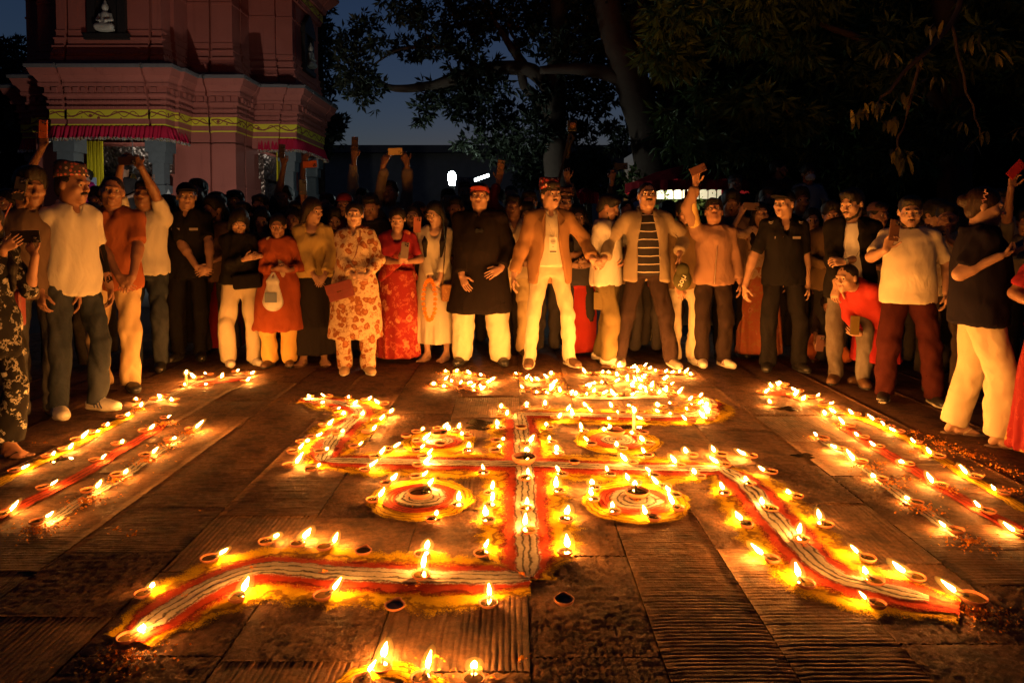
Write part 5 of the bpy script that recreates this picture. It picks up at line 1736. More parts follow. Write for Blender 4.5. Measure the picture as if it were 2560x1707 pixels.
BA = [(907, 72, 44), (870, 110, 34), (872, 160, 46), (905, 195, 40), (915, 232, 44), (950, 105, 30), (880, 215, 34), (1030, 34, 46), (985, 10, 44), (1060, 60, 30), (1045, 126, 44), (1005, 115, 26), (1090, 128, 40), (1144, 90, 60), (1150, 20, 70), (1066, 262, 34), (1060, 290, 22), (1100, 232, 46),
      (1150, 222, 56), (1190, 240, 52), (1135, 270, 32), (1183, 165, 60), (1165, 290, 26), (1225, 300, 46), (1210, 250, 40), (1260, 20, 80), (1340, 20, 80), (1420, 30, 90), (1470, 100, 80), (1420, 130, 60), (1350, 110, 50), (1297, 290, 56), (1260, 340, 40), (1340, 330, 60), (1400, 300, 70), (1440, 230, 60),
      (1460, 330, 50), (1480, 180, 60), (1540, 60, 90), (1560, 150, 60), (1500, 250, 50), (1360, 240, 44), (1210, 60, 44), (1255, 215, 30), (1170, 350, 30), (1230, 370, 44), (1300, 385, 50), (1375, 390, 50)]
sA = YA / FPX
crown(ta, [(atY(x, y, YA + random.uniform(-.8, .8)), r * sA) for x, y, r in BA], LEAF_D, (0.11, 0.19), 0.36, 1.05)
tb = tag(empty('tree'), 'old leaning tree with a thick brown trunk left of the red canopy', 'tree')
YB = 12.5
g0 = atY(1690, 740, YB); g0.z = 0
limb(tb, [g0] + px_pts([(1668, 600), (1650, 480), (1632, 380), (1612, 300), (1580, 200), (1545, 120), (1520, 20), (1500, -120)], YB), .48, .20, 'trunk')
limb(tb, px_pts([(1640, 400), (1680, 280), (1660, 180), (1600, 60), (1590, -60)], YB), .30, .14)
limb(tb, px_pts([(1585, 210), (1500, 180), (1420, 172), (1350, 176)], YB), .16, .07)
crown(tb, [(atY(x, y, YB + random.uniform(-.5, .9)), r * YB / FPX) for x, y, r in [(1500, -20, 90), (1580, 10, 70), (1640, 60, 60), (1690, 120, 90), (1720, 20, 100), (1540, 320, 30), (1560, 345, 26), (1530, 360, 22), (1680, 220, 60), (1750, 200, 90), (1700, 320, 60)]], LEAF_D, (0.11, 0.19), 0.36, 1.3)
tc = tag(empty('tree'), 'rounded bushy tree low behind the tall camera boom', 'tree')
limb(tc, [(atY(1470, 560, 20).x, 20, 0), (atY(1470, 560, 20).x, 20, 2.2), atY(1472, 420, 20)], .16, .06, 'trunk')
crown(tc, [(atY(x, y, 20 + random.uniform(-.6, .6)), r * 20 / FPX) for x, y, r in ((1470, 400, 42), (1440, 430, 36), (1500, 425, 36), (1465, 455, 45), (1380, 430, 45), (1330, 440, 40), (1540, 470, 34))], LEAF_D, (0.15, 0.24), 0.4, 1.1)
td = tag(empty('tree'), 'slim dark tree showing past the right edge of the temple', 'tree')
limb(td, [(atY(800, 560, 22).x, 22, 0), atY(805, 330, 22), atY(800, 120, 22), atY(805, 20, 22)], .14, .05, 'trunk')
crown(td, [(atY(x, y, 22 + random.uniform(-1, 1)), r * 22 / FPX) for x, y, r in ((800, 60, 26), (815, 110, 26), (800, 160, 30), (812, 210, 26), (800, 260, 30), (815, 310, 34), (800, 350, 40), (830, 330, 26), (845, 300, 16), (820, 20, 20))], LEAF_D, (0.16, 0.26), 0.4, 0.9)
te = tag(empty('tree'), 'dark leafy tree at the left edge behind the temple', 'tree')
limb(te, [(atY(20, 560, 20).x, 20, 0), atY(22, 330, 20), atY(20, 150, 20)], .2, .06, 'trunk')
crown(te, [(atY(x, y, 20 + random.uniform(-1, 1)), r * 20 / FPX) for x, y, r in ((20, 130, 40), (45, 170, 30), (10, 190, 44), (60, 240, 40), (20, 270, 60), (50, 330, 60), (10, 370, 60), (70, 400, 50), (-30, 300, 60), (-40, 200, 50), (20, 440, 60), (80, 460, 40))], LEAF_D, (0.16, 0.26), 0.4, 1.0)

# mango trees over the right half
tm = tag(empty('tree'), 'tall mango tree with long drooping leaves filling the upper right', 'tree')
YM = 10.5
gx = atY(2400, 560, YM).x
limb(tm, [(gx, YM, 0), atY(2385, 480, YM), atY(2392, 370, YM), atY(2380, 200, YM), atY(2360, 0, YM), atY(2350, -200, YM)], .26, .14, 'trunk')
limb(tm, px_pts([(2390, 330), (2300, 200), (2200, 120), (2050, 60)], YM), .12, .04)
limb(tm, px_pts([(2382, 220), (2460, 120), (2560, 60)], YM), .10, .04)
rg2 = random.Random(4)
bm_ = []
for gx_ in range(1690, 2700, 78):
    for gy_ in range(-60, 420, 74):
        if gx_ < 1760 and gy_ > 330: continue
        Yb = YM + rg2.uniform(-1.0, 2.6)
        bm_.append((atY(gx_ + rg2.uniform(-30, 30), gy_ + rg2.uniform(-30, 30), Yb), rg2.uniform(50, 78) * Yb / FPX))
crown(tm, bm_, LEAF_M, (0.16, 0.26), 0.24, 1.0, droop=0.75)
tn = tag(empty('tree'), 'second mango tree in the dark behind the standing men', 'tree')
limb(tn, [(atY(2080, 560, 13.5).x, 13.5, 0), atY(2080, 380, 13.5), atY(2060, 200, 13.5), atY(2050, 20, 13.5)], .26, .14, 'trunk')
bm_ = []
for gx_ in range(1720, 2700, 95):
    for gy_ in range(20, 560, 85):
        Yb = 13.6 + rg2.uniform(-.5, 1.8)
        bm_.append((atY(gx_ + rg2.uniform(-30, 30), gy_ + rg2.uniform(-30, 30), Yb), rg2.uniform(66, 92) * Yb / FPX))
crown(tn, bm_, LEAF_D, (0.20, 0.32), 0.28, 1.0, droop=0.5)
to = tag(empty('branch'), 'near mango branch with long leaves lit orange by the lamps', 'branch')
YO = 6.9
limb(to, px_pts([(2420, -80, 1.0), (2380, 60, .6), (2300, 140, .2), (2230, 215), (2190, 262)], YO), .035, .010, 'twig')
limb(to, px_pts([(2300, 140, .2), (2260, 320, .1), (2240, 375)], YO), .018, .008, 'twig')
limb(to, px_pts([(2380, 60, .6), (2420, 230, .4), (2450, 340, .3)], YO), .018, .008, 'twig')


def spray(parent, c, n, rad, size, mat, seed):
    """one spray of long hanging leaves, each leaf a part of its own"""
    rg = np.random.default_rng(seed)
    for i in range(n):
        L = rg.uniform(*size); w = L * 0.12
        vs, fs = [], []
        for k in range(6):
            t = k / 5; ww = w * math.sin(math.pi * min(1, t * 0.92 + 0.06)) ** 0.8
            z = -0.25 * L * t * t
            vs += [(t * L, -ww, z + .12 * ww), (t * L, 0, z - .10 * ww), (t * L, ww, z + .12 * ww)]
        for k in range(5):
            for j in (0, 1): fs.append((k * 3 + j, (k + 1) * 3 + j, (k + 1) * 3 + j + 1, k * 3 + j + 1))
        o = MB().add(vs, fs).build('leaf', mat, parent, True)
        at = o.data.attributes.new('tint', 'FLOAT', 'POINT'); at.data.foreach_set('value', np.full(len(vs), rg.uniform(0, 1), np.float32))
        d = Vector((rg.normal() * .8 - .15, rg.normal() * .7, -abs(rg.normal()) * .9 - .25)).normalized()
        q = d.to_track_quat('X', 'Z'); o.rotation_mode = 'QUATERNION'; o.rotation_quaternion = q
        o.location = Vector(c) + Vector((rg.normal(), rg.normal(), rg.normal() * .5)) * rad


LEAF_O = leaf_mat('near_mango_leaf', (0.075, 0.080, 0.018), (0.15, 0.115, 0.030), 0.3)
for i, (x, y, n) in enumerate(((2190, 262, 16), (2150, 275, 9), (2225, 300, 9), (2240, 375, 12), (2265, 395, 8), (2220, 135, 9), (2290, 150, 8), (2270, 240, 8), (2330, 200, 7), (2450, 345, 8), (2400, 300, 6), (2500, 130, 7), (2440, 100, 6), (2330, 60, 6), (2540, 330, 5))):
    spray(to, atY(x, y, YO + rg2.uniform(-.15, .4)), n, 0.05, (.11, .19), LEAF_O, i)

# ---------------------------------------------------------------- stalls behind on the right
def umbrella(px, py, Y, r, h, label, lit):
    p = atY(px, py, Y)
    o = tag(empty('market_umbrella', (p.x, p.y, 0)), label, 'umbrella')
    MB().tube([(0, 0, 0), (0, 0, p.z + h)], .025).build('pole', BLACK, o)
    n = 16
    vs = [(0, 0, p.z + h)] + [(r * math.cos(a), r * math.sin(a), p.z + (.03 if i % 2 else 0)) for i, a in enumerate([2 * math.pi * i / n for i in range(n)])] + [(r * .5 * math.cos(a), r * .5 * math.sin(a), p.z + h * .62) for a in [2 * math.pi * i / n for i in range(n)]]
    fs = [(0, 1 + n + i, 1 + n + (i + 1) % n) for i in range(n)] + [(1 + n + i, 1 + i, 1 + (i + 1) % n, 1 + n + (i + 1) % n) for i in range(n)]
    c = MB().add(vs, fs).build('canopy', cloth((.25, .012, .02)), o); c.modifiers.new('t', 'SOLIDIFY').thickness = .006
    mb = MB(); m = 96
    for i in range(m):
        a0, a1 = 2 * math.pi * i / m, 2 * math.pi * (i + 1) / m
        w0, w1 = r + .012 * math.sin(i * 1.7), r + .012 * math.sin((i + 1) * 1.7)
        mb.add([(w0 * math.cos(a0), w0 * math.sin(a0), p.z + .02), (w1 * math.cos(a1), w1 * math.sin(a1), p.z + .02), (w1 * math.cos(a1), w1 * math.sin(a1), p.z - .13), (w0 * math.cos(a0), w0 * math.sin(a0), p.z - .13 - .02 * (i % 2))], [(0, 1, 2, 3)])
    mb.build('fringe', cloth((.30, .015, .02)), c)
    return o, p


umbrella(1715, 462, 11.0, 0.95, .32, 'wide red fringed canopy over the lit stall on the right', True)
umbrella(1463, 486, 10.6, 0.20, .10, 'small red umbrella between two heads near the middle', False)
st = tag(empty('stall', (atY(1720, 480, 11.4).x, 11.4, 0)), 'stall with bright pale panels under the red canopy', 'stall')
MB().box((-.75, -.3, 0), (.75, .3, .9)).build('counter', WOOD, st)
zt = atY(1720, 466, 11.4).z
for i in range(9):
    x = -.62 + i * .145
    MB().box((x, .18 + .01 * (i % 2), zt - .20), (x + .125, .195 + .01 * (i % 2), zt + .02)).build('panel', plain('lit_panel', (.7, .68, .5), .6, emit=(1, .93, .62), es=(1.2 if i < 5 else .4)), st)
for sx in (-.74, .74): MB().tube([(sx, .2, 0), (sx, .2, zt + .03)], .02).build('post', BLACK, st)
lamp_light('stall_lamp', st, 'POINT', (-.2, -.25, zt - .06), 16.0, (1, .95, .7), shadow_soft_size=.05)
sb = tag(empty('bush', (atY(1700, 520, 11.9).x, 11.9, 0)), 'leafy potted bush lit green under the red canopy', 'bush'); sb.location = (0, 0, 0)
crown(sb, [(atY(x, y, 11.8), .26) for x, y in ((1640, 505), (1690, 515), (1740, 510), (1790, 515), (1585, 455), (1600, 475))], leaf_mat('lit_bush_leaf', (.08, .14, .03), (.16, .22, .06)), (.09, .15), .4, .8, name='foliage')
limb(sb, [(atY(1700, 520, 11.9).x, 11.9, 0), atY(1700, 560, 11.9), atY(1690, 515, 11.9)], .03, .015, 'stem')
p = atY(2490, 425, 16)
gl = tag(empty('lamp_post', (p.x, p.y, 0)), 'cold white lamp glimpsed through leaves at the right edge', 'lamp')
MB().tube([(0, 0, 0), (0, 0, p.z - .15)], .03).build('post', BLACK, gl)
MB().lathe([(0, -.14), (.1, -.1), (.14, 0), (.1, .1), (0, .14)], 14, Matrix.Translation((0, 0, p.z))).build('globe', plain('globe', (.9, .95, .95), .3, emit=(.8, .97, 1), es=14.0), gl, True)

# stone platform some of the onlookers stand on
pf = tag(empty('platform', (atY(1960, 600, 9.9).x, 9.9, 0)), 'low dark stone platform behind the guard, people standing on it', 'platform')
MB().box((-1.6, -.6, 0), (2.2, 1.2, .46)).build('body', STONE, pf)
MB().box((-1.65, -.65, .46), (2.25, 1.25, .52)).build('top_slab', STONE, pf)

# camera boom
p0, p1 = atY(1386, 500, 7.7), atY(1428, 318, 7.7)
cb = tag(empty('camera_boom', (0, 0, 0)), 'black camera raised on a tall boom above the crowd', 'camera')
base = Vector((p0.x - .04, p0.y, .0))
MB().tube([base + Vector((0, 0, 1.0)), p0, p1], [.02, .018, .014]).build('boom', BLACK, cb)
MB().box(p1 + Vector((-.045, -.04, -.05)), p1 + Vector((.06, .05, .07))).build('camera_body', BLACK, cb, bevel=.008)
MB().lathe([(0, 0), (.032, 0), (.036, .03), (.03, .055), (.0, .052)], 16, Matrix.Translation(p1 + Vector((.012, -.04, .01))) @ Matrix.Rotation(R(90), 4, 'X')).build('lens', plain('lens', (.16, .07, .03), .15, 0, .8), cb, True)
MB().tube([p1 + Vector((-.02, 0, -.05)), p1 + Vector((.03, 0, -.12)), p1 + Vector((-.02, 0, -.2)), p1 + Vector((-.04, 0, -.35))], .022).build('gimbal', BLACK, cb, True)

# ================================================================ the crowd
GOLD = plain('gold', (0.55, 0.35, 0.08), 0.25, 1.0)
GLASSB = plain('phone_glass', (0.015, 0.015, 0.018), 0.08, 0, 0.6)
LENS = plain('lens_ring', (0.30, 0.28, 0.27), 0.2, 0.8)


def phone(c, long_ax, back, color, label, cams=3, screen=None):
    """phone: c centre, long_ax along its length, back = where its camera side looks"""
    L = Vector(long_ax).normalized(); B = Vector(back); B = (B - L * B.dot(L)).normalized(); S = B.cross(L)
    M = Matrix.Translation(Vector(c)) @ Matrix(((S.x, L.x, B.x, 0), (S.y, L.y, B.y, 0), (S.z, L.z, B.z, 0), (0, 0, 0, 1)))
    o = tag(empty('phone', c), label, 'phone', 'phones held by the crowd')
    o.location = (0, 0, 0)
    MB().box((-.037, -.077, -.0045), (.037, .077, .0045), M).build('case', plain('phone_case', color, 0.4, 0, 0.4), o, bevel=.003)
    MB().box((-.034, -.074, -.0062), (.034, .074, -.0046), M).build('screen', screen or GLASSB, o)
    if cams:
        isl = MB().box((-.033, .032, .0046), (.004, .072, .0075), M).build('camera_plate', plain('plate', sh(color, 0.75), 0.25, 0, 0.5), o, bevel=.001)
        for i, (x, y) in enumerate(((-.024, .062), (-.024, .043), (-.006, .0525), (-.006, .068))[:cams]):
            MB().lathe([(0, .0076), (.0075, .0076), (.0078, .0105), (.0062, .0108), (0, .0092)], 12, M @ Matrix.Translation((x, y, 0))).build('lens', LENS if i % 2 == 0 else GLASSB, isl, True)
    return o


def conv(arms, pos, yaw, k):
    out = {}
    for e, a in (arms or {}).items():
        if isinstance(a, dict):
            W = atY(a['px'][0], a['px'][1], pos[1] + a.get('dy', -0.25))
            if a.get('hold'):      # the pixel is the phone in the hand: step back to the wrist
                W = W - Vector(a['f']).normalized() * 0.115 - Vector(a.get('n', (0, 1, 0))).normalized() * 0.022
            rot = Matrix.Rotation(-R(yaw), 3, 'Z')
            d = lambda v: tuple(rot @ Vector(v))
            a = (loc(pos, yaw, k, W), d(a.get('pole', (e, 0.3, -0.6))), d(a.get('f', (0, 0, 1))), d(a.get('n', (0, 1, 0))), a.get('curl', 0.7))
        out[e] = a
    return out


def mk(label, x, fy, ty, yaw=0, hat=0.0, Y=None, arms=None, z=0.0, **kw):
    if Y is None: pos = gnd(x, fy)
    else: pos = atY(x, 570, Y)
    zt = atY(x, ty, pos.y).z - z
    stoop = kw.pop('stoop', 0.0)
    H = (zt - hat + stoop) / 1.725 * 1.70
    return Fig(label, (pos.x, pos.y), H, yaw=yaw, arms=conv(arms, (pos.x, pos.y), yaw, H / 1.70), z=z, **kw)


WHITE = (0.42, 0.385, 0.32); CREAM = (0.40, 0.335, 0.23); BLK = (0.008, 0.007, 0.008); KHAKI = (0.42, 0.30, 0.16)
SHOE_W = plain('white_leather', (0.58, 0.54, 0.46), 0.5, 0, 0.4, 40, 0.1); SHOE_B = plain('brown_leather', (0.09, 0.045, 0.022), 0.5, 0, 0.4, 40, 0.1); SHOE_K = plain('black_leather', (0.016, 0.014, 0.013), 0.4, 0, 0.5, 40, 0.1)
SOLE_W = plain('pale_rubber', (0.50, 0.45, 0.36), 0.7); SOLE_K = plain('dark_rubber', (0.03, 0.028, 0.025), 0.8)
T1, T2, T3_, T4 = (0.33, 0.165, 0.10), (0.27, 0.13, 0.076), (0.38, 0.21, 0.13), (0.22, 0.105, 0.06)

# ---- left side
f = mk('man in a patterned topi and cream polo with black arm sleeves', 192, 1032, 394, 58, hat=.055, tone=T2, head=(24, 4, 0), g=.84, sw=.95, belly=.012,
       arms={-1: ((-.215, -.02, .87), (-.4, 1, 0), (-.05, -.18, -1), (1, .1, 0), .6), 1: ((.215, -.06, .87), (.4, 1, 0), (0, -.16, -1), (-1, .1, 0), .6)}, feet={-1: (-.11, .02, -14), 1: (.12, -.03, 18)})
f.body(1.85); f.hair('crop', stache=1.3); f.eyes(); f.topi(topi_mat((.30, .07, .06), (.05, .035, .04), (.34, .27, .25), 40))
f.top(cloth(BLK), hem=.95, sleeve=1.9, off=.003, name='arm_sleeves', fold=.001)
f.top(cloth(WHITE), hem=.83, sleeve=.72, off=.020, neck='collar', name='polo_shirt'); f.collar(cloth((.50, .45, .36)))
f.pants(denim((.018, .023, .034), .13), .074, .066, .096); f.shoes(SHOE_W, SOLE_W, accent=plain('navy_stripe', (.03, .04, .10), .5))
f = mk('man in a rust orange polo and khaki trousers, hands folded', 292, 976, 438, 16, tone=T2, head=(14, -4, 4),
       arms={-1: dict(px=(296, 690), dy=-.22, f=(.6, -.2, -.6), n=(0, 1, 0), curl=.5, pole=(-1, .5, 0)), 1: dict(px=(332, 690), dy=-.22, f=(-.5, -.2, -.7), n=(0, 1, 0), curl=.5, pole=(1, .5, 0))}, feet={-1: (-.10, 0, -5), 1: (.11, -.02, 24)})
f.body(.6); f.hair('crop', front=.066); f.eyes(); f.top(cloth((.25, .075, .032)), hem=.82, sleeve=.78, off=.022, neck='collar', name='polo_shirt', loose=.012); f.collar(cloth((.24, .072, .03))); f.pants(cloth(KHAKI), .078, .072, .098); f.shoes(SHOE_K, SOLE_K)
f = mk('man in a white shirt and jeans filming with both arms raised', 372, 925, 452, 10, tone=T4, head=(0, -12, 0), lod=0,
       arms={-1: dict(px=(302, 415), dy=-.25, f=(.35, 0, .9), n=(.5, .8, 0), curl=.9), 1: dict(px=(352, 418), dy=-.25, f=(-.6, 0, .8), n=(-.3, .9, 0), curl=.9)})
f.body(.7); f.hair('short'); f.top(cloth(WHITE), hem=.88, sleeve=.75, neck='collar'); f.collar(cloth(WHITE)); f.pants(denim((.018, .023, .034), .13), .075, .062); f.shoes(SHOE_K)
phone(atY(318, 402, gnd(372, 925).y - .28), (1, 0, .06), (0, -1, 0), (.03, .016, .014), 'dark phone held level by the man in white behind the rust polo')
f = mk('woman in a black and white print at the left edge, filming', -20, 1150, 500, 60, fem=True, tone=T1, head=(0, 15, 0),
       arms={-1: dict(px=(8, 622), dy=-.02, f=(.9, 0, .5), n=(0, .9, .4), curl=.7, pole=(-1, .4, -.8)), 1: dict(px=(88, 640), dy=.12, f=(-.5, 0, .85), n=(0, .9, .4), curl=.7, pole=(1, .2, -1))})
f.body(.9, legs=.2); f.hair('long'); f.top(floral(BLK, (.45, .42, .36), (.3, .28, .22), 7, .33, (.30, .28, .24)), hem=.70, sleeve=1.1, flare=.05, name='blouse'); f.pants(floral(BLK, (.45, .42, .36), (.3, .28, .22), 7, .33, (.30, .28, .24)), .08, .10, hem=.12); f.sandals(SHOE_K)
bg = tag(MB().box((-.09, -.035, -.11), (.09, .035, .11)).build('handbag', plain('red_leather', (.16, .02, .02), .5, 0, .4, 30), None, bevel=.02), 'small red handbag hanging at the left edge', 'handbag')
bg.location = atY(20, 770, 4.05); MB().tube([(-.08, 0, .1), (-.05, 0, .45), (.0, .05, .62)], .006).build('strap', plain('red_leather', (.16, .02, .02), .5, 0, .4, 30), bg)
phone(atY(64, 592, 3.98), (1, .15, .03), (.1, -1, -.2), BLK, 'black phone held level with two hands at the left edge')
f = mk('man in a brown shirt and jeans behind the topi man', 92, 1045, 420, 40, tone=T4, head=(10, 6, 0), lod=0, arms={-1: dict(px=(50, 478), dy=-.1, hold=1, f=(.2, -.1, 1), n=(.1, -1, 0), curl=.9, pole=(-1, 0, -1)), 1: 'down'})
f.body(.6); f.hair('puff'); f.top(cloth((.10, .065, .045)), hem=.84, sleeve=.8); f.pants(denim((.04, .04, .045)), .076, .066); f.shoes(SHOE_B, SOLE_K)
phone(atY(50, 472, gnd(92, 1045).y - .12), (.25, 0, 1), (.2, -1, 0), (.035, .03, .03), 'dark phone upright in the hand of the man in brown')
f = mk('person in dark clothes with one arm raised at the far left', 80, 0, 440, 20, Y=6.1, tone=T2, lod=1, arms={-1: dict(px=(106, 335), dy=-.2, hold=1, f=(.25, -.1, 1), n=(0, -1, 0), curl=.7), 1: 'down'})
f.body(.7); f.hair('short'); f.top(cloth((.05, .04, .04)), sleeve=.7); f.pants(cloth(BLK))
phone(atY(108, 323, 5.88), (.05, 0, 1), (0, -1, 0), (.62, .14, .02), 'bright orange phone raised high at the left by the temple')
f = mk('security guard in black uniform and cap with hands clasped', 474, 898, 453, 14, hat=.015, tone=T3_, head=(14, 2, 0), g=1.05,
       arms={-1: dict(px=(492, 668), dy=-.22, f=(.8, -.2, -.35), n=(0, 1, 0), curl=.6, pole=(-1, .5, -.2)), 1: dict(px=(524, 672), dy=-.22, f=(-.75, -.2, -.3), n=(0, 1, 0), curl=.6, pole=(1, .5, 0))})
f.body(.6); f.hair('crop'); f.eyes(); UNI = cloth((.010, .009, .010)); f.top(UNI, hem=.80, sleeve=.75, off=.020, neck='collar', name='uniform_shirt'); f.collar(UNI); f.pants(UNI, .074, .066); f.shoes(SHOE_K, SOLE_K, boot=.09, name='boot'); f.cap(UNI)


def nameplates(f, l=True, chev=False):
    PL = plain('name_strip', (.24, .20, .18), .7, 0, .2, 160)
    for x0, w in ((-.115, .075), (.045, .075)):
        vs = [f.T @ Vector((x0 + w * i / 4, -.134 + abs(x0 + w * i / 4) ** 2 * 1.2 - .008, z)) for z in (1.262, 1.285) for i in range(5)]
        MB().add(vs, [(i, i + 1, i + 6, i + 5) for i in range(4)]).build('name_strip', PL, f.root).modifiers.new('t', 'SOLIDIFY').thickness = .004
    if chev:
        for e in (-1, 1):
            mb = MB()
            for q in (0, .014): mb.tube([f.T @ Vector((e * .115, -.062, 1.415 + q)), f.T @ Vector((e * .135, -.068, 1.405 + q)), f.T @ Vector((e * .155, -.055, 1.412 + q))], .003, 5)
            mb.build('chevron', plain('braid', (.35, .30, .24), .7), f.root)


nameplates(f)
f = mk('person in a long dark red dress behind the left guard', 552, 897, 510, 0, Y=7.35, fem=True, tone=T2, lod=1)
f.body(1.7); f.hair('long'); f.top(cloth((.12, .010, .012)), sleeve=1.7); f.skirt(cloth((.16, .012, .012)), r0=.25, pleats=9)

# ---- women left of centre
f = mk('short haired girl in a black jacket and cream trousers looking down', 604, 912, 522, 10, fem=True, tone=T3_, head=(14, 30, 6), g=1.1,
       arms={-1: dict(px=(612, 648), dy=-.22, f=(.9, -.1, .3), n=(0, 1, .3), curl=.6, pole=(-1, .4, -1)), 1: dict(px=(650, 640), dy=-.15, f=(-.7, 0, -.1), n=(0, 1, 0), curl=.6, pole=(1, .4, -1))}, feet={-1: (-.13, 0, 20), 1: (.13, .03, 30)})
f.body(1.85); f.hair('bob', front=.045); f.eyes(); f.top(cloth((.012, .011, .011)), hem=.90, sleeve=1.88, off=.028, loose=.02, name='jacket'); f.pants(cloth(CREAM), .085, .082, .10); f.shoes(SHOE_W, SOLE_W)
fb = tag(MB().box((-.13, -.035, -.07), (.13, .035, .07)).build('waist_bag', cloth(BLK), None, bevel=.022), 'black waist bag across the girl in the black jacket', 'bag'); fb.location = atY(618, 703, gnd(604, 912).y - .17); fb.rotation_euler = (0, R(-5), R(8))
MB().tube([(-.125, 0, .03), (-.16, .08, .06), (-.14, .2, .07)], .009).tube([(.125, 0, .03), (.15, .08, .06), (.14, .2, .07)], .009).build('strap', cloth(BLK), fb)
f = mk('older woman in an orange dress with a cream shawl', 700, 914, 534, 8, fem=True, tone=T2, g=1.1, head=(2, 14, 0),
       arms={-1: dict(px=(690, 672), dy=-.2, f=(.9, -.2, 0), n=(0, 1, .2), curl=.7, pole=(-1, .5, -1)), 1: dict(px=(722, 676), dy=-.2, f=(-.8, -.2, .1), n=(0, 1, .2), curl=.7, pole=(1, .5, -1))})
f.body(1.8); f.hair('bun', front=.066); f.eyes(); f.top(cloth((.27, .060, .022)), hem=.42, sleeve=1.7, off=.024, flare=.13, name='kurta'); f.pants(cloth((.50, .30, .08)), .088, .085, .10, name='salwar'); f.shoes(SHOE_B, SOLE_K); f.pallu(cloth((.52, .40, .24)), -1, name='shawl')
pb = tag(mesh_np('carrier_bag', *(lambda m: (m[0], [m[1], m[2]]))(Field(.009).rc((0, 0, .07), .055, (0, 0, -.09), .098, .03, n=(0, 1, 0), flat=.42).rc((-.04, 0, .09), .018, (-.01, .02, .17), .008, .02).rc((.04, 0, .09), .018, (.01, .02, .17), .008, .02).mesh()), plain('thin_plastic', (.42, .40, .36), .3, 0, .5, 25, .8)), 'thin grey plastic carrier bag beside the orange dress', 'carrier bag'); pb.location = atY(682, 728, gnd(700, 914).y - .24)
MB().box((-.06, -.044, -.10), (.05, -.040, -.01)).build('print', plain('bag_print', (.10, .12, .16), .5), pb)
f = mk('woman in a puff sleeved tan blouse and long black skirt', 785, 908, 494, 10, fem=True, tone=T3_, head=(48, 10, 0),
       arms={-1: dict(px=(785, 690), dy=-.2, f=(.6, -.2, -.7), n=(0, 1, 0), curl=.5, pole=(-1, .5, -.3)), 1: dict(px=(812, 690), dy=-.2, f=(-.5, -.2, -.7), n=(0, 1, 0), curl=.5, pole=(1, .5, 0))})
f.body(1.85, legs=.2); f.hair('bob', (.016, .009, .007), front=.062); f.eyes(); f.top(cloth((.40, .28, .09), wrinkle=.8), hem=.90, sleeve=1.80, off=.018, neck='scoop', name='blouse', slf=2.4, fold=.012); f.skirt(cloth((.016, .013, .013)), z0=.11, r0=.22, pleats=8); f.sandals(plain('tan_sandal', (.28, .17, .09), .6))
f = mk('woman in a cream floral tunic and trousers with crossbody bag', 890, 931, 503, 3, fem=True, tone=(.42, .25, .165), head=(4, 0, 0), g=1.0,
       arms={-1: dict(px=(886, 692), dy=-.24, f=(.95, -.2, -.05), n=(0, 1, 0), curl=.35, pole=(-1, .5, -.6)), 1: dict(px=(915, 690), dy=-.24, f=(-.95, -.2, -.08), n=(0, 1, 0), curl=.35, pole=(1, .5, -.6))}, feet={-1: (-.105, 0, 4), 1: (.125, -.01, 22)})
FLO = floral((.42, .31, .19), (.20, .065, .022), (.30, .12, .05), 15.0, .62, (.20, .075, .028))
f.body(1.6); f.hair('tied', front=.060); f.eyes(); f.top(FLO, hem=.36, sleeve=1.72, off=.024, flare=.12, neck='collar', name='tunic', slf=1.5, loose=.02, fold=.020); f.collar(FLO); f.pants(FLO, .08, .078, .10); f.shoes(plain('tan_shoe', (.38, .25, .14), .6), SOLE_W)
Ye = gnd(890, 931).y
MB().tube([f.T @ Vector((.06, -.03, 1.475)), f.T @ Vector((.075, -.135, 1.38)), f.T @ Vector((.04, -.175, 1.2)), f.T @ Vector((-.03, -.165, 1.08))], .006).build('bag_strap', plain('maroon_leather', (.12, .018, .015), .45), f.root)
cbg = tag(MB().box((-.115, -.03, -.075), (.115, .03, .075)).build('handbag', plain('maroon_leather2', (.12, .018, .015), .45, 0, .4, 25, .1), None, bevel=.012), 'maroon crossbody bag on the floral tunic', 'handbag'); cbg.location = atY(851, 727, Ye - .20); cbg.rotation_euler = (0, R(-16), R(-6))
MB().box((-.118, -.034, -.01), (.118, -.028, .078)).build('flap', plain('maroon_leather2', (.12, .018, .015), .45, 0, .4, 25, .1), cbg, bevel=.004)
MB().box((-.02, -.037, -.006), (.02, -.033, .0)).build('clasp', GOLD, cbg)
f = mk('woman in a red floral saree reading her phone', 996, 904, 516, 4, fem=True, tone=(.36, .20, .13), head=(2, 20, 0), g=1.12,
       arms={-1: dict(px=(1001, 655), dy=-.27, f=(.5, -.5, .55), n=(.3, .5, .8), curl=.8, pole=(-1, .5, -1)), 1: dict(px=(1015, 655), dy=-.27, f=(-.4, -.5, .55), n=(-.3, .5, .8), curl=.8, pole=(1, .5, -1))})
SAR = floral((.22, .018, .016), (.46, .17, .08), (.36, .06, .03), 8.0, .50, (.40, .10, .05))
f.body(.6); f.hair('bun', front=.066); f.eyes(); f.top(cloth((.24, .02, .03)), hem=1.08, sleeve=.8, off=.015, neck='scoop', name='blouse'); f.skirt(SAR, r0=.24, pleats=12, amp=.045, name='saree_skirt'); f.pallu(SAR, 1)
phone(atY(1012, 626, gnd(996, 904).y - .33), (.1, .1, 1), (0, -1, .1), (.16, .12, .10), 'phone held upright by the woman in the red saree')
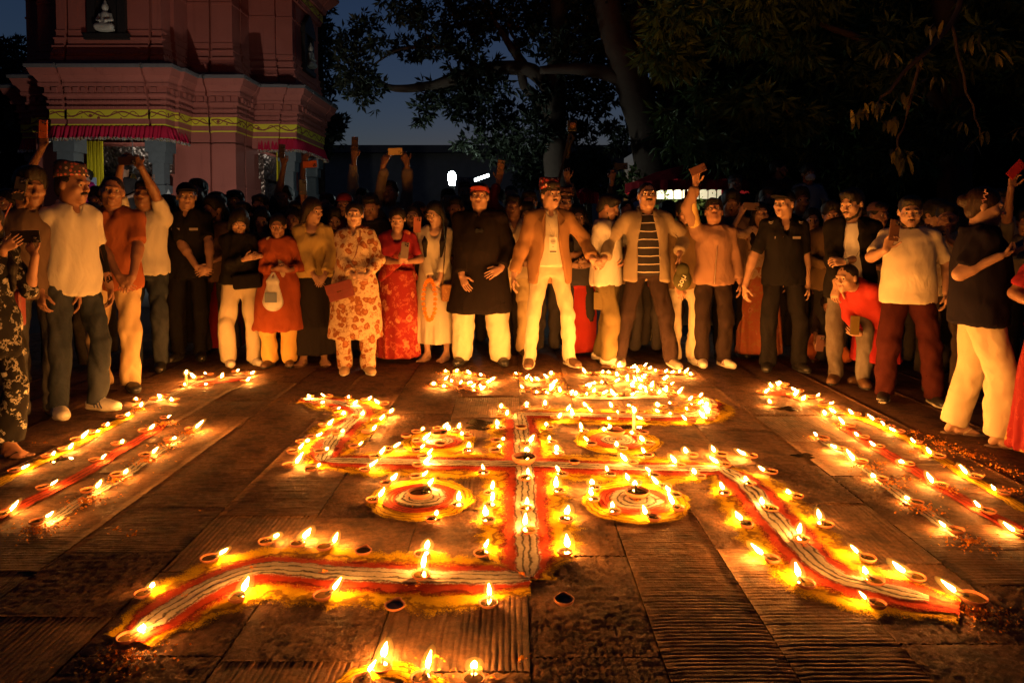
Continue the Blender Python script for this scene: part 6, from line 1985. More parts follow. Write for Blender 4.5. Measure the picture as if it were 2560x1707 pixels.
f = mk('girl in a white dress with glasses holding a marigold garland', 1090, 900, 502, -3, fem=True, tone=(.42, .25, .17), head=(-20, 18, -4),
       arms={-1: dict(px=(1078, 712), dy=-.22, f=(.5, -.3, -.6), n=(0, 1, 0), curl=.9, pole=(-1, .5, -.2)), 1: dict(px=(1096, 705), dy=-.22, f=(-.6, -.3, -.3), n=(0, 1, 0), curl=.9, pole=(1, .5, -.4))}, feet={-1: (-.09, 0, -20), 1: (.12, -.02, -24)})
WD = cloth((.42, .37, .28)); f.body(1.6, legs=.4); f.hair('long', front=.060); f.eyes(); f.glasses(GOLD); f.top(WD, hem=1.02, sleeve=1.62, off=.016, neck='scoop', name='bodice', slf=1.6); f.skirt(WD, z0=.20, z1=1.10, r0=.25, pleats=13, amp=.045)
gar = tag(empty('garland', (0, 0, 0)), 'orange marigold garland hanging from the girl\'s hands', 'garland'); Yg = gnd(1090, 900).y - .27
rg3 = random.Random(3)
for i in range(26):
    t = i / 25; a = t * math.pi * 2
    c = atY(1072 + 14 * math.sin(a) + (1 - t) * 3, 700 + 50 * (1 - math.cos(a)), Yg - .03)
    mb = MB()
    for q in range(14):
        aa = q * 2.399; rr = .021 * math.sqrt((q + 1) / 14)
        d = Vector((math.cos(aa) * rr, -.016 * (1 - rr / .022) - .002, math.sin(aa) * rr)); s_ = Vector((-math.sin(aa), 0, math.cos(aa))) * .006
        mb.add([d * .3, d + s_, d * 1.25 + Vector((0, -.004, 0)), d - s_], [(0, 1, 2, 3)])
    mb.lathe([(0, -.014), (.013, -.006), (.016, .004), (.009, .012), (0, .014)], 8)
    fl_ = mb.build('flower', PET, gar); fl_.location = c; fl_.rotation_euler = (rg3.uniform(-.4, .4), 0, rg3.uniform(-.5, .5))
sb2 = tag(MB().box((-.065, -.025, -.085), (.065, .025, .085)).build('handbag', floral((.20, .09, .035), (.36, .2, .08), (.1, .04, .02), 30, .3), None, bevel=.02), 'small brown patterned bag at the white dress', 'handbag'); sb2.location = atY(1120, 732, Yg + .06)
MB().tube([(-.05, 0, .08), (-.03, .05, .45), (-.06, .12, .72)], .005).build('strap', GOLD, sb2)

# ---- centre men
f = mk('stout man in a black kurta and white trousers with red cap', 1200, 908, 452, -2, hat=.02, tone=(.36, .20, .13), g=1.28, belly=.05, sw=1.08, head=(-2, -6, 0),
       arms={-1: dict(px=(1154, 690), dy=-.2, f=(.35, -.35, -.75), n=(.5, .9, 0), curl=.35, pole=(-1, .7, 0)), 1: dict(px=(1252, 672), dy=-.2, f=(-.7, -.35, -.35), n=(-.2, .9, -.3), curl=.35, pole=(1, .7, 0))}, feet={-1: (-.17, 0, -14), 1: (.20, 0, 16)})
f.body(1.85); f.hair('short'); f.eyes(); f.cap(plain('red_felt', (.16, .022, .02), .9, 0, .1, 60), True); f.top(cloth((.011, .008, .008)), hem=.50, sleeve=1.86, off=.030, flare=.15, neck='collar', name='kurta', fold=.012); f.collar(cloth((.011, .008, .008)), gap=.35)
f.pants(cloth((.42, .36, .25)), .100, .098, .105, name='trousers'); f.shoes(SHOE_K, SOLE_K)
mb = MB()
for e in (-1, 1): mb.lathe([(0, 0), (.02, 0), (.021, .004), (0, .005)], 12, f.T @ Matrix.Translation((e * .018 + .01, -.185, 1.27)) @ Matrix.Rotation(R(90), 4, 'X'))
mb.build('sunglasses', GLASSB, f.root)
f = mk('man in a pale shirt and khaki trousers behind the black kurta', 1284, 888, 486, 0, tone=T2, head=(-10, 0, 0), arms={-1: 'down', 1: 'down'})
f.body(1.8); f.hair('short'); f.top(cloth((.42, .33, .22)), hem=.84, sleeve=1.5, neck='v'); f.pants(cloth((.50, .38, .20)), .074, .068); f.shoes(SHOE_B, SOLE_K)
f = mk('man in a tan blazer and patterned topi holding hands', 1374, 914, 438, 6, hat=.05, tone=(.38, .215, .14), head=(20, -2, 0), g=.96,
       arms={-1: dict(px=(1284, 690), dy=-.12, f=(-.1, -.2, -1), n=(1, .2, 0), curl=.5, pole=(-.7, .8, 0)), 1: dict(px=(1480, 648), dy=-.12, f=(.75, -.1, -.55), n=(-.2, .9, .3), curl=.9, pole=(.6, .6, -.4))}, feet={-1: (-.19, 0, -12), 1: (.185, 0, 18)})
f.body(1.88); f.hair('short', stache=.9); f.eyes(); f.topi(topi_mat((.32, .035, .035), (.045, .015, .02), (.50, .36, .30), 34)); SHT = cloth((.46, .41, .31)); f.top(SHT, hem=.93, sleeve=1.5, off=.007, neck='collar', name='shirt', fold=.006); f.collar(SHT)
BLZ = cloth((.235, .125, .055), wrinkle=.3)
f.top(BLZ, hem=.77, sleeve=1.86, off=.031, opening=(.135, .07), name='blazer', fold=.012); f.pants(cloth(CREAM), .070, .058, .090); f.shoes(SHOE_B, SOLE_W, accent=plain('shoe_stripe', (.50, .42, .30), .6))
for e in (-1, 1):
    vs = [f.T @ Vector(v) for v in ((e * .052, -.098, 1.45), (e * .125, -.112, 1.36), (e * .100, -.150, 1.33), (e * .085, -.168, 1.15), (e * .066, -.150, 1.30))]
    MB().add(vs, [(0, 1, 2, 3, 4) if e > 0 else (4, 3, 2, 1, 0)]).build('lapel', BLZ, f.root).modifiers.new('t', 'SOLIDIFY').thickness = .008
bdg = MB().box((-.034, -.181, 1.06), (.034, -.177, 1.20), f.T).build('badge', plain('badge_card', (.58, .54, .44), .5), f.root)
mb = MB()
for z, w in ((1.182, .018), (1.168, .024), (1.158, .022), (1.146, .014), (1.118, .008)): mb.box((-w, -.1835, z - .0022), (w, -.1815, z + .0022), f.T)
mb.box((-.031, -.1835, 1.066), (.031, -.1815, 1.079), f.T)
mb.build('badge_print', plain('badge_ink', (.06, .05, .05), .6), bdg)
MB().tube([f.T @ Vector(v) for v in ((-.058, -.09, 1.44), (-.03, -.165, 1.30), (0, -.179, 1.20), (.03, -.165, 1.30), (.058, -.09, 1.44))], .004).build('lanyard', plain('lanyard_ribbon', (.50, .45, .36), .7), f.root)
MB().lathe([(.126, .98), (.1285, .98), (.1285, 1.005), (.126, 1.005)], 24, Matrix.Diagonal((1.22, .86, 1, 1))).build('belt', plain('belt', (.16, .09, .05), .5), f.root)
f = mk('person in a long plain red dress behind the tan blazer', 1455, 896, 560, 5, Y=7.15, fem=True, tone=T3_, lod=1, head=(0, 20, 0), arms={-1: dict(px=(1450, 660), dy=-.2, f=(.6, -.2, .3), n=(0, 1, .3), curl=.7), 1: dict(px=(1462, 660), dy=-.2, f=(-.5, -.2, .3), n=(0, 1, .3), curl=.7)})
f.body(1.2); f.hair('bun'); f.top(cloth((.34, .03, .022)), sleeve=1.0); f.skirt(cloth((.30, .026, .018)), z0=.04, r0=.20, pleats=14, amp=.03)
f = mk('young man in a white T-shirt and olive cargo trousers, in profile', 1516, 906, 484, 62, tone=T1, head=(12, 24, 0), g=1.04,
       arms={-1: dict(px=(1530, 668), dy=-.1, f=(.8, .1, .1), n=(0, .4, .9), curl=.7, pole=(-.8, -.2, -1)), 1: dict(px=(1560, 668), dy=.05, f=(.6, 0, .3), n=(0, .4, .9), curl=.7, pole=(1, .2, -1))}, feet={-1: (-.10, -.05, -8), 1: (.11, .12, 14)})
f.body(.7); f.hair('short', beard=.7, front=.062); f.eyes(); f.top(cloth(WHITE), hem=.80, sleeve=.78, off=.026, name='t_shirt', loose=.015); OL = cloth((.115, .085, .035)); f.pants(OL, .090, .076, .100); f.shoes(SHOE_W, SOLE_W)
MB().box((-.195, -.07, .56), (-.165, .07, .74)).build('cargo_pocket', OL, f.root, bevel=.01)
f = mk('man in glasses with a grey jacket over a striped black T-shirt', 1614, 914, 454, -3, tone=(.33, .18, .11), head=(2, -8, 0), g=1.06,
       arms={-1: dict(px=(1512, 648), dy=-.12, f=(-.75, -.1, -.55), n=(.2, .9, .3), curl=.9, pole=(-.6, .6, -.4)), 1: dict(px=(1698, 635), dy=-.1, f=(.05, -.2, -1), n=(-1, .2, 0), curl=.45, pole=(.8, .7, 0))}, feet={-1: (-.24, .06, 0), 1: (.24, -.02, 12)})
f.body(1.85); f.hair('crop', stache=1.1, front=.066); f.eyes(); f.glasses(); f.top(stripes_cloth((.018, .015, .016), (.46, .40, .32)), hem=.86, sleeve=1.3, off=.008, name='t_shirt', fold=.008)
JK = cloth((.20, .155, .10), wrinkle=.6); f.top(JK, hem=.80, sleeve=1.86, off=.031, opening=(.105, .095), name='jacket', fold=.020); f.collar(JK, gap=1.2, r=.078)
f.pants(cloth((.020, .012, .010)), .074, .064); f.shoes(plain('grey_trainer', (.16, .12, .09), .6, 0, .3, 40), SOLE_W)
f = mk('person in a pale green flowered skirt half hidden behind the striped shirt', 1628, 868, 560, 0, Y=7.7, fem=True, tone=T2, lod=1)
f.body(1.2); f.hair('tied'); f.top(cloth((.3, .2, .1)), sleeve=1.0); f.skirt(floral((.34, .30, .14), (.42, .14, .06), (.5, .4, .2), 9, .3), z0=.10, r0=.26)
f = mk('bearded young man in an olive sweater holding a cap', 1708, 908, 500, -4, tone=T1, head=(4, 4, 0), arms={-1: dict(px=(1694, 716), dy=-.2, f=(.3, -.3, -.9), n=(0, 1, 0), curl=.7, pole=(-1, .5, 0)), 1: dict(px=(1722, 690), dy=-.05, f=(0, -.2, -1), n=(-1, 0, 0), curl=.5)})
f.body(1.85); f.hair('curly', beard=.8, stache=.8); f.eyes(); f.top(cloth((.16, .10, .045)), hem=.80, sleeve=1.86, off=.026, name='sweater'); f.pants(cloth(CREAM), .080, .078); f.shoes(SHOE_W, SOLE_W)
hc = tag(mesh_np('cap', *(lambda m: (m[0], [m[1], m[2]]))(Field(.007).ell((0, 0, 0), (.085, .06, .10), .01).ell((0, -.01, .10), (.06, .05, .06), .02).mesh()), cloth((.06, .055, .022))), 'olive baseball cap with white letters held at the hip', 'cap'); hc.location = atY(1706, 700, gnd(1708, 908).y - .28)
tx = bpy.data.curves.new('lettering', 'FONT'); tx.body = 'riot'; tx.size = .075; tx.extrude = .002; tx.align_x = 'CENTER'; tx.align_y = 'CENTER'
to_ = put(bpy.data.objects.new('lettering', tx), hc); to_.location = (-.012, -.064, -.005); to_.rotation_euler = (R(90), R(115), 0); tx.materials.append(plain('letter_white', (.6, .55, .42), .7))
dg_ = bpy.context.evaluated_depsgraph_get(); me_ = bpy.data.meshes.new_from_object(to_.evaluated_get(dg_)); bpy.data.objects.remove(to_); o_ = put(bpy.data.objects.new('lettering', me_), hc); o_.location = (-.012, -.064, -.005); o_.rotation_euler = (R(90), R(115), 0)
f = mk('young man in a two tone zip jacket raising his phone', 1780, 914, 497, -6, tone=T1, head=(-8, -22, 0),
       arms={-1: dict(px=(1742, 430), dy=-.1, hold=1, f=(.0, -.1, 1), n=(0, -1, 0), curl=.8, pole=(-1, 0, -.2)), 1: 'down'}, feet={-1: (-.10, 0, -6), 1: (.11, 0, 24)})
f.body(1.88); f.hair('short', stache=.6); f.eyes(); f.top(cloth((.24, .135, .085), wrinkle=.6), hem=.85, sleeve=1.88, off=.028, name='jacket', fold=.020); f.pants(cloth((.022, .014, .012)), .080, .072); f.shoes(SHOE_W, SOLE_W, accent=plain('maroon_mark', (.14, .03, .03), .5))
mb = MB(); mb.tube([f.T @ Vector((-.015 + .03 * i / 6, -.158 + .02 * max(0, (i - 4)), .86 + .5 * i / 6)) for i in range(7)], .004); mb.build('zip', plain('zip', (.6, .55, .45), .3, 1.0), f.root)
f2 = Field(.012); S_, E_ = f.sh[-1], f.elb[-1]; f2.rc(E_ * .35 + S_ * .65, .062, E_ + (f.wri[-1] - E_) * .35, .050, .02); f.out('sleeve_panel', f2, cloth((.50, .34, .12)), .006)
phone(atY(1745, 424, gnd(1780, 914).y - .14), (1, 0, .42), (-.2, -1, .1), (.14, .06, .035), 'brown phone tilted in the raised hand of the zip jacket man', 1)
f = mk('curly haired man in a brown T-shirt behind the zip jacket', 1822, 890, 475, -4, tone=T2, head=(-8, 12, 0)); f.body(.7); f.hair('curly', stache=.6); f.top(cloth((.15, .095, .07)), sleeve=.75, off=.022, hem=.82); f.pants(cloth(BLK)); f.shoes(SHOE_K)
f = mk('woman in a printed blouse filming from behind the right guard', 1902, 895, 505, -10, Y=6.95, fem=True, tone=T3_, head=(0, -5, 0), arms={-1: dict(px=(1852, 535), dy=-.15, f=(.4, -.1, .9), n=(.6, .8, 0), curl=.8, pole=(-1, .0, -1.2)), 1: 'down'})
f.body(.75); f.hair('long'); f.top(floral((.42, .28, .18), (.30, .1, .05), (.2, .08, .04), 12, .34), sleeve=.85, off=.02); f.skirt(floral((.32, .09, .04), (.40, .16, .08), (.25, .06, .03), 9), r0=.24)
MB().tube([f.elb[-1] + (f.wri[-1] - f.elb[-1]) * .62 + np.array((.036 * math.cos(a), .01 * math.sin(a), .034 * math.sin(a))) for a in [i * math.pi / 6 for i in range(13)]], .004, 6, False).build('bangle', GOLD, f.root)
phone(atY(1878, 516, 6.78), (1, 0, -.04), (.05, -1, 0), (.10, .06, .045), 'phone with square camera plate held level beside the right guard', 4)
f = mk('security guard in black uniform and cap with arms at his sides', 1955, 924, 470, -8, hat=.02, tone=(.40, .23, .145), head=(-40, -2, 0), g=1.0,
       arms={-1: dict(px=(1862, 716), dy=-.05, f=(-.05, -.2, -1), n=(1, .2, 0), curl=.55, pole=(-.8, .8, 0)), 1: dict(px=(2020, 716), dy=-.05, f=(-.02, -.2, -1), n=(-1, .2, 0), curl=.55, pole=(.8, .8, 0))}, feet={-1: (-.14, 0, -14), 1: (.15, 0, 14)})
f.body(.75); f.hair('crop'); f.eyes(); f.top(UNI, hem=.82, sleeve=.82, off=.022, neck='v', name='uniform_shirt'); f.collar(UNI, gap=.9); f.pants(UNI, .078, .070); f.shoes(SHOE_K, SOLE_K, boot=.10, name='boot'); f.cap(UNI); nameplates(f, True, True)

# ---- right side
f = mk('bearded man in a black blazer over a white T-shirt and grey jeans', 2122, 958, 470, -26, tone=(.38, .22, .14), head=(-28, 14, 0), g=.98,
       arms={-1: dict(px=(2092, 716), dy=-.15, f=(-.3, -.2, -.9), n=(.8, .5, 0), curl=.8, pole=(-.9, .6, 0)), 1: dict(px=(2112, 655), dy=-.25, f=(-.9, -.15, .05), n=(0, .8, -.5), curl=1.0, pole=(1, .6, -.6))}, feet={-1: (-.11, 0, -10), 1: (.11, -.06, 10)})
f.body(1.8); f.hair('short', beard=.9, stache=1.0, front=.060); f.eyes(); f.top(cloth((.58, .55, .50)), hem=.88, sleeve=.8, off=.005, name='t_shirt', fold=.006); f.top(cloth((.009, .008, .008)), hem=.76, sleeve=1.75, off=.032, opening=(.10, .07), name='blazer', fold=.020); f.pants(denim((.075, .06, .05), .4), .074, .064); f.shoes(SHOE_B, SOLE_K)
c_ = f.elb[1] + (f.wri[1] - f.elb[1]) * .93; MB().lathe([(0, -.006), (.020, -.006), (.021, .006), (0, .006)], 14, Matrix.Translation(Vector(c_) + Vector((0, -.032, .004))) @ Matrix.Rotation(R(90), 4, 'X')).build('watch', plain('watch_steel', (.5, .48, .45), .25, 1.0), f.root)
f = mk('crouching person with black hair filming low beside the right guard', 2070, 935, 775, -20, fem=True, tone=T2, Y=6.75, stoop=.62, drop=.48, lean=42, lod=0, head=(-10, 10, 0), feet={-1: (-.13, .02), 1: (.13, .1)},
       arms={-1: dict(px=(2040, 870), dy=-.42, f=(.2, -.3, .8), n=(.3, .9, 0), curl=.8, pole=(-1, .2, -1)), 1: dict(px=(2062, 862), dy=-.42, f=(-.4, -.3, .7), n=(-.3, .9, 0), curl=.8, pole=(1, .2, -1))})
f.body(1.2); f.hair('long', front=.05); f.top(cloth((.03, .02, .02)), sleeve=1.1, off=.02); f.pants(cloth((.38, .10, .03)), .09, .08, .10); f.shoes(SHOE_B)
phone(atY(2050, 858, 6.3), (.05, -.1, 1), (0, -1, 0), (.13, .06, .05), 'phone held upright close to the ground by the croucher')
f = mk('bent person in a shiny red jacket reaching out with a phone', 2196, 985, 690, -60, Y=5.75, tone=(.38, .22, .14), stoop=.50, drop=.25, lean=48, head=(0, -18, 0), lod=0, feet={-1: (-.12, .0), 1: (.12, .08)},
       arms={-1: dict(px=(2150, 835), dy=-.2, f=(-.8, -.3, .3), n=(0, .8, .5), curl=.8, pole=(.2, .2, -1)), 1: dict(px=(2200, 850), dy=-.05, f=(-.5, 0, -.8), n=(0, .8, .5), curl=.6, pole=(1, .2, -1))})
f.body(1.85); f.hair('crop'); f.eyes(); f.top(cloth((.27, .024, .018), .6), hem=.84, sleeve=1.85, off=.03, name='jacket', fold=.012); f.skirt(cloth((.20, .014, .014)), z0=.25, z1=.80, r0=.25, r1=.18, pleats=9); f.shoes(SHOE_B)
phone(atY(2137, 813, 5.50), (.06, .05, 1), (0, 1, 0), (.05, .04, .035), 'phone with painted golden reflection held out low by the red jacket', 0, plain('painted_gold_reflect', (.50, .34, .09), .12, .7))  # screen coloured gold to stand for reflected lamp light
f = mk('heavy set man in a pale T-shirt and maroon trousers taking a picture', 2264, 1003, 488, -22, tone=(.38, .215, .135), g=1.05, belly=.045, head=(-2, 10, 0),
       arms={-1: dict(px=(2234, 586), dy=-.30, hold=1, f=(.25, -.1, .9), n=(.1, -1, 0), curl=.9, pole=(-1, -.1, -1)), 1: ((.26, -.06, .93), (.6, .8, 0), (0, -.16, -1), (-1, .1, 0), .5)}, feet={-1: (-.16, .0, -10), 1: (.20, -.02, 16)})
f.body(.7); f.hair('short', beard=.8, stache=.9, front=.060); f.eyes(); f.top(cloth((.50, .43, .32)), hem=.83, sleeve=.82, off=.026, name='t_shirt', fold=.007); f.pants(cloth((.042, .010, .009)), .086, .076, .100); f.shoes(SHOE_K, SOLE_W)
phone(atY(2236, 576, gnd(2264, 1003).y - .32), (.10, 0, 1), (.1, -1, 0), (.13, .06, .035), 'brown phone upright in front of the heavy set man\'s chin')
f = mk('person in glasses and a printed shirt filming past the pale T-shirt', 2366, 990, 508, -26, Y=5.55, tone=T1, head=(0, 4, 0), arms={-1: dict(px=(2308, 596), dy=-.3, f=(.3, -.1, .9), n=(.7, .6, 0), curl=.8, pole=(-1, 0, -1.2)), 1: dict(px=(2372, 600), dy=-.3, f=(-.4, -.1, .9), n=(-.5, .7, 0), curl=.8)})
f.body(.8); f.hair('short'); f.glasses(plain('black_frame', (.02, .02, .02), .3)); f.top(floral((.36, .30, .22), (.12, .1, .08), (.2, .16, .1), 16, .36), sleeve=.85, off=.024); f.pants(cloth((.05, .035, .03))); f.shoes(SHOE_K)
phone(atY(2340, 579, 5.20), (1, 0, .03), (.05, -1, 0), (.30, .14, .05), 'tan phone held level between two people on the right')
f = mk('woman in a dark top and wide cream trousers with pinned up hair', 2440, 1098, 466, 68, fem=True, tone=(.40, .23, .15), g=1.30, head=(-8, 10, 0), Y=None,
       arms={-1: dict(px=(2500, 640), dy=-.22, f=(.9, .1, .25), n=(0, .5, .8), curl=.7, pole=(-.2, -.4, -1)), 1: dict(px=(2535, 630), dy=.0, f=(.7, 0, .3), n=(0, .5, .8), curl=.7)}, feet={-1: (-.12, -.10, 4), 1: (.12, .11, 10)})
f.body(.8, legs=.2); f.hair('bun', (.022, .010, .008), front=.060); f.eyes(); f.top(cloth((.011, .009, .015)), hem=.80, sleeve=.80, off=.03, name='top', loose=.03, fold=.016); f.pants(cloth((.44, .36, .24)), .080, .088, .098, hem=.07, fold=.016); f.sandals(plain('pale_sandal', (.45, .34, .22), .7))
MB().tube([f.HF @ Vector((-.088, .02 + .012 * math.sin(i * 2.2), .02 + .011 * i)) for i in range(8)], .005).build('hair_clip', plain('clip', (.5, .25, .2), .3), f.root)
f = mk('person in a blue sleeve at the right edge holding up a phone', 2660, 1080, 480, -50, Y=4.75, tone=(.38, .22, .15), arms={-1: dict(px=(2506, 640), dy=-.35, f=(-.75, -.1, .55), n=(.2, .8, .5), curl=.6, pole=(.2, .2, -1)), 1: 'down'})
f.body(1.55); f.hair('short'); f.top(cloth((.03, .04, .09)), sleeve=1.5, off=.024); f.pants(denim()); f.shoes(SHOE_K)
phone(atY(2455, 592, 4.36), (-.45, 0, 1), (.2, -1, .1), (.06, .04, .035), 'dark phone tilted in front of the woman with pinned up hair')
f = mk('woman in a red and gold saree cut off by the right edge', 2650, 1150, 520, -40, fem=True, tone=T2, g=1.15, arms={-1: 'belly', 1: 'down'})
f.body(.6); f.hair('bun'); SR2 = floral((.17, .013, .016), (.34, .20, .06), (.32, .13, .04), 6, .32, (.24, .03, .025)); f.top(cloth((.22, .02, .03)), hem=1.05, sleeve=.8); f.skirt(SR2, z0=.05, r0=.30, pleats=15, amp=.05, name='saree_skirt'); f.pallu(SR2, -1); f.shoes(SHOE_B)
f = mk('person with an arm raised high at the right edge', 2570, 0, 520, -30, Y=5.6, tone=T1, arms={-1: dict(px=(2540, 434), dy=-.2, hold=1, f=(.1, -.1, 1), n=(0, -1, 0), curl=.8), 1: 'down'})
f.body(.8); f.hair('short'); f.top(cloth((.10, .09, .08)), sleeve=.8); f.pants(cloth(BLK))
phone(atY(2540, 424, 5.38), (.55, 0, .6), (0, -1, 0), (.45, .03, .025), 'bright red phone raised at the right edge', 1)
f = mk('man in a grey shirt behind the woman with pinned up hair', 2500, 0, 470, -20, Y=6.3, tone=T2, lod=1, head=(-10, 6, 0)); f.body(.8); f.hair('short'); f.top(cloth((.22, .20, .17)), sleeve=.9); f.pants(cloth(BLK))

# ---- second and third rows: heads and raised arms behind
def back(label, x, ty, Y, mat, tone=T2, hair='short', yaw=0, head=(0, 0, 0), fem=False, arms=None, sleeve=1.8, hat=0.0, extra=None, stache=0.0, beard=0.0, z=0.0, lod=1, pants=None, bodysl=None):
    if 7.4 < Y < 9.2 and z == 0: Y -= .45
    if arms is None: arms = {-1: 'belly', 1: 'belly'}
    f = mk(label, x, 0, ty, yaw, hat=hat, Y=Y, tone=tone, fem=fem, head=head, arms=arms, lod=lod, z=z)
    f.body(bodysl or max(sleeve - .1, .5)); f.eyes(); f.hair(hair, stache=stache, beard=beard); f.top(mat, sleeve=sleeve, off=.022, hem=.80); f.pants(pants or cloth((.03, .026, .026)))
    if extra: extra(f)
    return f


DK, GR, LB = cloth((.03, .026, .026)), cloth((.09, .075, .065)), cloth((.14, .19, .24))
up = lambda x, y, **k: dict(hold=k.get('hold', False), px=(x, y), dy=k.get('dy', -.2), f=k.get('f', (.1, -.1, 1)), n=k.get('n', (.3, 1, 0)), curl=k.get('curl', .8), pole=k.get('pole', (0, .3, -1)))
back('man with glasses in shade behind the left guard', 498, 445, 8.0, DK, extra=lambda f: f.glasses())
back('person in dark clothes filming beside the left guard', 545, 478, 7.8, DK, arms={-1: up(528, 522, hold=1, n=(0, -1, 0)), 1: None})
phone(atY(528, 515, 7.13), (.15, 0, 1), (0, -1, 0), (.05, .035, .03), 'dark phone upright between the left guard and the girl in black')
back('man in a dark cap with sunglasses on the brim', 590, 470, 8.1, DK, hat=.02, extra=lambda f: (f.cap(cloth(BLK)), MB().box((-.05, -.115, .045), (.05, -.10, .06), f.HF).build('sunglasses', plain('mirror', (.5, .5, .5), .1, 1.0), f.root)))
back('person wearing a black face mask behind the orange dress', 652, 486, 7.8, DK, extra=lambda f: f.mask(cloth(BLK)))
back('man with one arm up by the temple, filming', 712, 462, 8.4, DK, tone=T4, arms={-1: up(705, 386, f=(-.1, -.1, 1), hold=1, n=(0, -1, 0)), 1: up(758, 410, f=(.4, -.1, 1))}, sleeve=.7)
phone(atY(775, 411, 7.70), (1, 0, .08), (0, -1, 0), (.70, .16, .02), 'bright orange phone held level below the temple valance')
phone(atY(704, 378, 7.73), (.1, 0, 1), (0, -1, 0), (.04, .03, .03), 'dark phone upright against the temple pillar')
back('woman with a phone raised behind the tan blouse', 762, 500, 7.7, GR, fem=True, hair='long', arms={-1: up(756, 476, hold=1, n=(0, -1, 0)), 1: None}, sleeve=1.2)
phone(atY(757, 468, 7.05), (0, 0, 1), (0, -1, 0), (.08, .09, .10), 'grey phone upright above the tan blouse woman')
back('man in dark clothes behind the tan blouse woman', 820, 482, 8.0, DK)
back('woman with a red headscarf beside the floral tunic', 862, 482, 7.7, cloth((.14, .02, .02)), fem=True, hair='long', extra=lambda f: f.cap(cloth((.20, .02, .02)), False, 'headscarf'))
back('young man looking down behind the floral tunic', 928, 482, 7.5, DK, tone=T1, head=(0, 25, 0), hair='short', stache=.5)
back('person with a raised arm in a pale sleeve', 905, 470, 8.3, cloth((.34, .29, .21)), arms={-1: up(886, 370, hold=1, n=(0, -1, 0)), 1: None})
phone(atY(887, 360, 7.65), (.03, 0, 1), (0, -1, 0), (.05, .03, .03), 'dark phone raised high above the floral tunic')
back('man filming with both arms raised high in a grey jacket', 975, 452, 8.2, cloth((.22, .17, .13)), head=(0, -15, 0), arms={-1: up(958, 412, f=(.4, 0, .9)), 1: up(1018, 410, f=(-.4, 0, .9))})
phone(atY(988, 379, 7.55), (1, 0, .04), (0, -1, 0), (.60, .42, .16), 'golden phone held level with both hands high up', 1)
back('woman with glasses filming behind the red saree', 1033, 512, 7.45, DK, fem=True, hair='long', tone=T3_, extra=lambda f: f.glasses(), arms={-1: None, 1: up(1043, 568, hold=1, n=(0, -1, 0))})
phone(atY(1043, 562, 6.78), (.05, 0, 1), (0, -1, 0), (.30, .09, .05), 'copper phone upright beside the white dress girl')
back('man with a bare dark head rim lit by the bulb', 1121, 470, 8.6, DK)
back('man in a pale topi lit from behind by the bulb', 1166, 440, 8.8, GR, hat=.05, extra=lambda f: f.topi(topi_mat((.20, .19, .18), (.10, .09, .09), (.3, .28, .27), 40)))
back('man in a red shirt raising a phone behind the black kurta', 1226, 470, 8.2, cloth((.20, .03, .025)), arms={-1: None, 1: up(1250, 426, hold=1, n=(0, -1, 0))}, tone=T1)
phone(atY(1252, 418, 7.53), (.1, 0, 1), (.1, -1, 0), (.30, .16, .07), 'tan phone raised above the red cap')
back('person in a white face mask behind the black kurta', 1244, 472, 8.4, GR, extra=lambda f: f.mask(cloth((.45, .45, .45))))
back('bald man far behind the pale shirt', 1277, 462, 9.0, GR, hair='crop')
back('man standing between the pale shirt and the tan blazer', 1322, 476, 7.7, DK, tone=T4, lod=0)
back('second man in a flowered topi behind the tan blazer', 1412, 462, 7.7, DK, tone=T1, hat=.05, extra=lambda f: f.topi(topi_mat((.26, .12, .08), (.10, .05, .04), (.36, .26, .2), 38)))
back('person holding the camera boom with a raised hand', 1430, 490, 8.0, GR, arms={-1: None, 1: up(1418, 450, f=(-.1, -.1, 1))})
back('person raising a black phone near the small red umbrella', 1545, 500, 8.3, DK, arms={-1: up(1530, 452), 1: None})
phone(atY(1552, 416, 7.65), (1, 0, .03), (0, -1, 0), (.03, .03, .035), 'black phone held level above the white T-shirt man')
back('man in a white face mask left of the striped shirt', 1590, 472, 7.9, DK, extra=lambda f: f.mask(cloth((.42, .42, .44))))
back('man in a knitted cap in deep shade behind', 1836, 432, 9.4, DK, tone=T4, hat=.02, z=.30, extra=lambda f: f.cap(cloth((.10, .10, .11)), False, 'knit_cap'))
back('bearded man peering past the right guard', 1918, 468, 7.2, DK, tone=T1, head=(-20, 0, 0), beard=.9, stache=1.0, lod=0)
back('young man in shade on the far side of the right guard', 1998, 470, 7.4, DK, hair='puff')
back('man seen from the side standing on the platform', 1942, 398, 9.9, DK, head=(70, 0, 0), beard=.8, z=.52)
back('man in a pale face mask and blue shirt on the platform', 2018, 412, 9.6, LB, hair='puff', z=.52, extra=lambda f: f.mask(cloth((.50, .54, .58))))
back('woman wrapped in a brown shawl behind the right guard', 2052, 560, 7.2, floral((.20, .09, .05), (.3, .14, .07), (.12, .05, .03), 14), fem=True, hair='long', sleeve=1.7)
back('person in dark clothes left of the black blazer', 2080, 540, 6.9, DK, tone=T2)
back('tall dark haired man behind the rust polo', 250, 470, 7.0, DK, hair='puff')
back('person in the shade between the topi man and rust polo', 228, 505, 6.4, cloth((.26, .02, .02)), fem=True, hair='long')
back('person in black behind the white shirt man', 425, 490, 7.2, DK, hair='puff')
back('dark haired person at the left edge in shade', 20, 470, 5.6, DK, hair='long', fem=True)
back('man in black behind the short haired girl', 610, 505, 7.7, DK)
back('dark haired woman behind the orange dress', 735, 520, 7.5, DK, fem=True, hair='long')
back('man in shade behind the red saree and white dress', 1065, 520, 7.9, DK)
back('man in shade behind the olive cargo trousers', 1555, 520, 7.9, GR)
back('person in shade behind the olive sweater', 1668, 505, 7.8, DK, hair='puff')
back('person in shade behind the black blazer man', 2160, 520, 7.0, DK)
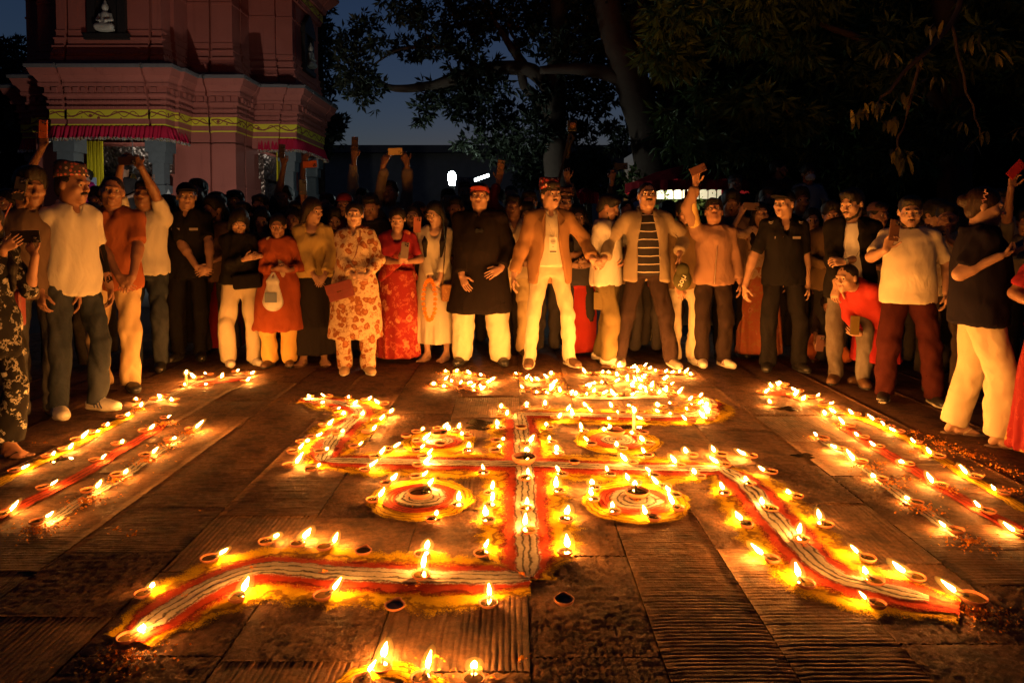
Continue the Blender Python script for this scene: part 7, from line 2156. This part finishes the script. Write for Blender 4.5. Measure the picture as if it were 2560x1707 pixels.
back('person in shade behind the heavy set man', 2300, 545, 6.6, DK, hair='long', fem=True)

# more faces in the gaps of the second row
gapset = [('man with a thin beard between the guard and the girl in black', 536, 492, T1, 'puff', 'beard'), ('woman with parted hair left of the orange dress', 655, 520, T3_, 'long', 'fem'), ('man with a moustache right of the orange dress', 742, 500, T2, 'short', 'st'),
          ('boy peeping beside the tan blouse', 838, 520, T3_, 'puff', ''), ('woman in a green shawl right of the floral tunic', 946, 522, T1, 'long', 'fem'), ('man in a checked cap between saree and white dress', 1046, 500, T2, 'short', 'cap'),
          ('tall man between the white dress and black kurta', 1140, 488, T1, 'short', 'st'), ('young man left of the tan blazer sleeve', 1318, 505, T3_, 'puff', ''), ('woman with a nose stud right of the tan blazer', 1446, 512, T3_, 'long', 'fem'),
          ('man with grey hair left of the striped shirt', 1566, 500, T2, 'crop', 'st'), ('girl with a fringe right of the striped shirt', 1664, 522, T3_, 'bob', 'fem'), ('man with thick brows right of the zip jacket', 1838, 505, T1, 'short', 'beard'),
          ('woman in an orange scarf right of the right guard', 2030, 520, T3_, 'long', 'fem'), ('man with sideburns left of the black blazer', 2078, 505, T1, 'puff', 'st'), ('man in a round cap right of the black blazer', 2192, 500, T2, 'short', 'cap'),
          ('youth between the pale T-shirt and pinned up hair', 2335, 500, T1, 'puff', ''), ('man with a full moustache left of the white dress', 1040, 505, T2, 'short', 'st2'), ('woman in brown behind the black kurta shoulder', 1150, 515, T3_, 'bun', 'fem2')]
cols_ = [(.10, .06, .04), (.16, .10, .05), (.05, .045, .05), (.22, .16, .10), (.14, .03, .03), (.08, .09, .05)]
for i_, (lb, x_, ty_, tn_, hr_, ex_) in enumerate(gapset[:16]):
    Yd = 7.15 if x_ < 2050 else 6.6 if x_ < 2250 else 6.0
    back(lb, x_, ty_, Yd + .02 * (i_ % 4), cloth(cols_[i_ % 6]), tone=tn_, hair=hr_, fem='fem' in ex_, head=((i_ * 37) % 40 - 20, 6 + (i_ * 13) % 14, 0), stache=.9 if 'st' in ex_ else 0, beard=.8 if 'beard' in ex_ else 0, hat=.02 if ex_ == 'cap' else 0, lod=1,
         extra=(lambda f: f.cap(cloth((.12, .06, .05)), False)) if ex_ == 'cap' else None)
# people inside the temple porch
back('woman in a magenta sari standing in the temple porch', 222, 424, 12.9, cloth((.30, .015, .13)), fem=True, hair='bun', tone=T3_, z=.85, yaw=-40, lod=1, pants=cloth((.30, .015, .13)))
back('young man in a black T-shirt inside the temple porch', 314, 408, 12.6, DK, tone=T3_, z=.85, head=(0, 15, 0), sleeve=.7)
back('person in white with an arm out inside the temple porch', 395, 425, 12.7, cloth((.5, .5, .5)), tone=T1, z=.85, sleeve=1.6)
